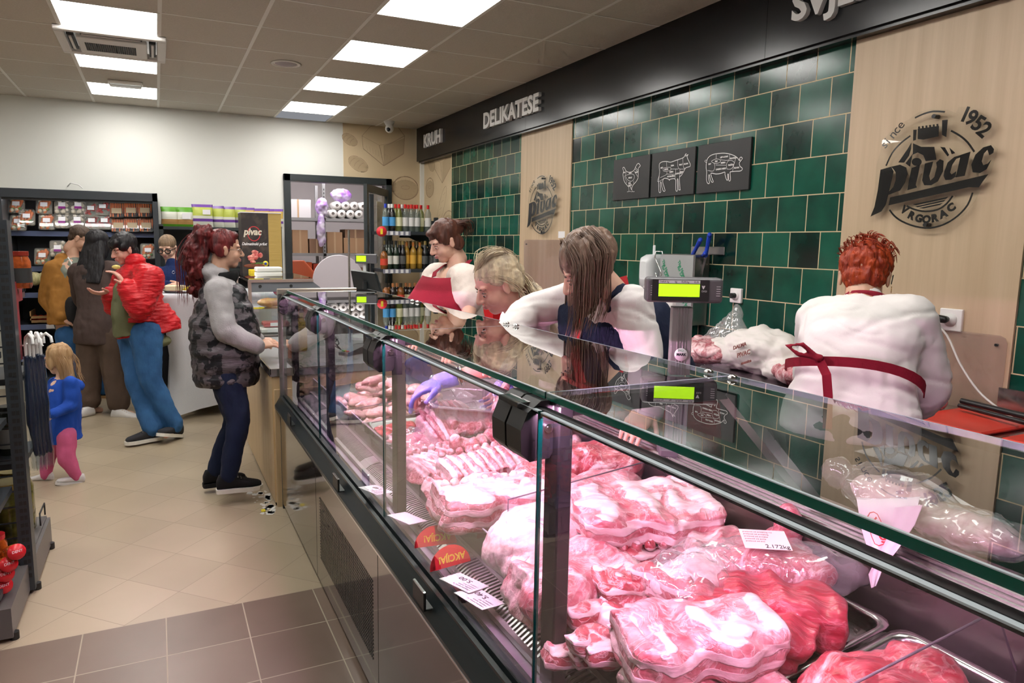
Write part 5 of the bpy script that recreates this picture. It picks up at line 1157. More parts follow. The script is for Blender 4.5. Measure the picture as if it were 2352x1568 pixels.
# ---------------------------------------------------------------- H: blonde assistant bending into the case
D = 2.86
J = dict(pel=atd(1330, 860, D+.25), chest=atd(1262, 790, D+.02), neck=atd(1205, 705, D-.02), head=atd(1142, 655, D-.05), hf=(-.84, .10, -.44), hu=(-.35, 0, .9), rc=(-.25, .95, -.05), rh=(-.3, .95, 0), gaze=-.006)
J.update(shL=atd(1225, 745, D-.17), elL=atd(1165, 835, D-.30), wrL=atd(1022, 872, D-.28), handL=((-.75, .35, -.35), (-.2, .2, -.9), (-.4, -.8, 0), .6),
         shR=atd(1190, 742, D+.18), elR=atd(1195, 820, D+.10), wrR=atd(1168, 868, D-.02), handR=((-.35, .2, -.8), (-.7, -.3, -.2), (-.3, -.6, .3), .75)); stand(J)
t, h = fig('blonde shop assistant with violet gloves bending down to reach into the counter', J, SK3, 1.0, 1.0, brow=(.20, .12, .08), lipc=M('lips_rose', (.62, .20, .20), .35))
HH = hair_m('hair_blonde', (.62, .50, .33), (.30, .235, .17), 42)
q = MB(); h.ell(q, (0, -.024, .052), (.085, .097, .082), 20); h.ell(q, (0, -.10, .015), (.035, .035, .032), 12)
for s in (-1, 1): h.ell(q, (s*.070, -.012, .040), (.016, .05, .034)); h.ell(q, (s*.066, -.055, .0), (.024, .045, .05))
fused('hair', q, HH, .0045, 2, t, ruff=(16, .004, (.4, 1, 1)), fold=[(90, .0025, (.3, 1, 1))])
a = h.p(0, -.10, .0); b_ = V(J['neck'])+V((.02, -.02, .02)); c = atd(1255, 745, D-.14); d_ = atd(1288, 800, D-.16)
q = MB(); loft(q, [(a, h.r*.05, h.u*.03), (a.lerp(b_, .6), h.r*.06, h.u*.035), (b_+V((0, -.02, .04)), V((0, .07, .02)), V((.02, 0, .04))), (c, V((.03, .045, .02)), V((.01, 0, .025))), (d_, V((.02, .02, 0)), V((0, 0, .02)))], 16)
fused('long_hair', q, HH, .005, 2, t, ruff=(26, .006, (.3, 1, 1)), fold=[(80, .003, (.25, 1, 1))])
strands('loose_strands', [[h.p(s*.06, .03, .06), h.p(s*.088, -.02, .02), h.p(s*.085, -.06, -.06), h.p(s*.07, -.05, -.16), h.p(s*.06, -.02, -.25)] for s in (-1, 1)]+[[a, a.lerp(b_, .5)+V((0, -.03, .03)), c+V((0, -.02, .02)), d_]]*2+[[h.p(0, .05, .09), h.p(s*.05, 0, .135), h.p(s*.04, -.07, .12), h.p(0, -.11, .05)] for s in (-1, 0, 1)], .0015, HH, t, .012, 130)
q = MB(); tor(q, J, 1.05, .02, 1.0, -.12); sleeve(q, J, 'R', 1.1, .02, 1, .55, r2=.05)
sh, el = V(J['shL']), V(J['elL']); cap(q, sh.lerp(V(J['neck']), .4), .07, sh, .068); cap(q, sh, .068, el, .058); garment('white_shirt', q, m_staffw, t, .008)
m_glove = M('violet_glove', (.22, .22, .62), .35, bump=(60, .3, (1, 1, 1)))
for s in 'LR':
    d, pn, sd, cu = J['hand'+s]; wr = V(J['wr'+s]); me = fused_mesh('glove', hand_mb(wr, d, pn, sd, cu, 1.14), .0036, 1, ruff=(50, .0015, (1, 1, 1))); 
    q = MB(); ax = (V(J['el'+s])-wr).normalized(); cap(q, wr+ax*-.02, .030, wr+ax*.035, .034, 14); m2 = fused_mesh('c', q, .004, 1, ruff=(40, .002, (1, 1, 1))); link('glove', join_mesh('glove', [me, m2], m_glove), t)
q = MB(); ax = (V(J['elL'])-V(J['wrL'])).normalized(); q.lathe([(.036, -.004), (.039, 0), (.036, .004), (.033, 0)], V(J['wrL'])+ax*.055, 20, ax=ax); q.lathe([(.035, -.003), (.038, 0), (.035, .003), (.032, 0)], V(J['wrL'])+ax*.066, 20, ax=ax+V((.1, .1, 0))); q.build('bracelet', m_chrome, t)
ribbon('apron_tie', [V(J['pel'])+V((-.1, -.2, .12)), V(J['pel'])+V((.02, -.22, .10)), V(J['pel'])+V((.12, -.16, .08))], .03, (0, 0, 1), m_apron, t)
q = MB(); leg(q, J, 'L', 1.1, .01, 1); leg(q, J, 'R', 1.1, .01, 1); q.ell(V(J['pel'])-V((0, 0, .05)), (.15, .17, .14)); garment('trousers', q, m_staffp, t)
for s in 'LR': shoe(t, J['an'+s], J['ft'+s], m_blacksh, m_blacksh)
# things in those gloved hands
rot = Matrix.Rotation(rad(-22), 4, 'Z') @ Matrix.Rotation(rad(24), 4, 'X') @ Matrix.Rotation(rad(6), 4, 'Y')
t2 = thing('plastic_tub', atd(1070, 925, 2.62), 'empty ribbed clear plastic tub tilted in violet gloved hands', 'tub')
open_tray('shell', atd(1066, 940, 2.62), .26, .19, .075, bpy.data.materials['tub_plastic'], t2, rot=rot, flare=.02)
q = MB(); P = [atd(1163, 885, 2.66), atd(1152, 905, 2.64), atd(1142, 935, 2.62), atd(1130, 965, 2.60)]
for a, b in zip(P, P[1:]): cap(q, a, .017, b, .020, 10)
me = fused_mesh('meat_strip', q, .005, 1, ruff=(30, .004, (1, 1, 1))); me.materials.append(MM['trim']); tag(link('meat_strip', me), 'thin red strip of meat hanging from the right violet glove', 'meat')
# ---------------------------------------------------------------- I: assistant with ash brown hair, navy waistcoat
D = 2.42
J = dict(pel=V((1.74, 2.10, .97)), chest=atd(1420, 770, D+.0), neck=atd(1392, 690, D-.02), head=atd(1352, 622, D-.06), hf=(-.76, .40, -.50), hu=(-.45, .2, .85), rc=(-.62, .78, .0), rh=(-.5, .85, 0), gaze=-.006)
J.update(shL=atd(1450, 702, D-.10), elL=atd(1480, 800, D-.12), wrL=V((1.40, 1.74, 1.03)), handL=((-.7, -.3, -.4), (0, .2, -1), (.3, -.6, 0), .5),
         shR=atd(1312, 690, D+.12), elR=atd(1212, 715, D+.16), wrR=atd(1165, 775, D+.02), handR=((-.5, .2, -.8), (-.3, -.3, -.4), (-.3, -.6, 0), .5)); stand(J)
t, h = fig('shop assistant with loose ash brown hair, white blouse, navy waistcoat and red apron', J, SK1, 1.0, 1.0, brow=(.14, .09, .07))
HI = hair_m('hair_ash_brown', (.24, .155, .11), (.13, .08, .06), 34)
q = MB(); h.ell(q, (0, -.026, .052), (.094, .104, .090), 22)
dn = V((0, 0, -1))
for s in (-1, 1): h.ell(q, (s*.080, -.014, .015), (.022, .066, .065))
for s, L_, fw_ in ((-1, .17, .012), (1, .22, .015)):
    c0 = h.p(s*.082, -.022, .03); R = []
    for i in range(9):
        u = i/8; c = c0+dn*L_*u+h.f*.02*u+V((-.0, 0, 0))
        R.append((c, V(h.f)*(.074-.04*u*u), h.r*(.026-.010*u)))
    loft(q, R, 18)
fused('hair', q, HI, .005, 2, t, ruff=(24, .008, (1, 1, .25)), fold=[(70, .004, (1, 1, .15)), (150, .0012, (1, 1, .15))])
gd = []
for s in (-1, 1):
    for f_ in (-.08, -.05, -.02, .01, .035): c0 = h.p(s*.10, f_, .05); gd.append([h.p(s*.04, f_*.8, .13), c0, c0+dn*.09+h.r*s*.006, c0+dn*.18, c0+dn*(.25+.02*f_/.07)+h.f*.02])
strands('loose_strands', gd, .0016, HI, t, .010, 170)
q = MB(); tor(q, J, 1.04, .014, 1.0, -.1); sleeve(q, J, 'L', 1.02, .014, 1, 1.0, r2=.042); sleeve(q, J, 'R', 1.05, .014, 1, 1.0, r2=.042); cap(q, V(J['neck'])-V((0, 0, .03)), .068, V(J['neck'])+V((-.01, 0, .02)), .058); garment('white_blouse', q, m_staffw, t, .008, gar=FOLDY)
m_wst = cloth('navy_waistcoat', (.012, .018, .045), bump=(50, .3, (3, 3, .2)))
q = MB(); tor(q, J, 1.06, .036, 1.0, -.02, top=True, bust=.06); [q.ell(V(J['sh'+s]).lerp(V(J['neck']), .35), .066, 12) for s in 'LR']; garment('waistcoat', q, m_wst, t, .008)
m_redap = cloth('red_apron', (.40, .016, .022))
ch, ne, fc, rc = V(J['chest']), V(J['neck']), J['fc'], V(J['rc']).normalized()
patch('apron', J, 1.1, 1.0, .054, [(-.3, 1.6, .02), (0, 1.6, .01), (.3, 1.35, .005), (.6, 1.1, .02), (.8, .85, .045), (.95, .66, .055), (1.05, .56, .055)], m_redap, t)
for s in (-1, 1): ribbon('apron_strap', [ch-J['up']*.01+fc*.200+rc*s*.088, ch.lerp(ne, .5)+fc*.168+rc*s*.095, ne+rc*s*.085+fc*.03+V((0, 0, .02)), ne+rc*s*.04-fc*.08+V((0, 0, .02))], .032, [rc, rc, fc, rc], m_redap, t)
q = MB(); leg(q, J, 'L', 1.1, .01, 1); leg(q, J, 'R', 1.1, .01, 1); q.ell(V(J['pel'])-V((0, 0, .05)), (.16, .16, .14)); garment('trousers', q, m_staffp, t)
for s in 'LR': shoe(t, J['an'+s], J['ft'+s], m_blacksh, m_blacksh)
# ---------------------------------------------------------------- J: assistant with short orange hair, seen from behind
D = 2.42
J = dict(pel=atd(1952, 925, D), chest=atd(1975, 790, D+.05), neck=atd(1985, 695, D+.12), head=atd(1985, 640, D+.17), hf=(.66, .46, -.45), hu=(.3, .2, .9), rc=(.53, -.85, 0), rh=(.53, -.85, 0))
J.update(shR=atd(2086, 735, D+.0), elR=atd(2122, 890, D+.05), wrR=atd(2075, 975, D+.22), handR=((.2, .8, -.5), (-.3, .3, -.8), (.2, .3, .4), .4),
         shL=atd(1888, 735, D+.16), elL=atd(1872, 850, D+.26), wrL=atd(1930, 905, D+.42), handL=((.7, .2, -.5), (0, .3, -1), (.2, .3, .4), .4)); stand(J)
t, h = fig('shop assistant seen from behind with short orange hair and burgundy apron ties', J, SK2, 1.03, 1.15, face=False)
HJ = hair_m('hair_orange', (.42, .055, .012), (.22, .022, .010), 60)
q = MB(); h.ell(q, (0, -.016, .045), (.088, .100, .088), 20); h.ell(q, (0, -.045, -.02), (.068, .055, .055)); h.ell(q, (0, .03, .10), (.055, .05, .03))
fused('hair', q, HJ, .0045, 1, t, ruff=(30, .007, (1, 1, .6)), fold=[(70, .005, (1, 1, .4)), (130, .003, (1, 1, .5))])
gd = [[h.p(.085*cos(a)*sin(b), .095*sin(a)*sin(b)-.015, .045+.088*cos(b)), h.p(.095*cos(a)*sin(b), .105*sin(a)*sin(b)-.02, .06+.10*cos(b)), h.p(.10*cos(a+.3)*sin(b+.15), .112*sin(a+.3)*sin(b+.15)-.03, .055+.102*cos(b+.15))] for a in [i*.42 for i in range(15)] for b in (.2, .55, .9, 1.2)]
strands('short_tufts', gd, .0018, HJ, t, .006, 260)
q = MB(); tor(q, J, 1.12, .024, 1.03, -.10, belly=1.1, hem=.01); sleeve(q, J, 'R', 1.25, .018, 1, .30, r2=.056, r0=.062, r1=.056); sleeve(q, J, 'L', 1.2, .018, 1, .5, r2=.05, r0=.062, r1=.056); cap(q, V(J['neck'])-V((0, 0, .05)), .085, V(J['neck']), .070)
garment('white_shirt', q, m_staffw, t, .008, gar=FOLDY)
q = MB(); q.lathe([(.060, -.012), (.068, 0), (.064, .010), (.055, .0)], V(J['neck'])+V((.0, .0, .02)), 20, ax=h.u+V((0, 0, .6))); q.build('neck_strap', m_apron, t)
bk = -J['fc']; rc = V(J['rc']).normalized(); pe = V(J['pel'])
wl = pe+V((0, 0, .09)); ring = [wl+rc*(.216*sin(a))+bk*(.170*cos(a))+V((0, 0, .012*sin(a*2)-.02*sin(a))) for a in [(-1.7+3.4*i/18) for i in range(19)]]
ribbon('waist_tie', ring, .032, (0, 0, 1), m_apron, t)
kn = wl+bk*.185-rc*.09
q = MB(); q.ell(kn, (.018, .018, .014)); 
q.tube([kn, kn-rc*.05+V((0, 0, .035))+bk*.02, kn-rc*.10+V((0, 0, .03))+bk*.01, kn-rc*.06+V((0, 0, -.0))+bk*.02, kn], .009, 6)
fused('bow', q, m_apron, .005, 1, t)
ribbon('tie_end', [kn, kn+rc*.03+V((0, 0, -.06))+bk*.02, kn+rc*.04+V((0, 0, -.13))+bk*.025, kn+rc*.045+V((0, 0, -.24))+bk*.02], .028, rc, m_apron, t)
q = MB(); ear_ = M('gold'); q.tube([h.p(.088+.008*cos(a)*0, -.012+.010*cos(a), -.045+.011*sin(a)) for a in [i*pi/5 for i in range(11)]], .0014, 5); q.build('earring', ear_, t)
q = MB(); q.tube([h.p(.088, .0, .012), h.p(.09, -.02, .008), h.p(.086, -.025, -.03)], .0018, 5); q.build('spectacle_arm', m_blk, t)
q = MB(); leg(q, J, 'L', 1.2, .012, 1.05); leg(q, J, 'R', 1.2, .012, 1.05); q.ell(V(J['pel'])-V((0, 0, .06)), (.19, .18, .14)); garment('trousers', q, m_staffp, t)
for s in 'LR': shoe(t, J['an'+s], J['ft'+s], m_blacksh, m_blacksh)
# ================================================================ ON AND BEFORE THE RIGHT-HAND WALL
m_board = M('black_board', (.018, .018, .019), .45); m_chalk = M('chalk_white', (.78, .78, .76), .7)
RU, UP = V((0, -1, 0)), V((0, 0, 1))
def zc(u, v): p = atx(1380+u*370/2352, 300+v*180/1144, 3.068); return p
def stroke(q, pts, wd, n=V((-1, 0, 0)), lift=.0012, close=False, mi=0):
    P = [V(p) for p in pts]
    if close: P.append(P[0])
    S = []
    N_ = len(P)
    for i in range(N_-1):
        p0 = P[i-1] if i else (P[-2] if close else P[0]); p1, p2 = P[i], P[i+1]; p3 = P[i+2] if i+2 < N_ else (P[1] if close else P[-1])
        for t_ in (0, .34, .67): S.append(.5*((2*p1)+(p2-p0)*t_+(2*p0-5*p1+4*p2-p3)*t_*t_+(3*p1-p0-3*p2+p3)*t_**3))
    S.append(P[-1]); L_ = []; R_ = []
    for i, p in enumerate(S):
        d = S[min(i+1, len(S)-1)]-S[max(i-1, 0)]
        if d.length < 1e-7: d = V((0, -1, 0))
        s = d.normalized().cross(n)*wd/2; L_.append(p+s+n*lift); R_.append(p-s+n*lift)
    v = L_+R_; k = len(S)
    q.add(v, [(i, i+1, k+i+1, k+i) for i in range(k-1)], mi)
    return q
POST = [
 ('rooster', (4.323, 3.905), 'black square board with a white line drawing of a rooster, left of the three boards', 'black butcher boards on the tiles',
  [[(322, 545), (340, 535), (356, 560), (372, 590), (412, 607), (460, 598), (490, 572), (512, 525), (532, 490), (556, 478), (578, 512), (565, 530), (552, 545), (550, 580), (548, 640), (545, 690), (520, 740), (480, 785), (462, 815), (448, 860), (432, 815), (415, 812), (408, 820), (385, 795), (350, 750), (334, 700), (325, 640), (332, 590)]],
  [[(408, 820), (410, 885), (385, 892)], [(410, 885), (440, 885)], [(452, 815), (462, 885), (495, 888)], [(462, 885), (445, 895)], [(358, 655), (400, 642), (450, 630), (488, 650), (490, 690), (465, 730), (430, 738), (390, 712), (358, 655)], [(376, 600), (358, 655)], [(490, 590), (540, 670)], [(510, 540), (548, 580)], [(500, 560), (545, 600)], [(385, 735), (375, 765)], [(480, 735), (482, 770)], [(345, 660), (375, 735)]],
  [('BUT', 335, 612), ('LEDA', 412, 620), ('KRILCE', 405, 690), ('VRAT', 505, 610), ('PRSA', 405, 768), ('BATAK', 405, 798)]),
 ('bull', (3.885, 3.463), 'black square board with a white line drawing of a bull, middle of the three boards', 'black butcher boards on the tiles',
  [[(862, 480), (900, 455), (960, 450), (1020, 460), (1080, 440), (1190, 402), (1220, 380), (1235, 350), (1250, 335), (1240, 372), (1262, 360), (1278, 345), (1262, 385), (1290, 450), (1308, 490), (1305, 520), (1280, 530), (1240, 545), (1215, 590), (1180, 650), (1150, 690), (1160, 850), (1165, 860), (1140, 862), (1135, 800), (1128, 710), (1118, 720), (1122, 870), (1098, 872), (1094, 800), (1088, 705), (1010, 710), (1008, 725), (985, 705), (930, 695), (905, 740), (925, 820), (940, 875), (915, 880), (895, 820), (880, 745), (870, 790), (878, 890), (852, 892), (845, 760), (850, 690), (862, 600), (855, 530)]],
  [[(856, 650), (830, 735), (842, 740)], [(960, 455), (965, 530)], [(1125, 430), (1135, 550), (1225, 560)], [(1200, 400), (1208, 530), (1235, 548)], [(965, 600), (960, 640), (870, 685)], [(1020, 560), (1130, 560)], [(965, 632), (1085, 636)], [(1095, 562), (1086, 700)], [(1158, 560), (1150, 690)], [(915, 545), (1015, 535), (1018, 580), (920, 590), (915, 545)], [(935, 690), (850, 745)]],
  [('BUT', 875, 545), ('BIFTEK', 930, 568), ('LEDA', 1025, 512), ('VRAT', 1145, 500), ('GLAVA', 1215, 488), ('REBRA', 1005, 605), ('POTRBUŠINA', 972, 672), ('PRSA', 1160, 606), ('LOPATICA', 1092, 630)]),
 ('pig', (3.440, 3.012), 'black square board with a white line drawing of a pig, nearest of the three boards', 'black butcher boards on the tiles',
  [[(1552, 430), (1590, 375), (1650, 345), (1730, 332), (1800, 328), (1880, 340), (1950, 365), (2000, 400), (2020, 432), (2035, 430), (2028, 405), (2050, 385), (2068, 405), (2055, 430), (2025, 470), (2035, 520), (2065, 545), (2062, 575), (2030, 590), (1985, 592), (1900, 600), (1890, 620), (1895, 720), (1872, 728), (1866, 640), (1855, 640), (1858, 715), (1838, 715), (1815, 640), (1812, 605), (1750, 625), (1680, 632), (1610, 622), (1625, 690), (1645, 745), (1620, 748), (1600, 700), (1585, 640), (1575, 680), (1588, 765), (1560, 765), (1545, 710), (1548, 600), (1540, 530)]],
  [[(1552, 465), (1525, 455), (1525, 435), (1545, 430), (1548, 450)], [(1688, 345), (1685, 410)], [(1885, 345), (1870, 430), (1750, 425)], [(1975, 380), (1965, 430), (1945, 500), (1925, 590)], [(1660, 480), (1665, 540), (1640, 590), (1560, 580)], [(1680, 500), (1830, 505)], [(1845, 560), (1835, 500), (1860, 445), (1910, 435), (1950, 465), (1935, 520), (1900, 560), (1845, 560)], [(1622, 440), (1690, 412), (1750, 430), (1735, 465), (1670, 478), (1622, 455), (1622, 440)]],
  [('BUT', 1575, 490), ('FILE', 1668, 450), ('LEĐA-KARE', 1745, 392), ('VRATINA', 1885, 408), ('REBRA', 1755, 472), ('PLEĆKA', 1862, 505), ('CARSKO MESO', 1680, 568), ('GLAVA', 1948, 545)])]
for nm, (ya, yb), lab, grp, A, B, T in POST:
    t = thing('butcher_board', (3.08, (ya+yb)/2, 1.87), lab, 'board', grp)
    q = MB(); q.box((3.070, yb, 1.871), (3.087, ya, 2.163)); q.build('panel', m_board, t, bevel=.002)
    q = MB()
    for a in A: stroke(q, [zc(*p) for p in a], .0042, close=True)
    for a in B: stroke(q, [zc(*p) for p in a], .0024)
    q.build('line_drawing', m_chalk, t)
    for s, u, v_ in T: text(s, 'lettering', .0125, m_chalk, zc(u, v_)+V((-.0013, 0, -.004)), RU, UP, .0006, t, offset=.0006)
# ---- round acrylic logo, twice
m_black = M('logo_black', (.006, .006, .007), .12, coat=.5)
m_logo_ac = glass('logo_acrylic', (.97, .975, .97), 1.3)
C0 = atx(1950+740*.2551, 200+745*.2551, 3.06)
def lc(u, v): p = atx(1950+u*.25510, 200+v*.25510, 3.06); return (-(p.y-C0.y), p.z-C0.z)
PLATE = [(210, 1168), (255, 900), (268, 700), (300, 590), (320, 480), (420, 380), (560, 290), (650, 225), (760, 200), (900, 205), (980, 240), (1010, 180), (1100, 185), (1230, 250), (1300, 330), (1290, 400), (1222, 460), (1232, 510), (1300, 510), (1355, 560), (1332, 640), (1310, 720), (1280, 800), (1210, 900), (1150, 1030), (1050, 1150), (900, 1240), (760, 1275), (600, 1262), (450, 1195), (350, 1115), (285, 1155)]
SOL = [[(305, 745), (400, 718), (422, 760), (372, 975), (350, 1060), (310, 1120), (215, 1165), (250, 1080), (280, 930)], [(400, 718), (480, 700), (535, 725), (548, 780), (525, 860), (480, 930), (372, 972), (378, 945), (420, 900), (440, 840), (442, 770), (425, 745)],
 [(585, 730), (660, 700), (640, 800), (620, 880), (632, 905), (545, 930), (560, 850)], [(630+45*cos(a), 675-36*sin(a)) for a in [i*pi/8 for i in range(16)]],
 [(705, 690), (778, 672), (742, 800), (752, 845), (790, 810), (812, 720), (806, 680), (840, 650), (872, 665), (866, 760), (820, 850), (760, 885), (700, 885), (680, 840)],
 [(880, 760), (910, 680), (970, 630), (1030, 612), (1025, 634), (985, 648), (950, 700), (930, 770), (945, 790), (985, 760), (980, 808), (940, 835), (890, 838), (873, 800)], [(1028, 612), (1115, 583), (1062, 800), (980, 815), (1000, 740)],
 [(1326, 560), (1300, 525), (1230, 545), (1160, 610), (1122, 700), (1135, 768), (1200, 775), (1260, 740), (1302, 655), (1270, 690), (1230, 705), (1215, 670), (1235, 600), (1268, 565), (1285, 615), (1320, 595)],
 [(392, 995), (1274, 786), (1225, 850), (1188, 905), (1100, 902), (376, 1065)],
 [(600, 387), (630, 385), (622, 478), (598, 485)], [(640, 378), (830, 352), (826, 445), (690, 475), (640, 470)], [(860, 300), (910, 296), (896, 452), (858, 432)],
 [(598, 508), (672, 540), (788, 540), (808, 655), (712, 668), (690, 615), (640, 590), (590, 612), (570, 718), (530, 688), (596, 600)], [(582, 502), (548, 560), (465, 680), (515, 682), (560, 620), (578, 560)],
 [(843, 540), (885, 545), (922, 612), (908, 625)], [(925, 548), (968, 585), (977, 596), (946, 606)], [(590, 1057), (915, 988), (895, 1006), (625, 1064)], [(616, 1076), (892, 1014), (872, 1032), (640, 1083)], [(645, 1090), (868, 1042), (838, 1062), (690, 1094)]]
for i in range(6): SOL.append([(645+i*33, 378-i*4.6), (661+i*33, 376-i*4.6), (659+i*33, 356-i*4.6), (643+i*33, 358-i*4.6)])
ARC = [[(615, 280), (690, 245), (780, 222), (885, 226)], [(940, 395), (1020, 440), (1090, 500), (1150, 585)], [(575, 440), (490, 505), (410, 595), (355, 710)], [(1135, 950), (1090, 1060), (1000, 1160), (880, 1235), (750, 1268), (620, 1255), (500, 1210), (430, 1160), (385, 1105)], [(955, 980), (900, 1050), (820, 1103), (710, 1120), (610, 1102), (540, 1070)]]
LET = [(c, 345+i*36, 560-i*43, 49, .058, 0) for i, c in enumerate('since')]+[(c, u, v, a, .082, .0022) for c, u, v, a in (('1', 1000, 300, -20), ('9', 1052, 322, -28), ('5', 1108, 362, -36), ('2', 1160, 410, -43))]+[(c, u, v, a, .044, .0026) for c, u, v, a in (('V', 482, 1118, -34), ('R', 545, 1172, -25), ('G', 610, 1205, -12), ('O', 678, 1222, 0), ('R', 765, 1215, 10), ('A', 848, 1185, 24), ('C', 925, 1130, 34))]
def logo(yc, zc_, lab):
    t = thing('logo_sign', (3.06, yc, zc_), lab, 'sign', 'round clear acrylic shop logos')
    def W(u, v): a, b = lc(u, v); return V((3.045, yc-a, zc_+b))
    q = MB(); P = [W(*p) for p in PLATE]; q.add(P+[p+V((.005, 0, 0)) for p in P], [tuple(range(len(P))), tuple(range(len(P), 2*len(P)))[::-1]]+[(i, (i+1) % len(P), len(P)+(i+1) % len(P), len(P)+i) for i in range(len(P))]); q.build('acrylic_plate', m_logo_ac, t)
    q = MB()
    for s in SOL: P = [W(*p)+V((-.0012, 0, 0)) for p in s]; q.add(P+[p+V((.0014, 0, 0)) for p in P], [tuple(range(len(P))), tuple(range(len(P), 2*len(P)))[::-1]]+[(i, (i+1) % len(P), len(P)+(i+1) % len(P), len(P)+i) for i in range(len(P))])
    for a in ARC: stroke(q, [W(*p) for p in a], .0075)
    q.build('emblem', m_black, t)
    ms = []
    for c, u, v, ang, sz, off in LET:
        r = V((0, -cos(rad(ang)), sin(rad(ang)))); up = V((0, sin(rad(ang)), cos(rad(ang))))
        o = text(c, 'lettering', sz, m_black, W(u, v)+V((-.0008, 0, 0)), r, up, .0012, t, offset=off)
    q = MB()
    for u, v in ((785, 265), (705, 1240)): q.cyl(W(u, v)+V((-.003, 0, 0)), W(u, v)+V((.03, 0, 0)), .009, 12)
    q.build('standoff', m_hinge, t)
logo(C0.y, C0.z, 'large round clear acrylic logo with black lettering, above the person with orange hair')
logo(5.33, 1.885, 'smaller-looking far round acrylic logo with black lettering, between two green tiled walls')
# ---- plexiglass splash guards, socket covers, note
m_plexi = glass('plexi', (.90, .86, .85), 1.2, .05, milky=.10, mcol=(.7, .62, .58))
for (y0, y1, z0, z1, lab) in ((1.60, 2.15, .86, 1.205, 'clear scratched splash guard screwed to the oak panel behind the person with orange hair'), (4.93, 5.68, .95, 1.585, 'tall clear splash guard on the far oak panel below the smaller-looking logo')):
    t = thing('splash_guard', (3.06, (y0+y1)/2, z0), lab, 'splash guard')
    r = .03; P = [(y0+r, z1), (y0+r*.3, z1-r*.3), (y0, z1-r), (y0, z0), (y1, z0), (y1, z1-r), (y1-r*.3, z1-r*.3), (y1-r, z1)]
    q = MB(); q.prism([(-a, b) for a, b in P], (3.068, 0, 0), RU, UP, (.004, 0, 0)); q.build('sheet', m_plexi, t)
    q = MB()
    for y in (y0+.04, y1-.04): q.cyl((3.066, y, z1-.04), (3.078, y, z1-.04), .006, 10)
    q.build('screw', m_hinge, t)
def socket(y, z, lab, w_=.085, plugdir=1):
    t = thing('power_socket', (3.08, y, z), lab, 'socket', 'white wall sockets')
    q = MB(); q.box((3.066, y-w_/2, z-w_/2), (3.085, y+w_/2, z+w_/2)); q.build('plate', M('socket_white', (.82, .81, .78), .35), t, bevel=.004, seg=2)
    q = MB(); q.lathe([(.028, 0), (.028, .004), (.0, .004)], (3.066, y, z), 20, ax=(-1, 0, 0)); q.build('ring', M('socket_white2', (.74, .73, .70), .35), t)
    return t
socket(3.058, 1.262, 'white wall socket on the green tiles behind the clear plastic bag'); socket(1.828, 1.248, 'white wall socket on the oak panel with a black plug and white cable', .095)
t = thing('power_plug', (3.03, 1.86, 1.25), 'black angled plug with a long white cable hanging down in front of the oak panel', 'plug')
q = MB(); cap(q, (3.035, 1.835, 1.250), .017, (3.02, 1.895, 1.258), .016, 12); q.cyl((3.062, 1.84, 1.25), (3.03, 1.84, 1.25), .014); fused('plug_body', q, m_hinge, .004, 1, t)
q = MB(); P = [V((3.01, 1.875, 1.25)), atx(2175, 770, 3.02), atx(2205, 835, 3.0), atx(2245, 895, 2.99), atx(2290, 935, 2.97), atx(2352, 975, 2.94), atx(2440, 1010, 2.9)]
S = []
for i in range(len(P)-1):
    p0, p1, p2, p3 = P[max(i-1, 0)], P[i], P[i+1], P[min(i+2, len(P)-1)]
    for t_ in (0, .25, .5, .75): S.append(.5*((2*p1)+(p2-p0)*t_+(2*p0-5*p1+4*p2-p3)*t_*t_+(3*p1-p0-3*p2+p3)*t_**3))
q.tube(S, .0045, 8); q.build('cable', M('cable_white', (.66, .63, .60), .5), t)
q = MB(); q.cyl((3.066, 3.06, 1.262), (3.035, 3.06, 1.262), .016, 14); tag(q.build('power_plug', m_hinge), 'small round black plug in the white socket on the green tiles', 'plug')
q = MB(); q.box((3.076, 4.99, 1.60), (3.078, 5.09, 1.655)); tag(q.build('paper_note', m_card), 'small white note stuck on the far oak panel above the splash guard', 'note')
# ---- soap dispenser
y, z = 3.80, 1.36
t = thing('soap_dispenser', (3.03, y, 1.2), 'white wall soap dispenser left of the steel knife box', 'dispenser')
q = MB(); loft(q, [((3.085, y, z), (0, .062, 0), (0, 0, .13)), ((3.02, y, z), (0, .062, 0), (0, 0, .128)), ((2.98, y, z+.01), (0, .055, 0), (0, 0, .10)), ((2.965, y, z+.02), (0, .035, 0), (0, 0, .06))], 24, 5); q.build('shell', M('dispenser_white', (.76, .77, .78), .25), t)
q = MB(); q.box((3.05, y-.012, 1.48), (3.06, y+.012, 1.55)); q.build('lever', M('dispenser_white'), t, bevel=.004)
q = MB(); q.box((2.975, y-.005, 1.36), (2.985, y+.03, 1.40)); q.build('keyhole', m_blk, t)
# ---- steel knife box with blue handled knives
t = thing('knife_box', (3.02, 3.34, 1.1), 'brushed steel knife box on the wall with green-printed protective film', 'knife box')
m_film2 = M('film_covered_steel', (.50, .52, .53), .4, .5)
q = MB(); q.box((2.965, 3.30, 1.06), (3.085, 3.62, 1.495)); q.build('casing', [m_steel2], t, bevel=.003)
q = MB(); q.box((2.962, 3.31, 1.06), (2.9655, 3.618, 1.49)); q.build('film', m_film2, t)
q = MB(); q.box((3.078, 3.18, 1.495), (3.086, 3.47, 1.545)); q.build('flange', m_steel2, t, bevel=.004)
m_gpr = M('green_print', (.02, .30, .14), .6)
for (yy, zz) in ((3.60, 1.45), (3.45, 1.45), (3.56, 1.30), (3.40, 1.25)):
    r = V((0, -.52, -.85)).normalized(); u = V((0, -.85, .52)).normalized()
    for k, s in enumerate(('The Nowness', 'for LASER Fibre')): text(s, 'film_print', .030, m_gpr, V((2.9608, yy-.03*k*0, zz-.035*k)), r, u, .0006, t, offset=.0008)
m_blue = M('knife_blue', (.01, .05, .50), .35)
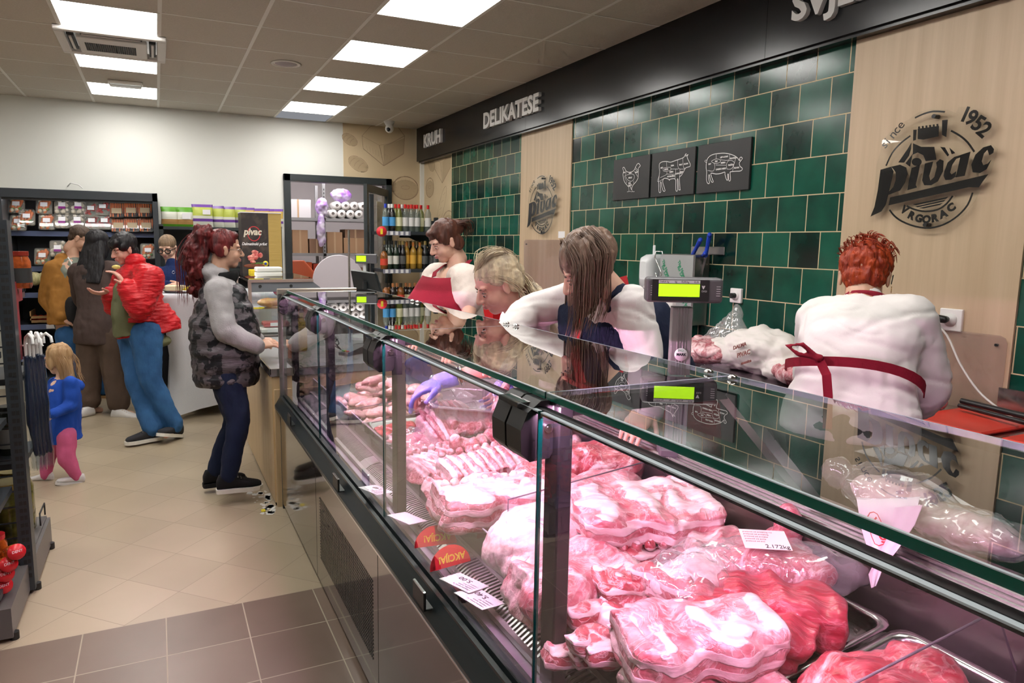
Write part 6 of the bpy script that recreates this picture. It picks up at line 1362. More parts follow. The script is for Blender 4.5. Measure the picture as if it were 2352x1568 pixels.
for k, (a, b, l) in enumerate((((3.02, 3.385, 1.49), (3.0, 3.30, 1.585), 'blue knife handle leaning left out of the steel knife box'), ((3.02, 3.27, 1.49), (3.01, 3.235, 1.615), 'tallest upright blue knife handle in the steel knife box'), ((3.02, 3.29, 1.49), (2.97, 3.22, 1.505), 'low blue knife handle lying over the edge of the knife box'))):
    t = thing('knife', a, l, 'knife', 'blue handled knives')
    q = MB(); a, b = V(a), V(b); d = (b-a).normalized(); cap(q, a, .013, a.lerp(b, .5), .012); cap(q, a.lerp(b, .5), .012, b, .015); cap(q, b, .013, b+V((-.012, -.012, -.004)), .011); fused('handle', q, m_blue, .004, 1, t)
    q = MB(); q.add([a+V((0, .012, 0)), a-V((0, .012, 0)), a-d*.17-V((0, .004, 0)), a-d*.15+V((0, .012, 0))], [(0, 1, 2, 3)]); bl = q.build('blade', m_chrome, t); so = bl.modifiers.new('s', 'SOLIDIFY'); so.thickness = .002
t = thing('steel_hook', (2.95, 3.63, 1.4), 'bent steel hook hanging on the left edge of the knife box', 'hook')
q = MB(); q.tube([(2.97, 3.60, 1.47), (2.968, 3.61, 1.51), (2.95, 3.65, 1.51), (2.95, 3.66, 1.47), (2.95, 3.60, 1.39), (2.95, 3.585, 1.36), (2.95, 3.60, 1.34), (2.95, 3.63, 1.345), (2.95, 3.645, 1.37)], .0045, 8); q.build('wire', m_chrome, t)
# ---- shop scale on the rear ledge
y, x = 1.56, 1.36
t = thing('shop_scale', (x, y, .93), 'grey shop scale display on a ribbed column with a lit yellow-green screen', 'scale')
m_sc = M('scale_grey', (.13, .125, .135), .4); m_sc2 = M('scale_column', (.27, .26, .265), .4)
fw, rt = V((-.53, -.85, 0)).normalized(), V((.85, -.53, 0)).normalized()
ctr = atd(1568, 665, 2.03); base = V((ctr.x, ctr.y, .94))
def bxo(q, c, hx, hy, hz, mi=0, tilt=0):
    n = fw*cos(tilt)+UP*sin(tilt); u = UP*cos(tilt)-fw*sin(tilt)
    P = [c+rt*a*hx+n*b*hy+u*d*hz for d in (-1, 1) for a, b in ((-1, -1), (1, -1), (1, 1), (-1, 1))]
    return q.add(P, [(0, 3, 2, 1), (4, 5, 6, 7), (0, 1, 5, 4), (1, 2, 6, 5), (2, 3, 7, 6), (3, 0, 4, 7)], mi)
q = MB(); bxo(q, base.lerp(ctr, .5)+V((0, 0, -.03)), .029, .024, (ctr.z-base.z)/2-.02)
for k in (-.012, -.004, .004, .012): bxo(q, base.lerp(ctr, .5)+V((0, 0, -.03))+fw*.025+rt*k, .0018, .002, (ctr.z-base.z)/2-.02)
q.build('column', m_sc2, t, bevel=.002)
q = MB(); bxo(q, ctr, .108, .035, .036); o = q.build('display_housing', m_sc, t, bevel=.010, seg=3)
q = MB(); bxo(q, ctr+fw*.036-rt*.012, .080, .001, .031); s_ = q.build('display_bezel', m_blk, t)
q = MB(); bxo(q, ctr+fw*.0375-rt*.016, .0575, .0006, .018); q.build('screen', mat('lcd_green', (.45, .8, .02), .3, emit=(.42, .85, .01, 1.05)), s_)
q = MB(); bxo(q, ctr+fw*.0375-rt*.016+UP*.0245, .058, .0006, .0045); q.build('legend_strip', m_card, s_)
text('TARA kg        kg      EUR/kg       EUR', 'legend', .0072, m_ink, ctr+fw*.0384-rt*.072+UP*.0222, rt, UP, .0003, s_)
text('DIGI', 'maker_mark', .0075, m_card, ctr+fw*.0374+rt*.047-UP*.004, rt, UP, .0003, s_)
text('v', 'maker_mark', .016, m_card, ctr+fw*.0374+rt*.048+UP*.006, rt, UP, .0003, s_, offset=.0012)
q = MB()
for s in (-1, 1):
    for k in range(5): bxo(q, ctr+fw*.0355+rt*(s*.094+(.004 if s < 0 else 0))+UP*(.012-k*.0065), .0055, .001, .0008)
q.build('speaker_slots', m_card, t)
q = MB(); q.lathe([(.019, 0), (.019, .0008), (0, .0008)], base.lerp(ctr, .62)+fw*.0275-V((0, 0, .005)), 24, ax=fw, mtx=None); st = q.build('sticker', m_card, t)
text('DIGI', 'sticker_print', .009, m_gpr, base.lerp(ctr, .62)+fw*.0288-rt*.010+UP*.004, rt, UP, .0003, st); text('MARK', 'sticker_print', .010, m_ink, base.lerp(ctr, .62)+fw*.0288-rt*.013-UP*.008, rt, UP, .0003, st, offset=.0006)
q = MB(); bxo(q, base+V((0, 0, .0)), .05, .05, .012); q.build('base', m_sc, t, bevel=.004)
# ---- steel worktop along the wall with meat and bags
t = thing('work_counter', (2.85, 2.4, 0), 'steel butcher worktop along the green tiled wall behind the assistants', 'counter')
q = MB(); q.box((2.58, .2, .855), (3.06, 4.3, .885)); q.build('worktop', m_steel, t, bevel=.003)
q = MB(); q.box((3.045, .2, .885), (3.062, 1.60, 1.0)); q.build('upstand', m_steel, t)
q = MB(); q.box((2.62, .22, .05), (3.05, 4.28, .855)); q.build('cupboard', m_steel2, t)
z0 = .90
def blob(nm, lab, c, r, mt, rz=0, extra=(), cat='meat', g=None, k=1.2):
    q = MB(); q.ell((0, 0, 0), r, 18)
    for e in extra: q.ell(e[:3], e[3:], 12)
    me = fused_mesh(nm, q, .008, 2, **ruffs(k)); me.materials.append(MM[mt]); o = link(nm, me); place(o, c, rz); return tag(o, lab, cat, g)
blob('pork_joint', 'pale pork joint on the steel worktop right of the scale column', (2.80, 2.95, .96), (.16, .20, .07), 'trim', .2, ((.05, .1, .03, .08, .09, .05),))
blob('pork_joint', 'red meat heap on the worktop left of the person with orange hair', (2.80, 2.32, .945), (.13, .17, .06), 'dark', -.2, ((-.04, .08, .0, .07, .09, .05),))
blob('pork_joint', 'lump of red meat on the worktop below the hanging white cable', (2.86, 1.86, .945), (.11, .14, .065), 'dark', .3, ((.0, -.08, -.02, .07, .08, .04),))
blob('pork_joint', 'pale meat on a red board at the right edge of the photo', (2.82, 1.20, .93), (.10, .12, .035), 'pale', 0)
for (ya, yb, lab) in ((1.05, 1.36, 'red plastic cutting board at the right edge of the photo'), (1.42, 1.70, 'red plastic cutting board below the black rod')):
    q = MB(); q.box((2.63, ya, .886), (3.0, yb, .902)); tag(q.build('cutting_board', M('red_board', (.75, .05, .03), .4), bevel=.006), lab, 'cutting board')
q = MB(); q.cyl((2.95, 1.68, .935), (2.80, 1.1, .945), .012, 10); q.cyl((2.90, 1.66, .925), (2.76, 1.12, .93), .009, 10); tag(q.build('sharpening_steel', m_hinge), 'black rod lying over the red boards at the right edge', 'rod')
t = thing('paper_bag', (2.85, 2.65, .9), 'white butcher paper bundle with brown printed crest on the worktop', 'paper')
q = MB(); q.ell((2.88, 2.66, 1.0), (.14, .26, .125), 20).ell((2.84, 2.86, .96), (.13, .14, .09), 16).ell((2.84, 2.45, .94), (.12, .16, .06), 14); fused('paper', q, M('butcher_paper', (.74, .71, .66), .6), .009, 1, t, ruff=(10, .02, (1, 1, 1)), fold=[(30, .008, (1, .5, 1))])
m_bp = M('brown_print', (.20, .06, .05), .7)
pr = atx(1700, 815, 2.715)
for k, (s, dz, sz) in enumerate((('DALMA', .02, .028), ('PIVAC', -.018, .034), ('mesnice', -.05, .022))): text(s, 'crest_print', sz, m_bp, pr+V((-.0+.0*k, .05-.03*k, dz)), V((0, -.85, .35)).normalized(), V((.3, .35, .85)).normalized(), .002, t, offset=.001)
t = thing('clear_bag', (2.80, 3.0, .95), 'large crumpled clear plastic bag hanging over the meat right of the scale', 'plastic bag')
q = MB(); loft(q, [(atx(1688, 700, 2.96), V((0, .012, 0)), V((.01, 0, 0))), (atx(1680, 730, 2.93), V((0, .08, -.01)), V((.04, 0, .02))), (atx(1665, 775, 2.90), V((0, .17, -.02)), V((.08, 0, .02))), (atx(1650, 815, 2.85), V((0, .20, -.02)), V((.11, 0, .02))), (atx(1630, 850, 2.80), V((0, .14, 0)), V((.10, 0, .0)))], 20)
me = fused_mesh('film', q, .010, 1, ruff=(9, .035, (1, 1, .6)), fold=[(26, .014, (1, 1, .5))]); me.materials.append(glass('bag_film', (.95, .95, .95), 2.6, .06, milky=.16, mcol=(.85, .85, .85))); link('film', me, t)
t = thing('printed_sack', (2.95, 3.62, .885), 'white printed sack with red star emblem behind the scale column', 'sack')
q = MB(); loft(q, [((2.95, 3.62, .885), (0, .17, 0), (.07, 0, 0)), ((2.95, 3.62, 1.0), (0, .18, 0), (.075, 0, 0)), ((2.97, 3.62, 1.22), (0, .17, 0), (.05, 0, 0)), ((2.99, 3.62, 1.33), (0, .15, 0), (.02, 0, 0))], 20, 3.5); fused('sack', q, M('sack_white', (.74, .72, .68), .6), .009, 2, t, ruff=(9, .008, (1, 1, 1)))
m_rp = M('red_print', (.65, .04, .05), .6); cc = atx(1528, 783, 2.862)
q = MB(); stroke(q, [cc+V((0, .045*cos(a)*(1+.13*(i % 2)), .045*sin(a)*(1+.13*(i % 2)))) for i, a in enumerate([k*2*pi/20 for k in range(20)])], .006, close=True); q.build('star_emblem', m_rp, t)
text('PPK', 'emblem_print', .045, m_rp, cc+V((-.002, .038, -.014)), RU, UP, .002, t, offset=.002); text('Ppk', 'emblem_print', .09, m_rp, cc+V((.01, .02, .10)), RU, UP, .002, t, offset=.003)
# white wrapping paper hanging into the case, meat bag beside it
t = thing('wrapping_paper', (1.36, 1.0, .93), 'white paper with red print draped over the rear ledge into the case', 'paper')
m_wp = M('wrap_paper', (.80, .76, .78), .6)
WX = lambda u, v, x=1.31: atx(u, v, x)
A = [(atz(1965, 1128, .955), atz(2120, 1118, .955)), (WX(1972, 1165), WX(2108, 1160)), (WX(1978, 1205), WX(2092, 1195)), (WX(1988, 1240), WX(2075, 1235)), (WX(2000, 1278), WX(2055, 1262))]
def sheet(q, rows, n=8, amp=.006, th=.0015, ph=0):
    G = []
    for i, (a, b) in enumerate(rows): G.append([a.lerp(b, j/n)+V((-1, -.5, .2)).normalized()*amp*sin(j*1.9+i*.8+ph) for j in range(n+1)])
    nrm = (G[0][-1]-G[0][0]).cross(G[-1][0]-G[0][0]).normalized()*th
    v = [p for r in G for p in r]+[p+nrm for r in G for p in r]; W_ = n+1; off = len(v)//2; f = []
    for y_ in range(len(G)-1):
        for x_ in range(n): i = y_*W_+x_; f += [(i, i+1, i+W_+1, i+W_), (off+i, off+i+W_, off+i+W_+1, off+i+1)]
    return q.add(v, f, 0, True)
q = MB(); sheet(q, A); sheet(q, [(WX(2055, 1165, 1.29), WX(2118, 1160, 1.29)), (WX(2040, 1230, 1.29), WX(2100, 1205, 1.29)), (WX(2012, 1285, 1.29), WX(2062, 1262, 1.29)), (WX(1995, 1318, 1.29), WX(2030, 1300, 1.29)), (WX(2001, 1350, 1.29), WX(2012, 1345, 1.29))], 6, .004); sheet(q, [(atz(2060, 1135, .958), atz(2130, 1100, .958)), (atz(2180, 1190, .958), atz(2230, 1160, .958)), (atz(2280, 1240, .958), atz(2330, 1205, .958))], 6, .006)
q.build('sheet', m_wp, t)
r_ = (WX(2030, 1240, 1.295)-WX(2005, 1190, 1.295)).normalized(); n_ = V((-1, 0, 0)); u_ = n_.cross(r_).normalized()
text('VAJDA', 'print', .020, m_rp, WX(2000, 1192, 1.296), r_, u_, .001, t, offset=.0008)
q = MB(); fr_ = [WX(1994, 1186, 1.296), WX(2016, 1180, 1.296), WX(2036, 1240, 1.296), WX(2010, 1248, 1.296)]; stroke(q, fr_, .002, n=n_, close=True); q.build('print_frame', m_rp, t)
t = thing('bagged_meat', (1.45, .85, .94), 'pale meat in a clear bag lying on the rear ledge beside the white wrapping paper', 'bagged meat')
q = MB(); q.ell((1.52, .98, .985), (.09, .10, .045), 16).ell((1.50, .82, .97), (.07, .12, .035), 14); fused('contents', q, MM['pale'], .008, 2, t, **ruffs(1.2))
q = MB(); q.ell((1.52, .99, .99), (.105, .13, .055), 16).ell((1.50, .82, .975), (.085, .14, .042), 14).ell((1.50, 1.12, 1.0), (.03, .05, .04)); me = crumple(q, .010, .012); me.materials.append(m_film); link('bag', me, t)
# ================================================================ BACK OF THE SHOP
m_shelf = M('shelf_anthracite', (.035, .042, .05), .4); m_rail = M('price_rail', (.10, .13, .24), .35)
# ---- multideck fridge
FX0, FX1, FY, FB, FZ = -1.32, .03, 7.72, 8.44, 2.0
t = thing('wall_fridge', ((FX0+FX1)/2, 8.1, 0), 'tall open dark grey wall fridge of packed vegetables against the back wall', 'fridge')
q = MB(); q.box((FX0, FY, .05), (FX0+.05, FB, FZ)).box((FX1-.05, FY, .05), (FX1, FB, FZ)).box((FX0, FY, FZ-.085), (FX1, FB, FZ)).box((FX0, FB-.05, .05), (FX1, FB, FZ)).box((FX0, FY-.02, .0), (FX1, FB, .22)); q.build('cabinet', m_shelf, t, bevel=.004)
q = MB(); q.box((FX0+.05, FY+.02, FZ-.105), (FX1-.05, FY+.03, FZ-.085)); q.build('air_curtain_slot', m_blk, t)
FS = ((1.61, .34), (1.27, .42), (1.02, .5), (.72, .58), (.42, .62))
for z, d in FS:
    q = MB(); q.box((FX0+.05, FB-.05-d, z-.02), (FX1-.05, FB-.05, z)); s_ = q.build('shelf', m_shelf, t)
    q = MB(); q.box((FX0+.05, FB-.06-d, z-.045), (FX1-.05, FB-.05-d, z+.005)); q.build('price_strip', m_rail, s_)
    if z < 1.5:
        for x in (-1.0, -.62, -.25): q = MB(); q.box((x, FB-.063-d, z-.04), (x+.10, FB-.0605-d, z)); q.build('price_tag', m_card, s_)
q = MB(); q.box((FX0+.08, FY+.10, FZ-.098), (FX1-.08, FY+.13, FZ-.086)); q.build('fridge_lamp', mat('fridge_lamp', (1, 1, 1), .5, emit=(1, .97, .95, 12)), t)
m_veg = mat('mixed_vegetables', (.72, .18, .03), .5, noise_=(22, (.30, .42, .08), (1, 1, 1), .50, .56)); m_cau = M('cauliflower_cream', (.72, .66, .48), .7); m_mush = mat('mushroom', (.72, .66, .55), .6, noise_=(30, (.58, .50, .38), (1, 1, 1), .4, .7)); m_tom = M('tomato_red', (.42, .018, .015), .25); m_car = mat('carrot_orange', (.68, .17, .03), .45, noise_=(14, (.58, .12, .03), (1, 1, 6), .4, .7))
m_pf = glass('pack_film', (.97, .97, .97), 2.0, .05, milky=.05); m_purp = M('purple_label', (.25, .02, .22), .5)
def pack(kind, c, lab, grp, tilt=rad(62), s=1.0):
    t = thing(kind, c, lab, 'packed vegetables', grp); T = Matrix.Translation(c) @ Matrix.Rotation(tilt, 4, 'X')
    w_, h_, d_ = .068*s, .085*s, .028*s
    q = MB(); rnd = random.Random(kind)
    if kind == 'carrot_pack':
        for i in range(6): x = -w_*.8+i*w_*.32; cap(q, T @ V((x, -h_*.85, rnd.uniform(0, .012))), .008, T @ V((x+rnd.uniform(-.004, .004), h_*.85, rnd.uniform(0, .012))), .012, 8)
        q.build('carrots', m_car, t)
    elif kind == 'mushroom_pack':
        for i in range(18): q.ell(T @ V((rnd.uniform(-w_, w_)*.75, rnd.uniform(-h_, h_)*.78, rnd.uniform(0, .012))), rnd.uniform(.015, .021), 8)
        q.build('mushrooms', m_mush, t)
    elif kind == 'tomato_pack':
        for i in range(22): q.ell(T @ V((rnd.uniform(-w_, w_)*.75, rnd.uniform(-h_, h_)*.7, rnd.uniform(0, .014))), .014, 8)
        q.build('tomatoes', m_tom, t)
    else:
        for i in range(8): x = rnd.uniform(-w_, w_)*.7; y = rnd.uniform(-h_, h_)*.5; cap(q, T @ V((x, y-.03, .008)), .013, T @ V((x+.02, y+.03, .014)), .017, 8)
        q.build('carrots', m_car, t); q = MB()
        for i in range(6): q.ell(T @ V((rnd.uniform(-w_, w_)*.7, rnd.uniform(-h_, h_)*.7, .012)), rnd.uniform(.014, .024), 8)
        q.build('cauliflower', m_cau, t); q = MB()
        for i in range(5): q.ell(T @ V((rnd.uniform(-w_, w_)*.7, rnd.uniform(-h_, h_)*.7, .016)), (.018, .012, .008), 8)
        q.build('greens', M('leaf_green', (.09, .22, .03), .6), t)
    def rr(a, b, z, r=.02): return [T @ V((cx_+r*cos(s_*pi/2+k*pi/6), cy2+r*sin(s_*pi/2+k*pi/6), z)) for cx_, cy2, s_ in ((a-r, b-r, 0), (-a+r, b-r, 1), (-a+r, -b+r, 2), (a-r, -b+r, 3)) for k in range(4)]
    q = MB(); q.rings([rr(w_*.85, h_*.85, -d_), rr(w_, h_, .004), rr(w_*1.06, h_*1.05, .005), rr(w_*.95, h_*.95, .010)], caps=True)
    if kind == 'carrot_pack': q.build('tray', M('black_tray', (.012, .012, .012), .35), t)
    else: q.build('tray', M('tray_clear_solid', (.55, .52, .42), .2, alpha=.3), t)
    q = MB(); q.rings([rr(w_, h_, .006), rr(w_*.98, h_*.98, .030), rr(w_*.85, h_*.88, .036)], caps=True); q.build('film', m_pf, t)
    x0, x1, y0, y1 = (-.03, .03, -.02, .025) if kind != 'carrot_pack' else (-.045, .045, -.05, .01)
    q = MB(); q.add([T @ V(p) for p in ((x0, y0, .0372), (x1, y0, .0372), (x1, y1, .0372), (x0, y1, .0372))], [(0, 1, 2, 3)], 0)
    if kind == 'mushroom_pack': q.add([T @ V(p) for p in ((-.03, -.045, .0372), (.03, -.045, .0372), (.03, -.02, .0372), (-.03, -.02, .0372))], [(0, 1, 2, 3)], 1)
    q.build('label', [m_card if kind != 'carrot_pack' else M('kraft_label', (.45, .35, .22), .7), m_purp], t); return t
protos = {}
def put(kind, px, py, Y, lab, grp, s=1.0):
    c = aty(px, py, Y)
    if kind in protos: return tree_copy(protos[kind], c, None, lab)
    protos[kind] = pack(kind, c, lab, grp, s=s); return protos[kind]
YF1 = 8.07
rows = [('vegetable_pack', 'mixed carrot and cauliflower pack', [(38, 472, 'at the upper left end of the fridge'), (102, 474, 'second in the top row of the fridge'), (62, 500, 'lower row at the left end'), (108, 510, 'lower row beside the mushrooms'), (42, 512, 'lowest at the far left of the fridge')]),
        ('mushroom_pack', 'white mushroom pack with violet label', [(143, 474, 'left one in the top row'), (180, 474, 'right one in the top row'), (143, 507, 'left one in the lower row'), (178, 507, 'behind the brown-haired person')]),
        ('tomato_pack', 'small red tomato pack', [(209, 482, 'left one in the upper row'), (236, 478, 'right one in the upper row'), (211, 510, 'left one above the long black hair'), (240, 510, 'right one above the long black hair')]),
        ('carrot_pack', 'carrot pack in a black tray', [(268, 484, 'left one of the upper row'), (301, 483, 'middle one of the upper row'), (333, 483, 'right one of the upper row'), (272, 517, 'left one of the lower row'), (304, 517, 'middle one of the lower row'), (336, 517, 'right one of the lower row, by the fridge side')])]
for kind, nm, L_ in rows:
    for px, py, w_ in L_: put(kind, px, py, YF1-(.03 if py > 495 else 0), nm+' '+w_, {'vegetable_pack': 'mixed vegetable packs', 'mushroom_pack': 'mushroom packs', 'tomato_pack': 'tomato packs', 'carrot_pack': 'carrot packs'}[kind])
put('vegetable_pack', 98, 590, 7.98, 'mixed vegetable pack alone on the second fridge shelf, left', ''); put('mushroom_pack', 133, 572, 7.98, 'mushroom pack behind the mustard jacket on the second shelf', ''); put('vegetable_pack', 340, 578, 7.98, 'vegetable pack on the second shelf right of the black-haired eater', '')
m_mel = mat('melon', (.62, .55, .30), .5, noise_=(9, (.45, .42, .20), (6, 6, .6), .45, .6))
for px, py, l in ((50, 637, 'striped yellowish melon, leftmost on the third fridge shelf'), (78, 640, 'striped melon in the middle of the third fridge shelf'), (104, 640, 'striped melon beside the mustard jacket')):
    c = aty(px, py, 7.93); q = MB(); R = []
    for k in range(9):
        a = pi*k/8; R.append([c+V((.075*sin(a)*cos(b)*(1+.06*cos(b*9)), .075*sin(a)*sin(b)*(1+.06*cos(b*9)), -.066*cos(a))) for b in [j*2*pi/36 for j in range(36)]])
    q.rings(R); tag(q.build('melon', m_mel), l, 'melon', 'melons on the fridge shelf')
m_crate = M('crate_wood', (.42, .24, .10), .7)
for k, (px, l) in enumerate(((98, 'left wooden crate of tomatoes low in the fridge'), (146, 'right wooden crate of tomatoes low in the fridge'))):
    c = aty(px, 748, 7.86); c.z = .725; t = thing('wooden_crate', c, l, 'crate', 'tomato crates')
    q = MB(); q.box(c+V((-.10, -.0, 0)), c+V((.10, .012, .035))).box(c+V((-.10, 0, .05)), c+V((.10, .012, .075))); q.build('front_slats', m_crate, t)
    q = MB(); q.box(c+V((-.10, .0, 0)), c+V((-.09, .3, .12))).box(c+V((.09, 0, 0)), c+V((.10, .3, .12))).box(c+V((-.10, .0, 0)), c+V((.10, .3, .01))); q.build('sides', m_crate, t)
    for i in range(8):
        q = MB(); p = c+V((-.07+.047*(i % 4), .05+.06*(i//4), .05)); q.ell(p, (.031, .031, .026), 12); tag(q.build('tomato', M('tomato_bright', (.55, .025, .012), .22)), 'ripe red tomato in the %s wooden crate' % ('left' if k == 0 else 'right'), 'tomato', 'tomatoes in the %s crate' % ('left' if k == 0 else 'right'))
t = thing('wall_cable', (-.55, 8.44, 2.05), 'loose white cable end sticking out of the back wall above the fridge', 'cable'); q = MB(); q.tube([aty(155, 428, 8.44), aty(162, 420, 8.38), aty(180, 424, 8.36), aty(190, 432, 8.38)], .006, 6); q.build('lead', M('cord_white'), t)
# ---- rack with snack bags
t = thing('snack_rack', (.65, 8.1, 0), 'dark metal rack with grey back panel carrying a row of snack bags', 'rack')
q = MB()
for x in (.05, 1.22): q.box((x-.02, 7.82, 0), (x+.02, 7.86, 1.70)).box((x-.02, 8.36, 0), (x+.02, 8.40, 1.70))
for z in (1.68, 1.25, .85, .45): q.box((.03, 7.82, z-.03), (1.24, 8.40, z))
q.build('frame', m_dark, t)
q = MB(); q.box((.07, 8.40, .1), (1.22, 8.41, 1.65)); q.build('back_panel', M('grey_back', (.20, .21, .21), .6), t)
def bag(c, w_, h_, rz, cols, lab, grp):
    """pillow bag with printed bands"""
    t = thing('snack_bag', c, lab, 'bag', grp, rz); T = Matrix.Translation(c) @ Matrix.Rotation(rz, 4, 'Z'); q = MB(); R = []; n = 12; K = 8
    for k in range(K+1):
        u = k/K; d = .038*sin(pi*min(max(u, .03), .97))**.6*(1 if u < .9 else .5); ww = w_/2*(1-.06*sin(pi*u))
        R.append([T @ V((ww*math.copysign(abs(cos(a))**.6, cos(a)), d*sin(a), h_*u)) for a in [2*pi*i/n for i in range(n)]])
    for k in range(K): q.rings(R[k:k+2], mi=cols[1][k], caps=k in (0, K-1))
    q.build('bag', cols[0], t); return t
cg, cw, cbn, cpu, cly, cgo = M('bag_green', (.10, .32, .02), .35), M('bag_white', (.75, .76, .66), .35), M('bag_brown', (.50, .28, .10), .4), M('bag_purple', (.16, .06, .35), .35), M('bag_lime', (.50, .56, .10), .35), M('bag_gold', (.62, .42, .10), .35)
for i, px in enumerate((390, 426)):
    c = aty(px, 515, 7.92); c.z = 1.68; b_ = bag(c, .165, .20, 0, ([cg, cw, cbn], [0, 2, 2, 1, 1, 1, 0, 0]), 'green and white snack bag, %s of the two on the dark rack' % ('left' if i == 0 else 'right'), 'green and white snack bags')
    if i: q = MB(); q.box(c+V((-.03, -.048, .08)), c+V((.05, -.046, .14))); q.build('sticker', m_card, b_)
for i, (px, hh) in enumerate(((466, .235), (500, .225), (525, .22), (552, .22), (570, .215), (588, .21), (604, .21), (620, .21), (636, .21))):
    c = aty(px, 515, 7.92+.03*(i % 2)); c.z = 1.68; col = [cpu, cly, cw] if i < 4 else [cpu, cgo, cw]
    b_ = bag(c, .21 if i == 0 else .15, hh, .0 if i == 0 else rad(-28), (col, [2, 2, 0, 2, 1, 1, 1, 0]), ['widest purple and lime snack bag with a white sticker', 'purple and lime snack bag right of the widest one', 'third purple and lime snack bag of the row', 'fourth purple and lime snack bag, above the dark red hair', 'purple and gold snack bag next to the ham banner', 'second purple and gold snack bag, behind the ham banner', 'third purple and gold snack bag above the ham banner', 'fourth purple and gold snack bag above the ham banner', 'last purple and gold snack bag beside the door frame'][i], 'purple snack bags')
    if i == 0: q = MB(); q.box(c+V((.0, -.05, .13)), c+V((.075, -.048, .18))); q.build('sticker', m_card, b_)
# ---- tasting table under a white stretch cover
t = thing('tasting_table', (.55, 6.7, 0), 'tasting table under a white stretch cover that narrows towards the floor', 'table')
q = MB(); x0, x1, y0, y1 = .0, 1.12, 6.38, 7.0
def rrect(ax0, ax1, ay0, ay1, z, n=8, pinch=0, lift=0):
    P = []
    for (a, b), (c, d) in (((ax0, ay0), (ax1, ay0)), ((ax1, ay0), (ax1, ay1)), ((ax1, ay1), (ax0, ay1)), ((ax0, ay1), (ax0, ay0))):
        for k in range(n):
            u = k/n; s = sin(pi*u); x = a+(c-a)*u; y = b+(d-b)*u; cx_, cy2 = (ax0+ax1)/2, (ay0+ay1)/2
            P.append(V((x+(cx_-x)*pinch*s*(1 if a == c else 0), y+(cy2-y)*pinch*s*(1 if b == d else 0), z+lift*s)))
    return P
q.rings([rrect(x0, x1, y0, y1, 1.092), rrect(x0-.012, x1+.012, y0-.012, y1+.012, 1.085), rrect(x0-.012, x1+.012, y0-.012, y1+.012, 1.05), rrect(x0+.03, x1-.03, y0+.02, y1-.02, .85, pinch=.25), rrect(x0+.06, x1-.06, y0+.04, y1-.04, .5, pinch=.4), rrect(x0+.03, x1-.03, y0+.01, y1-.01, .15, pinch=.35, lift=.05), rrect(x0+.0, x1, y0-.02, y1, .015, pinch=.3, lift=.09)], caps=True)
q.build('stretch_cover', cloth('white_stretch', (.62, .63, .66), (.56, .57, .61), 3), t)
t = thing('serving_tray', (.2, 6.6, 1.1), 'oval metal tray of food on the white tasting table', 'tray'); q = MB(); q.lathe([(.0, 0), (.17, 0), (.20, .02), (.205, .022), (.17, .004)], (.22, 6.58, 1.095), 28, sq=.7); q.build('dish', m_chrome, t)
m_cheese = M('pale_cheese', (.78, .66, .44), .5); m_cy = M('yellow_cheese', (.85, .68, .04), .45)
for i, (px, l) in enumerate(((392, 'pale square food box, left of two on the serving tray'), (414, 'pale square food box, right of two on the serving tray'))):
    c = aty(px, 668, 6.6); c.z = 1.10; q = MB(); q.box(c+V((-.045, -.04, 0)), c+V((.045, .04, .055))); tag(q.build('food_box', m_cheese, bevel=.008), l, 'box', 'pale food boxes')
rnd = random.Random(2)
for i in range(12):
    c = aty(421+i*2.6, 668, 6.55+rnd.uniform(-.06, .06)); c.z = 1.105+rnd.uniform(0, .022); q = MB(); q.box(c+V((-.013, -.013, 0)), c+V((.013, .013, .024)))
    tag(q.build('cheese_cube', m_cy, bevel=.003), 'bright yellow cheese cube on the serving tray', 'cheese', 'yellow cheese cubes')
# ---- ham banner box
t = thing('ham_banner', (.9, 6.75, 1.09), 'upright dark display box with a ham picture and a gold side', 'display box')
p0, p1, p2 = aty(553, 488, 6.75), aty(615, 488, 6.75), aty(645, 488, 6.75)
q = MB(); q.box((p0.x, 6.75, 1.094), (p1.x, 7.0, p0.z)); q.build('body', mat('banner_dark', (.030, .022, .022), .5, noise_=(9, (.12, .09, .07), (1, 1, 1), .5, .75)), t)
q = MB(); q.box((p1.x, 6.752, 1.094), (p2.x, 7.0, p0.z)); q.build('gold_side', M('gold_card', (.48, .33, .09), .5, bump=(30, .3, (.1, 1, 1))), t)
q = MB(); q.box((p0.x-.002, 6.745, p0.z), (p2.x+.002, 7.0, p0.z+.008)); q.build('cap', m_card, t)
bx = (p0.x+p1.x)/2
text('pivac', 'banner_logo', .085, M('cream_print', (.75, .68, .55), .6), (bx-.10, 6.748, 1.60), (1, 0, 0), (0, 0, 1), .002, t, sx=.9, offset=.003, shear=.2)
q = MB(); stroke(q, [V((bx-.01+.055*cos(a), 6.7485, 1.61+.065*sin(a))) for a in [k*2*pi/16 for k in range(16)]], .007, n=V((0, -1, 0)), close=True); q.build('banner_ring', m_rp, t)
text('Dalmatinski pršut', 'banner_script', .036, m_card, (bx-.12, 6.748, 1.505), (1, 0, 0), (0, 0, 1), .001, t, sx=.86, shear=.3, offset=.0008)
q = MB(); rnd = random.Random(8)
for i in range(16):
    a = rnd.uniform(0, 6.28); r = rnd.uniform(.0, .06); q.ell((bx-.01+r*cos(a), 6.748-rnd.uniform(0, .004), 1.395+r*.8*sin(a)), (rnd.uniform(.018, .035), .006, rnd.uniform(.012, .026)), 10)
q.build('ham_picture', mat('ham_print', (.55, .06, .07), .5, noise_=(26, (.80, .35, .28), (1, 1, 1), .45, .6)), t)
q = MB(); q.ell((bx, 6.749, 1.315), (.11, .003, .022), 16); q.build('board_picture', M('brown_board', (.22, .06, .03), .5), t)
q = MB()
for i in range(6): q.ell((bx-.03+i*.017, 6.747, 1.337+.004*(i % 2)), (.016, .003, .006), 8)
q.build('herb_picture', M('leaf_green'), t)
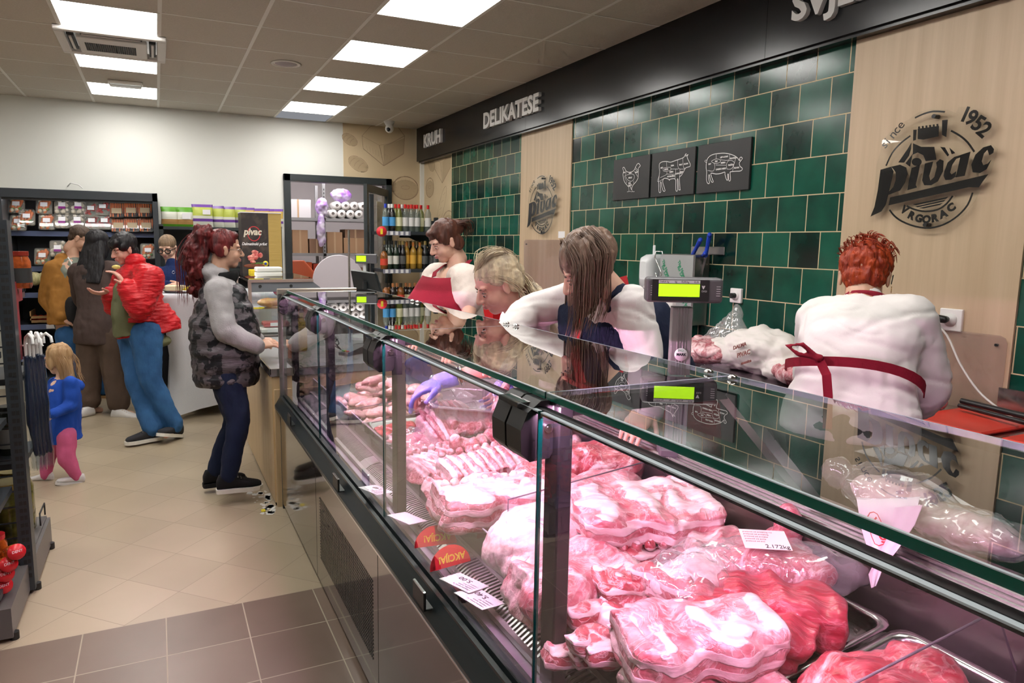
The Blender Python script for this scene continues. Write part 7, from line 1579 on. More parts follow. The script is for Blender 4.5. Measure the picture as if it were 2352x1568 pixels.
q = MB(); q.lathe([(.026, 0), (.026, .002), (0, .002)], (bx+.085, 6.749, 1.335), 18, ax=(0, -1, 0)); s_ = q.build('seal', m_cy, t)
q = MB(); q.lathe([(.013, 0), (.013, .001), (0, .001)], (bx+.085, 6.7465, 1.335), 14, ax=(0, -1, 0)); q.build('seal_centre', M('eu_blue', (.02, .06, .4), .5), s_)
c = aty(592, 690, 6.5); q = MB(); q.box((c.x-.06, 6.45, 1.094), (c.x+.05, 6.6, 1.29)); tag(q.build('yellow_carton', M('yellow_carton', (.85, .65, .02), .5), bevel=.003), 'bright yellow carton between the customer vest and the deli case', 'carton')
# ---- deli case beyond the checkout
DX, DXR, DY, DYB, DT = .625, 1.16, 5.50, 6.34, 1.255
t = thing('deli_case', (.9, 5.9, 0), 'smaller glass deli case with dotted grey end band beyond the checkout', 'display case')
q = MB(); q.box((DX+.02, DY+.01, .02), (DXR, DYB, .80)); q.build('base', m_oak2, t)
q = MB(); q.box((DX-.01, DY-.01, .80), (DXR+.02, DYB, .83)); q.build('deck', m_steel, t)
q = MB(); q.box((DX-.012, DY-.012, DT-.022), (1.10, DY+.02, DT)); q.build('top_bar', M('champagne_steel'), t)
for y_ in (DY, DYB-.02): q = MB(); q.box((DX-.012, y_, .83), (DX+.012, y_+.02, DT-.02)); q.build('post', M('champagne_steel'), t)
q = MB(); q.prism([(DX+.012, DT-.095), (DXR+.03, DT-.095), (1.10, DT-.022), (DX+.012, DT-.022)], (0, DY, 0), (1, 0, 0), (0, 0, 1), (0, .01, 0)); b_ = q.build('end_band', M('band_grey', (.17, .18, .20), .5), t)
for x in (.70, .93): q = MB(); q.cyl((x, DY-.004, DT-.052), (x, DY, DT-.052), .012, 16); q.build('dot', m_blk, b_)
q = MB(); q.prism([(DX+.012, .83), (DXR+.05, .83), (DXR+.03, DT-.095), (DX+.012, DT-.095)], (0, DY+.003, 0), (1, 0, 0), (0, 0, 1), (0, .005, 0)); q.build('end_glass', m_glass, t)
q = MB(); q.box((DX-.005, DY+.022, .83), (DX+.003, DYB-.02, DT-.02)); q.build('front_glass', m_glass, t)
q = MB(); q.box((DX-.01, DY, DT), (1.10, DYB, DT+.008)); q.build('top_glass', m_topglass, t)
q = MB(); q.box((DX+.03, DY+.03, 1.02), (DXR-.05, DYB-.03, 1.028)); q.build('glass_shelf', m_glass, t)
q = MB(); q.box((DX+.02, DY+.03, DT-.06), (DX+.05, DYB-.05, DT-.045)); q.build('lamp', mat('deli_lamp', (1, 1, 1), .5, emit=(1, .8, .85, 9)), t)
def lumpobj(nm, lab, cat, c, r, mt, grp=None):
    q = MB(); q.ell((0, 0, 0), r, 16); me = fused_mesh(nm, q, .007, 1, ruff=(18, .006, (1, 1, 1))); me.materials.append(mt); o = link(nm, me); place(o, c, .2); return tag(o, lab, cat, grp)
lumpobj('bacon_piece', 'yellowish smoked bacon piece on the upper shelf of the small deli case', 'bacon', (.80, 5.66, 1.065), (.11, .09, .035), mat('bacon_gold', (.62, .38, .14), .4, noise_=(8, (.45, .16, .08), (1, 1, 3), .4, .6)))
lumpobj('ham_piece', 'dark red ham hanging in the small deli case', 'ham', (.90, 5.85, 1.15), (.06, .06, .05), MM['gib'])
for i, (x, y, z, cc_, l) in enumerate(((.80, 5.62, .842, (.75, .72, .70), 'white printed meat pack lying lowest in the small deli case'), (.83, 5.66, .885, (.55, .12, .14), 'red and white meat pack on top of the lowest pack'), (1.02, 5.64, .842, (.70, .50, .50), 'pinkish meat pack at the right in the small deli case'), (1.02, 5.68, .89, (.72, .70, .70), 'white meat pack stacked on the pinkish one'))):
    t2 = thing('meat_pack', (x, y, z), l, 'packed meat', 'meat packs in the deli case'); q = MB(); q.box((x-.10, y-.07, z-.008), (x+.10, y+.07, z+.03)); q.build('tray', M('pk%d' % i, cc_, .35), t2, bevel=.008); q = MB(); q.box((x-.05, y-.072, z), (x+.05, y-.0705, z+.026)); q.build('label', m_card, t2)
q = MB(); c = aty(616, 630, 5.8); q.box((c.x-.10, 5.72, DT+.01), (c.x+.10, 5.86, DT+.045)); tag(q.build('napkin_stack', M('napkin', (.80, .80, .74), .8), bevel=.006), 'stack of folded white napkins, lower one on the deli case', 'napkins', 'white napkin stacks')
q = MB(); q.box((c.x-.10, 5.72, DT+.047), (c.x+.10, 5.86, DT+.085)); tag(q.build('napkin_stack', M('napkin', (.80, .80, .74), .8), bevel=.008), 'stack of folded white napkins, upper one on the deli case', 'napkins', 'white napkin stacks')
# ---- on the checkout counter
c = atz(612, 835, .82); t = thing('medicine_carton', (.72, 4.42, .82), 'small white and orange carton on the counter under the customer hands', 'carton')
q = MB(); q.box((.665, 4.40, .819), (.715, 4.46, .90)); q.build('white_side', m_card, t); q = MB(); q.box((.715, 4.40, .819), (.765, 4.46, .90)); q.build('orange_side', M('carton_orange', (.70, .16, .03), .5), t); q = MB(); q.box((.667, 4.398, .885), (.69, 4.3995, .897)); q.build('logo_patch', m_rp, t)
c = atz(812, 812, .82); t = thing('card_terminal', (c.x, c.y, .82), 'dark payment terminal with coloured keys on the grey counter', 'card terminal')
T = Matrix.Translation((c.x, c.y, .82)) @ Matrix.Rotation(rad(35), 4, 'Z'); q = MB(); q.prism([(-.10, 0), (.10, 0), (.10, .055), (-.10, .02)], T @ V((0, -.04, 0)), T.to_3x3() @ V((1, 0, 0)), (0, 0, 1), T.to_3x3() @ V((0, .08, 0))); q.build('casing', M('terminal_dark', (.05, .05, .06), .35), t, bevel=.004)
for i, cc_ in enumerate(((.7, .05, .04), (.75, .6, .05), (.05, .45, .12))): q = MB(); q.box((-.085+.0*i, -.025+i*.018, .025), (-.07, -.012+i*.018, .032), mtx=T); q.build('key', M('key%d' % i, cc_, .4), t)
q = MB(); rnd = random.Random(6); P = [V((c.x-.12+.05*sin(i*1.3), c.y+.1+.06*cos(i*1.7), .83+.10*abs(sin(i*.5)))) for i in range(14)]; q.tube(P, .004, 6); tag(q.build('cable_heap', m_hinge), 'tangled black cord heap behind the payment terminal', 'cord')
t = thing('till_monitor', (1.3, 4.75, .82), 'black till monitor seen from behind at the end of the glass counter', 'monitor')
a_, b_, c_, d_ = aty(804, 619, 4.85), aty(861, 627, 4.6), aty(874, 682, 4.6), aty(812, 664, 4.85)
n = (b_-a_).cross(d_-a_).normalized()*.02; c_ = b_+(d_-a_)*1.02+V((.02, 0, 0)); q = MB(); q.add([a_, b_, c_, d_, a_+n, b_+n, c_+n, d_+n], [(0, 1, 2, 3), (4, 7, 6, 5), (0, 4, 5, 1), (1, 5, 6, 2), (2, 6, 7, 3), (3, 7, 4, 0)]); q.build('casing', m_trim, t, bevel=.006)
mc = (a_+c_)/2; q = MB(); q.cyl((mc.x, mc.y, .82), mc, .02).cyl((mc.x, mc.y, .818), (mc.x, mc.y, .832), .09, 20); q.build('stand', m_trim, t)
t = thing('till_scale', (1.3, 5.05, .82), 'far grey scale display with small green screen on a white stalk behind the till monitor', 'scale')
c = aty(838, 594, 5.1); n = V((-.35, -.93, 0)); q = MB(); T = Matrix.Translation(c) @ Matrix.Rotation(rad(-20), 4, 'Z')
q.box((-.07, -.03, -.035), (.09, .05, .035), mtx=T); q.build('display_housing', m_sc, t, bevel=.006); q = MB(); q.box((-.06, -.032, -.02), (.01, -.0305, .022), mtx=T); q.build('screen', bpy.data.materials['lcd_green'], t); q = MB(); q.cyl((c.x, c.y+.01, .82), (c.x, c.y+.01, c.z-.03), .014); q.cyl((c.x, c.y+.01, .819), (c.x, c.y+.01, .84), .12, 20); q.build('stalk', M('dispenser_white'), t)
c = aty(802, 610, 4.95); q = MB(); q.cyl((c.x, c.y, .818), (c.x, c.y, aty(802, 528, 4.95).z), .008, 10); tag(q.build('steel_pole', m_steel), 'slim steel pole standing at the end of the glass counter', 'pole')
for i, (px, l) in enumerate(((682, 'tall yellow oil bottle, left one behind the end glass of the counter'), (694, 'tall yellow oil bottle, right one behind the end glass of the counter'))):
    c = aty(px, 800, 4.7); t = thing('oil_bottle', (c.x, 4.7, .82), l, 'bottle', 'yellow oil bottles'); q = MB(); q.lathe([(.034, 0), (.036, .02), (.036, .17), (.014, .22), (.013, .26)], (c.x, 4.7, .819), 16); q.build('bottle', M('oil_yellow', (.55, .36, .03), .12, trans=.3), t); q = MB(); q.lathe([(.015, .255), (.015, .28)], (c.x, 4.7, .819), 12); q.build('cap', m_hinge, t)
# ---- red basket behind the blonde assistant
t = thing('shopping_basket', (2.75, 5.3, .82), 'red plastic shopping basket behind the blonde assistant', 'basket')
c = V((2.72, 5.32, 1.03)); q = MB(); q.box((c.x-.20, c.y-.15, c.z-.12), (c.x+.20, c.y-.143, c.z+.02)).box((c.x-.20, c.y+.143, c.z-.12), (c.x+.20, c.y+.15, c.z+.02)).box((c.x-.207, c.y-.15, c.z-.12), (c.x-.20, c.y+.15, c.z+.02)).box((c.x+.20, c.y-.15, c.z-.12), (c.x+.207, c.y+.15, c.z+.02)).box((c.x-.20, c.y-.15, c.z-.125), (c.x+.20, c.y+.15, c.z-.12)); q.box((c.x-.215, c.y-.165, c.z+.02), (c.x+.215, c.y+.165, c.z+.03)); q.build('tub', M('basket_red', (.62, .01, .015), .35), t)
q = MB()
for k in range(14): q.box((c.x-.19+k*.028, c.y-.152, c.z-.03), (c.x-.178+k*.028, c.y-.1505, c.z+.008))
q.build('slots', M('basket_shade', (.30, .005, .01), .5), t)
q = MB(); q.box((c.x-.28, c.y-.3, .02), (c.x+.32, c.y+.3, c.z-.13)); tag(q.build('side_table', m_steel2), 'low steel side unit carrying the red shopping basket', 'unit')
# ---- bottle shelves in the corner
t = thing('bottle_rack', (2.6, 7.55, 0), 'dark metal rack of spirits bottles in the corner before the bread wallpaper', 'rack')
RX0, RX1, RY0, RY1 = 2.22, 2.98, 7.28, 7.72
q = MB()
for x in (RX0-.02, RX1): q.box((x, RY1, 0), (x+.04, RY1+.05, 2.08 if x < 2.5 else 1.84))
q.box((RX0+.05, RY1+.02, .1), (RX1, RY1+.03, 1.80)) if False else None
q.box((2.55, RY1+.02, 1.60), (RX1+.02, RY1+.035, 1.80))
q.build('upright', m_shelf, t)
SH = (1.665, 1.255, .86, .45)
for z in SH:
    q = MB(); q.box((RX0, RY0, z-.035), (RX1, RY1+.02, z)); s_ = q.build('shelf', m_shelf, t)
    q = MB(); q.box((RX0-.01, RY0-.012, z-.045), (RX0+.30, RY0-.002, z+.002)); q.build('price_strip', M('rail_grey', (.25, .25, .32), .4), s_)
    for k in range(5): q = MB(); q.box((RX0+.01+k*.058, RY0-.014, z-.04), (RX0+.042+k*.058, RY0-.0125, z-.002)); q.build('price_tag', m_card, s_)
q = MB(); q.prism([(2.58, 1.63), (2.98, 1.63), (2.98, 1.45)], (0, RY1-.05, 0), (1, 0, 0), (0, 0, 1), (0, .01, 0)); q.build('bracket', m_shelf, t)
t2 = thing('promotion_flag', (RX0-.03, RY0-.03, 1.68), 'red half-round flag on the left end of the top bottle shelf', 'sign'); q = MB(); q.lathe([(.055, 0), (.055, .003), (0, .003)], (RX0-.03, RY0-.02, 1.66), 20, ax=(-.3, -1, 0)); q.build('disc', m_flag, t2); q = MB(); q.box((RX0-.045, RY0-.028, 1.63), (RX0-.02, RY0-.0245, 1.69)); q.build('print', m_yel, t2)
def gm_(n, c, a=None, r=.08): return M(n, c, r, alpha=a, spec=.8)
BOT = {}
def bottle(kind, c, lab, grp):
    spec = dict(vodka=((.26, .30, .26), .42, (.62, .02, .02), (.74, .72, .70), 'slim'), blue=((.26, .30, .26), .42, (.02, .05, .45), (.08, .35, .70), 'slim'), herb=((.20, .22, .05), .75, (.62, .02, .02), (.72, .70, .45), 'slim'), dark=((.012, .010, .010), None, (.70, .70, .68), (.08, .35, .70), 'slim'),
                wine=((.012, .010, .012), None, (.45, .33, .12), (.10, .10, .10), 'wine'), beer=((.02, .035, .02), None, (.04, .04, .04), (.70, .68, .62), 'wine'), tequila=((.50, .28, .04), .8, (.65, .22, .05), (.75, .42, .06), 'slim'), cream=((.02, .012, .010), None, (.60, .25, .10), (.62, .57, .35), 'fat'), amber=((.30, .10, .02), .85, (.05, .04, .03), (.62, .06, .03), 'fat'))[kind]
    if kind in BOT: return tree_copy(BOT[kind], c, None, lab)
    col, al, capc, labc, shp = spec; t = thing('bottle', c, lab, 'bottle', grp)
    P = {'slim': [(.030, 0), (.036, .01), (.036, .19), (.030, .215), (.015, .24), (.0135, .285)], 'wine': [(.030, 0), (.036, .01), (.036, .18), (.028, .21), (.015, .24), (.0135, .30)], 'fat': [(.036, 0), (.043, .01), (.043, .14), (.036, .17), (.015, .195), (.014, .23)]}[shp]
    q = MB(); q.lathe(P, c, 12); q.build('glass', gm_('bot_'+kind, col, al), t)
    r, h = P[-1]; q = MB(); q.lathe([(r+.002, h-.035), (r+.002, h+.008)], c, 10); q.build('cap', M('cap_'+kind, capc, .3), t)
    r = P[2][0]+.0008; q = MB(); q.lathe([(r, P[2][1]*.3), (r, P[2][1]*.8)], c, 12, caps=False); q.build('label', M('lab_'+kind, labc, .5), t)
    BOT[kind] = t; return t
def brow_(z, y, L_, grp, where):
    for i, (px, kind) in enumerate(L_):
        c = aty(px, 560, y+.04*(i % 2)); c.z = z+.001
        nm = dict(vodka='clear spirit bottle with red cap', blue='clear bottle with blue label', herb='yellow-green liqueur bottle with red cap', dark='dark liqueur bottle with white cap', wine='dark bottle with gold neck', beer='dark green bottle with pale label', tequila='amber bottle with orange hat-shaped stopper', cream='dark squat bottle with cream label', amber='amber squat bottle with red label')[kind]
        ORD = 'leftmost second third fourth fifth sixth seventh eighth ninth tenth eleventh twelfth thirteenth'.split()
        b = bottle(kind, c, nm+', '+ORD[i]+('' if i == 0 else ' from left')+' on '+where+' shelf', '')
        b['group'] = 'bottles on the '+where+' shelf'
brow_(SH[0], 7.36, [(886, 'blue'), (894, 'dark'), (901, 'dark'), (909, 'herb'), (917, 'herb'), (924, 'dark'), (931, 'vodka'), (938, 'vodka'), (945, 'vodka'), (952, 'vodka'), (958, 'vodka'), (967, 'herb'), (983, 'vodka')], '', 'the top')
brow_(SH[1], 7.36, [(882, 'amber'), (888, 'beer'), (894, 'beer'), (901, 'beer'), (909, 'beer'), (917, 'wine'), (925, 'wine'), (934, 'tequila'), (949, 'tequila'), (964, 'tequila'), (976, 'wine'), (990, 'wine'), (1000, 'wine')], '', 'the middle')
brow_(SH[1], 7.56, [(884+i*8.5, 'wine') for i in range(13)], '', 'the middle back')
brow_(SH[2], 7.36, [(886, 'amber'), (893, 'amber'), (902, 'cream'), (911, 'cream'), (920, 'amber'), (932, 'cream'), (941, 'cream'), (953, 'cream'), (966, 'amber'), (980, 'cream')], '', 'the lower')
# ---- store room
m_rack = M('rack_zinc', (.38, .38, .38), .4, .6); m_cb = M('cardboard', (.40, .24, .13), .8); m_cb2 = M('cardboard_dark', (.26, .15, .09), .8)
t = thing('storage_rack', (2.0, 10.2, 0), 'zinc storage rack seen through the open doorway', 'rack')
q = MB()
for x in (1.35, 2.15, 2.95):
    for y in (9.9, 10.4): q.box((x-.02, y-.02, 0), (x+.02, y+.02, 2.35 if x > 1.5 else 2.1))
RZ = (1.87, 1.38, .95, .4)
for z in RZ: q.box((1.33, 9.88, z-.04), (2.97, 10.42, z))
q.build('frame', m_rack, t)
q = MB()
for x in (2.15,):
    for k in range(40): q.box((x-.006, 9.878, .3+k*.05), (x+.006, 9.8795, .325+k*.05))
q.build('slot_row', m_blk, t)
def stbox(x0, x1, z, h, m_, lab, y=9.95, name='cardboard_box'):
    t = thing(name, ((x0+x1)/2, y+.15, z), lab, 'box', 'boxes in the store room'); q = MB(); q.box((x0, y, z+.001), (x1, y+.32, z+h)); q.build('carton', m_, t); q = MB(); q.box(((x0+x1)/2-.012, y-.001, z+.001), ((x0+x1)/2+.012, y+.32, z+h+.001)); q.build('tape', M('tape', (.5, .34, .2), .4), t)
m_wb = M('white_box', (.62, .60, .60), .7)
stbox(1.42, 1.62, RZ[0], .24, m_wb, 'white box, left one on the top shelf of the storage rack'); stbox(1.63, 1.98, RZ[0], .25, m_wb, 'wide white box on the top shelf of the storage rack')
stbox(1.72, 1.93, RZ[1], .32, m_cb, 'tall brown box with handle hole on the second shelf of the storage rack'); stbox(1.95, 2.16, RZ[1], .20, m_cb2, 'low dark brown box right of the tall brown box'); stbox(2.20, 2.42, RZ[1], .30, m_cb, 'brown box behind the plastic wrapped rolls'); stbox(2.44, 2.80, RZ[1], .22, m_cb, 'wide brown box on the right of the second shelf'); stbox(2.46, 2.76, RZ[1]+.221, .12, m_cb2, 'flat brown box lying on the wide brown box')
stbox(2.30, 2.75, RZ[2], .22, m_cb2, 'dark brown box on the third shelf of the storage rack')
stbox(1.75, 1.98, RZ[2], .30, M('orange_pack', (.72, .12, .03), .5), 'orange and white detergent pack on the third shelf', name='detergent_pack'); stbox(2.0, 2.17, RZ[2], .28, M('red_orange_pack', (.65, .08, .04), .5), 'red-orange detergent pack next to the orange one', name='detergent_pack')
t = thing('spray_bottle', (1.60, 10.0, RZ[1]), 'spray bottle with red trigger and blue liquid on the storage rack', 'spray bottle'); q = MB(); q.lathe([(.04, 0), (.045, .02), (.045, .13), (.018, .19), (.016, .21)], (1.58, 9.98, RZ[1]), 14); q.build('bottle', M('spray_blue', (.35, .55, .70), .2), t); q = MB(); q.box((1.555, 9.95, RZ[1]+.21), (1.60, 10.0, RZ[1]+.25)).box((1.53, 9.965, RZ[1]+.225), (1.56, 9.985, RZ[1]+.25)); q.build('trigger', M('trigger_red', (.7, .03, .02), .4), t)
m_roll = M('paper_roll', (.72, .70, .66), .8)
for i in range(8):
    r, k = divmod(i, 4); c = V((2.28+k*.125+.06*(r % 2), 9.90, RZ[0]+.065+.115*r)); t = thing('paper_roll', c, 'white kitchen paper roll, end towards the door, on the top storage shelf', 'paper roll', 'kitchen paper rolls'); q = MB(); q.lathe([(.022, 0), (.060, 0), (.060, .24), (.022, .24)], c, 20, ax=(0, 1, 0), caps=False); q.build('roll', m_roll, t); q = MB(); q.lathe([(.021, .01), (.021, .23)], c, 14, ax=(0, 1, 0)); q.build('core', M('core_card', (.30, .26, .24), .8), t)
q = MB(); q.ell((2.42, 9.98, RZ[0]+.33), (.15, .10, .10), 14).ell((2.12, 9.90, RZ[0]+.15), (.09, .08, .13), 14).ell((2.10, 9.86, RZ[0]-.18), (.06, .06, .24), 14); me = fused_mesh('plastic_wrap', q, .012, 1, ruff=(12, .02, (1, 1, 1))); me.materials.append(mat('violet_wrap', (.35, .12, .60), .25, noise_=(7, (.75, .70, .78), (1, 1, 1), .35, .6), alpha=.7)); tag(link('plastic_wrap', me), 'violet and clear plastic wrap round the paper rolls on the storage rack', 'plastic wrap')
t = thing('office_chair', (1.55, 9.5, 0), 'orange padded chair back standing in the store room doorway', 'chair'); q = MB(); c = aty(697, 610, 9.2); loft(q, [((c.x-.03, 9.2, .55), (.20, 0, 0), (0, .05, 0)), ((c.x, 9.2, .9), (.20, 0, 0), (0, .05, 0)), ((c.x-.03, 9.2, 1.15), (.17, 0, 0), (0, .05, 0)), ((c.x-.09, 9.2, 1.30), (.10, 0, 0), (0, .04, 0))], 18, 3); fused('backrest', q, M('chair_orange', (.50, .09, .03), .45), .012, 2, t); q = MB(); q.box((c.x-.22, 9.22, .45), (c.x+.2, 9.6, .53)); q.build('seat', M('chair_orange'), t, bevel=.02); q = MB(); q.cyl((c.x, 9.4, .02), (c.x, 9.4, .45), .03); q.cyl((c.x, 9.4, 0), (c.x, 9.4, .03), .22, 20); q.build('column', m_hinge, t)
c = aty(722, 640, 9.3); q = MB(); q.lathe([(.035, 0), (.04, .02), (.035, .17), (.02, .20)], (c.x, 9.62, .96), 12); tag(q.build('lilac_bottle', M('lilac', (.48, .38, .62), .4)), 'lilac bottle beside the orange chair back', 'bottle')
c = aty(778, 622, 7.3); t = thing('round_panel', (c.x, 7.3, 0), 'large pale lilac round board standing before the glass door', 'board'); q = MB(); q.lathe([(.27, 0), (.275, .01), (.27, .02), (0, .02)], (c.x, 7.3, aty(778, 645, 7.3).z), 48, ax=(0, 1, 0)); q.build('disc', M('lilac_white', (.66, .60, .66), .4), t); q = MB(); q.cyl((c.x, 7.32, .02), (c.x, 7.32, 1.0), .02).cyl((c.x, 7.32, 0), (c.x, 7.32, .02), .2, 24); q.build('stand', m_rack, t)
q = MB(); c = aty(737, 650, 8.9); q.cyl((c.x, 8.9, .02), (c.x, 8.9, 1.35), .011, 8); q.cyl((c.x, 8.9, .6), (c.x, 8.9, c.z+.05), .016, 8, 1); tag(q.build('mop_handle', [m_rack, M('mop_blue', (.02, .25, .65), .4)]), 'mop handle with blue grip leaning in the store room', 'mop')
q = MB(); q.box((1.5, 9.3, 2.74), (2.6, 9.9, 2.79)); tag(q.build('store_light', mat('store_lamp', (1, 1, 1), .5, emit=(1, .95, .97, 14))), 'ceiling light of the store room, above the doorway edge', 'lamp')
# ---- gondola on the left with jars, cans and hanging umbrellas
GXR = -.57
t = thing('shelf_gondola', (-1.2, 3.45, 0), 'dark metal supermarket gondola with slotted upright at the left edge of the photo', 'shelving')
q = MB(); q.box((GXR-.03, 3.42, .02), (GXR+.02, 3.50, 1.62)); q.box((-1.5, 3.42, .02), (-1.45, 3.50, 1.62)); [q.box((-1.5, 3.455, z), (GXR-.03, 3.461, z+.006)) for z in [.25+.07*k for k in range(19)]]; q.build('upright', m_shelf, t)
q = MB()
for k in range(46): q.box((GXR-.015, 3.4185, .08+k*.033), (GXR-.002, 3.42, .098+k*.033)).box((GXR+.0005, 3.4185, .08+k*.033), (GXR+.012, 3.42, .098+k*.033))
q.build('slots', m_blk, t)
q = MB(); q.box((-2.4, 3.45, .02), (GXR+.005, 3.96, .16)); q.box((GXR+.005, 3.50, .02), (GXR+.02, 3.96, .15)); q.box((-2.4, 3.02, .02), (GXR, 3.45, .14)); q.build('plinth', M('plinth_taupe', (.13, .12, .115), .4), t)
q = MB()
for (x, y) in ((GXR+.02, 3.47), (GXR+.02, 3.92), (GXR, 3.05)): q.cyl((x, y, 0), (x, y, .03), .016, 10)
q.build('foot', m_hinge, t)
NS = (.19, .50, .80, 1.08, 1.36)   # near-side shelves
for z in NS:
    q = MB(); q.box((-2.4, 3.04 if z < .3 else 3.10, z-.025), (GXR-.035, 3.42, z)); s_ = q.build('shelf', m_shelf, t)
    q = MB(); y0 = 3.03 if z < .3 else 3.09; q.add([(-2.4, y0, z-.035), (GXR-.04, y0, z-.035), (GXR-.04, y0+.012, z+.025), (-2.4, y0+.012, z+.025)], [(0, 1, 2, 3)]); o = q.build('price_strip', m_rail, s_); so = o.modifiers.new('s', 'SOLIDIFY'); so.thickness = .003
    q = MB(); q.box((-.80, y0-.003, z-.03), (-.73, y0-.001, z+.01)); q.build('price_tag', m_card, s_)
FSH = (.17, .58, .95, 1.30)
for z in FSH[1:]:
    q = MB(); q.box((-2.4, 3.48, z-.025), (GXR-.0, 3.85, z)); s_ = q.build('shelf', m_shelf, t)
for z in FSH: q = MB(); q.tube([(GXR+.0, 3.80, z+.0), (GXR+.0, 3.80, z+.06), (GXR+.0, 3.95 if z < .3 else 3.86, z+.06), (GXR+.0, 3.95 if z < .3 else 3.86, z)], .004, 6); q.build('wire_guard', m_hinge, t)
q = MB(); q.box((GXR+.0, 3.51, 1.02), (GXR+.012, 3.60, 1.36)); q.box((GXR-.02, 3.5, 1.27), (GXR+.01, 3.72, 1.325)); q.build('red_trim', M('red_trim', (.28, .02, .03), .5), t)
JAR = {}
def jar(kind, c, lab, grp, r, h, col, lid, lcol, al=.85, lbl=None):
    if kind in JAR: return tree_copy(JAR[kind], c, None, lab)
    t = thing(kind, c, lab, 'can' if 'can' in kind else 'jar', grp)
    if 'can' in kind: q = MB(); q.lathe([(r, 0), (r, h)], c, 20); q.build('can_body', M('can_steel', (.5, .5, .5), .3, .9), t); q = MB(); q.lathe([(r+.001, h*.05), (r+.001, h*.62)], c, 20, caps=False); q.build('food_label', M('can_orange', (.62, .13, .03), .4, noise_=(60, (.75, .25, .05), (1, 1, 1), .4, .6)), t); q = MB(); q.lathe([(r+.0012, h*.62), (r+.0012, h*.95)], c, 20, caps=False); q.build('green_band', M('can_green', (.01, .16, .05), .4), t); q = MB(); q.lathe([(r+.0016, h*.82), (r+.0016, h*.95)], c, 20, caps=False); q.build('red_band', M('can_red', (.60, .02, .02), .4), t)
    else:
        q = MB(); q.lathe([(r*.9, 0), (r, .01), (r, h*.72), (r*.8, h*.86), (r*.8, h*.92)], c, 20); q.build('glass', M('jar_'+kind, col, .08, noise_=(35, tuple(x*.45 for x in col), (1, 1, 1), .4, .65), spec=.8, coat=.5), t)
        q = MB(); q.lathe([(r*.86, h*.88), (r*.86, h)], c, 20); q.build('lid', M('lid_'+kind, lcol, .25, .6 if lid else 0), t)
        if lbl: q = MB(); q.lathe([(r+.001, h*.15), (r+.001, h*.55)], c, 20, caps=False); q.build('label', M('lbl_'+kind, lbl, .5), t)
    JAR[kind] = t; return t
for i, (x, y) in enumerate(((-.66, 3.62), (-.66, 3.80), (-.83, 3.62), (-.83, 3.80), (-1.0, 3.70))): jar('pickle_jar', (x, y, FSH[0]-.008), 'large jar of green pickles on the lowest far shelf behind the slotted upright', 'large pickle jars', .075, .30, (.16, .15, .03), True, (.45, .36, .10))
for i, (x, y) in enumerate(((-.66, 3.30), (-.66, 3.18), (-.78, 3.30), (-.78, 3.18), (-.90, 3.30), (-.90, 3.18))): jar('sauce_jar', (x, y, NS[0]), 'jar of orange-red relish with round lid on the lowest near shelf', 'orange relish jars on the lowest shelf', .045, .15, (.50, .09, .01), False, (.60, .02, .03))
m_lidr = M('lid_red_print', (.70, .02, .03), .3)
for i, (px, py) in enumerate(((38, 1267), (20, 1295), (12, 1318), (8, 1345))):
    c = atz(px, py, .36-.02*i); c = aty(px, py, 3.115); t = thing('tilted_jar', c, ['red lidded relish jar lying tilted, highest of the four', 'red lidded relish jar lying tilted, second from the top', 'red lidded relish jar lying tilted, third from the top', 'red lidded relish jar lying tilted, lowest by the price strip'][i], 'jar', 'tilted red lidded jars')
    ax = V((.35, -.75, .35)).normalized(); q = MB(); q.lathe([(.030, -.10), (.034, -.09), (.034, -.02), (.028, -.005)], c, 16, ax=ax); q.build('glass', bpy.data.materials['jar_sauce_jar'], t); q = MB(); q.lathe([(.031, -.006), (.031, .008), (0, .009)], c, 18, ax=ax); l_ = q.build('lid', m_lidr, t)
    u = V((0, 0, 1)); u = (u-ax*u.dot(ax)).normalized(); r_ = u.cross(ax); text('DENT', 'lid_print', .014, m_card, c+ax*.0095-r_*.018-u*.004, r_, u, .0004, l_)
for i, x in enumerate((-.655, -.735, -.815, -.895)):
    for k, z in enumerate((0, .112)): jar('food_can', (x, 3.17, NS[1]+z), 'food can with orange beans on its green and red label, %s tier' % ('lower' if k == 0 else 'upper'), 'bean cans', .037, .11, (1, 1, 1), True, (1, 1, 1))
for i, (x, z) in enumerate(((-.66, NS[2]), (-.75, NS[2]), (-.84, NS[2]), (-.66, NS[3]), (-.75, NS[3]))): jar('dark_jar', (x, 3.2, z), 'dark preserve jar with white label on the upper near shelves', 'dark preserve jars', .038, .12, (.05, .012, .02), True, (.5, .5, .5), lbl=(.6, .6, .58))
for i, (x, z) in enumerate(((-.64, FSH[1]), (-.74, FSH[1]), (-.64, FSH[1]+.001), (-.84, FSH[1]))):
    if i != 2: jar('olive_jar', (x, 3.66, z), 'dark olive jar on the second far shelf behind the upright', 'olive jars', .048, .22, (.03, .035, .02), True, (.05, .05, .05), lbl=(.30, .30, .28))
for i, px in enumerate((44, 20)):
    c = aty(px, 585, 3.62); c.z = 1.33; jar('ajvar_jar', c, 'orange pepper relish jar with black label, %s one above the red trim' % ('right' if i == 0 else 'left'), 'pepper relish jars', .042, .16, (.50, .10, .02), True, (.45, .05, .03), lbl=(.03, .03, .03))
    q = None
q = MB(); q.box((GXR-.0, 3.48, 1.30), (GXR+.06, 3.85, 1.305)); 
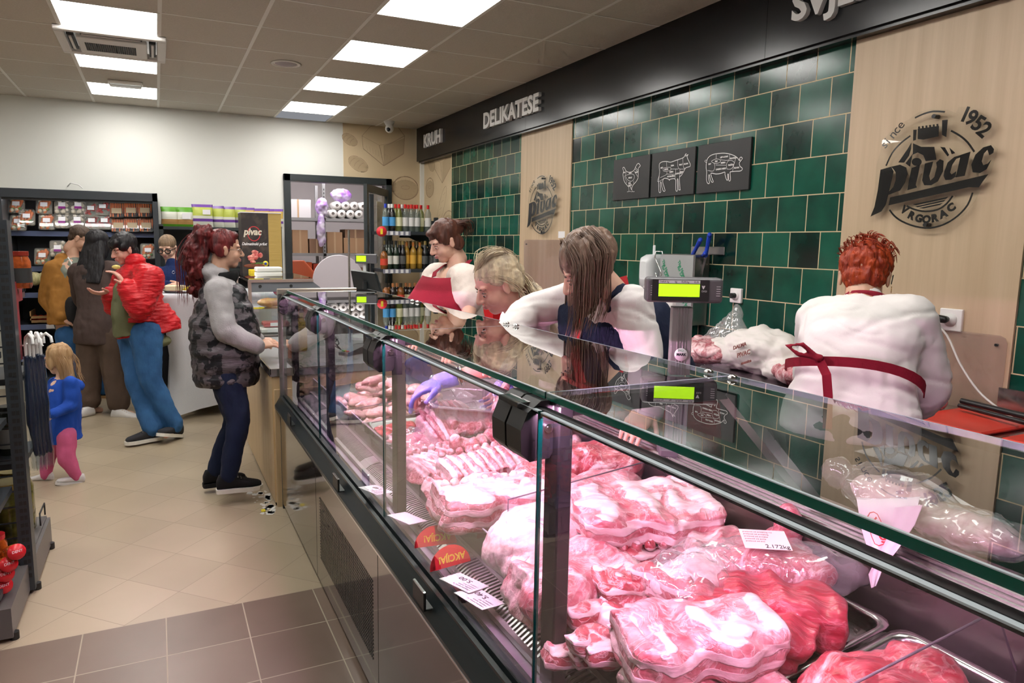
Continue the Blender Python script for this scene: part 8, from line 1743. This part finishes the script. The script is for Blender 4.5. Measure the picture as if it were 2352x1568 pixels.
# umbrellas
q = None
m_umb = mat('umbrella_navy', (.004, .008, .026), .3, noise_=(9, (.010, .030, .075), (1, 1, .2), .45, .7)); m_slv = glass('sleeve', (.92, .94, .96), 1.6, .06, milky=.012)
hk = aty(72, 745, 3.66)
t = thing('wire_bin', (GXR+.03, 3.66, 1.0), 'short steel hook rail holding the hanging umbrellas beside the upright', 'hook rail'); q = MB(); q.tube([(GXR-.02, 3.62, 1.06), (GXR+.05, 3.62, 1.09), (GXR+.08, 3.62, 1.06)], .006, 6); q.tube([(GXR-.02, 3.68, 1.06), (GXR+.05, 3.68, 1.09), (GXR+.08, 3.68, 1.06)], .006, 6); q.build('hook', m_chrome, t); q = MB(); q.box((GXR-.01, 3.50, 1.10), (GXR-.008, 3.56, 1.28), mtx=None); q.build('tag', m_card, t); t.name = 'hook_rail'
U0 = None
for i in range(9):
    x = GXR+.030+.012*(i % 5); y = 3.56+.014*i; z1 = 1.09-.006*(i % 3); c = V((x, y, z1))
    lab = 'folded navy umbrella with white hook handle hanging by the slotted upright'
    if U0 is None:
        t = thing('umbrella', c, lab, 'umbrella', 'hanging navy umbrellas'); U0 = t
        q = MB(); cap(q, c+V((0, 0, -.06)), .010, c+V((.0, 0, -.36)), .017, 10); cap(q, c+V((0, 0, -.36)), .015, c+V((.01, 0, -.50)), .009, 8); me = fused_mesh('canopy', q, .006, 1, ruff=(30, .006, (1, 1, .3))); me.materials.append(m_umb); link('canopy', me, t)
        q = MB(); q.tube([c+V((0, 0, -.06)), c+V((0, 0, -.0)), c+V((.006, -.01, .03)), c+V((.02, -.03, .045)), c+V((.034, -.05, .03)), c+V((.036, -.055, .005))], .0065, 8); q.build('handle', M('handle_white', (.80, .80, .78), .3), t)
        q = MB(); R = [[c+V((a*cos(k*pi/4), a*sin(k*pi/4)*.8, z)) for k in range(8)] for a, z in ((.012, -.05), (.018, -.15), (.022, -.40), (.024, -.50), (.020, -.57))]; q.rings(R, caps=False); q.build('sleeve', m_slv, t)
    else: tree_copy(U0, c, random.uniform(-.6, .6), None)
# ---- flour spill
q = MB(); rnd = random.Random(9); c0 = atz(625, 1155, .0)
for i in range(40):
    u = rnd.random(); c = V((.555-rnd.random()**2*.10-.01, 3.95+.40*u, .0008)); r = rnd.uniform(.006, .026); q.add([c+V((r*cos(a)*rnd.uniform(.5, 1.2), r*1.3*sin(a)*rnd.uniform(.5, 1.2), 0)) for a in [k*pi/4 for k in range(8)]], [tuple(range(8))])
tag(q.build('flour_spill', M('flour', (.80, .79, .76), .9)), 'spilt white flour on the beige floor beside the wooden counter front', 'flour', kind='stuff')
c = atz(604, 1172, .003); q = MB(); q.box(c+V((-.01, -.02, -.002)), c+V((.012, .015, .003))); tag(q.build('paper_scrap', m_cy), 'tiny yellow scrap on the floor by the wooden counter', 'scrap')
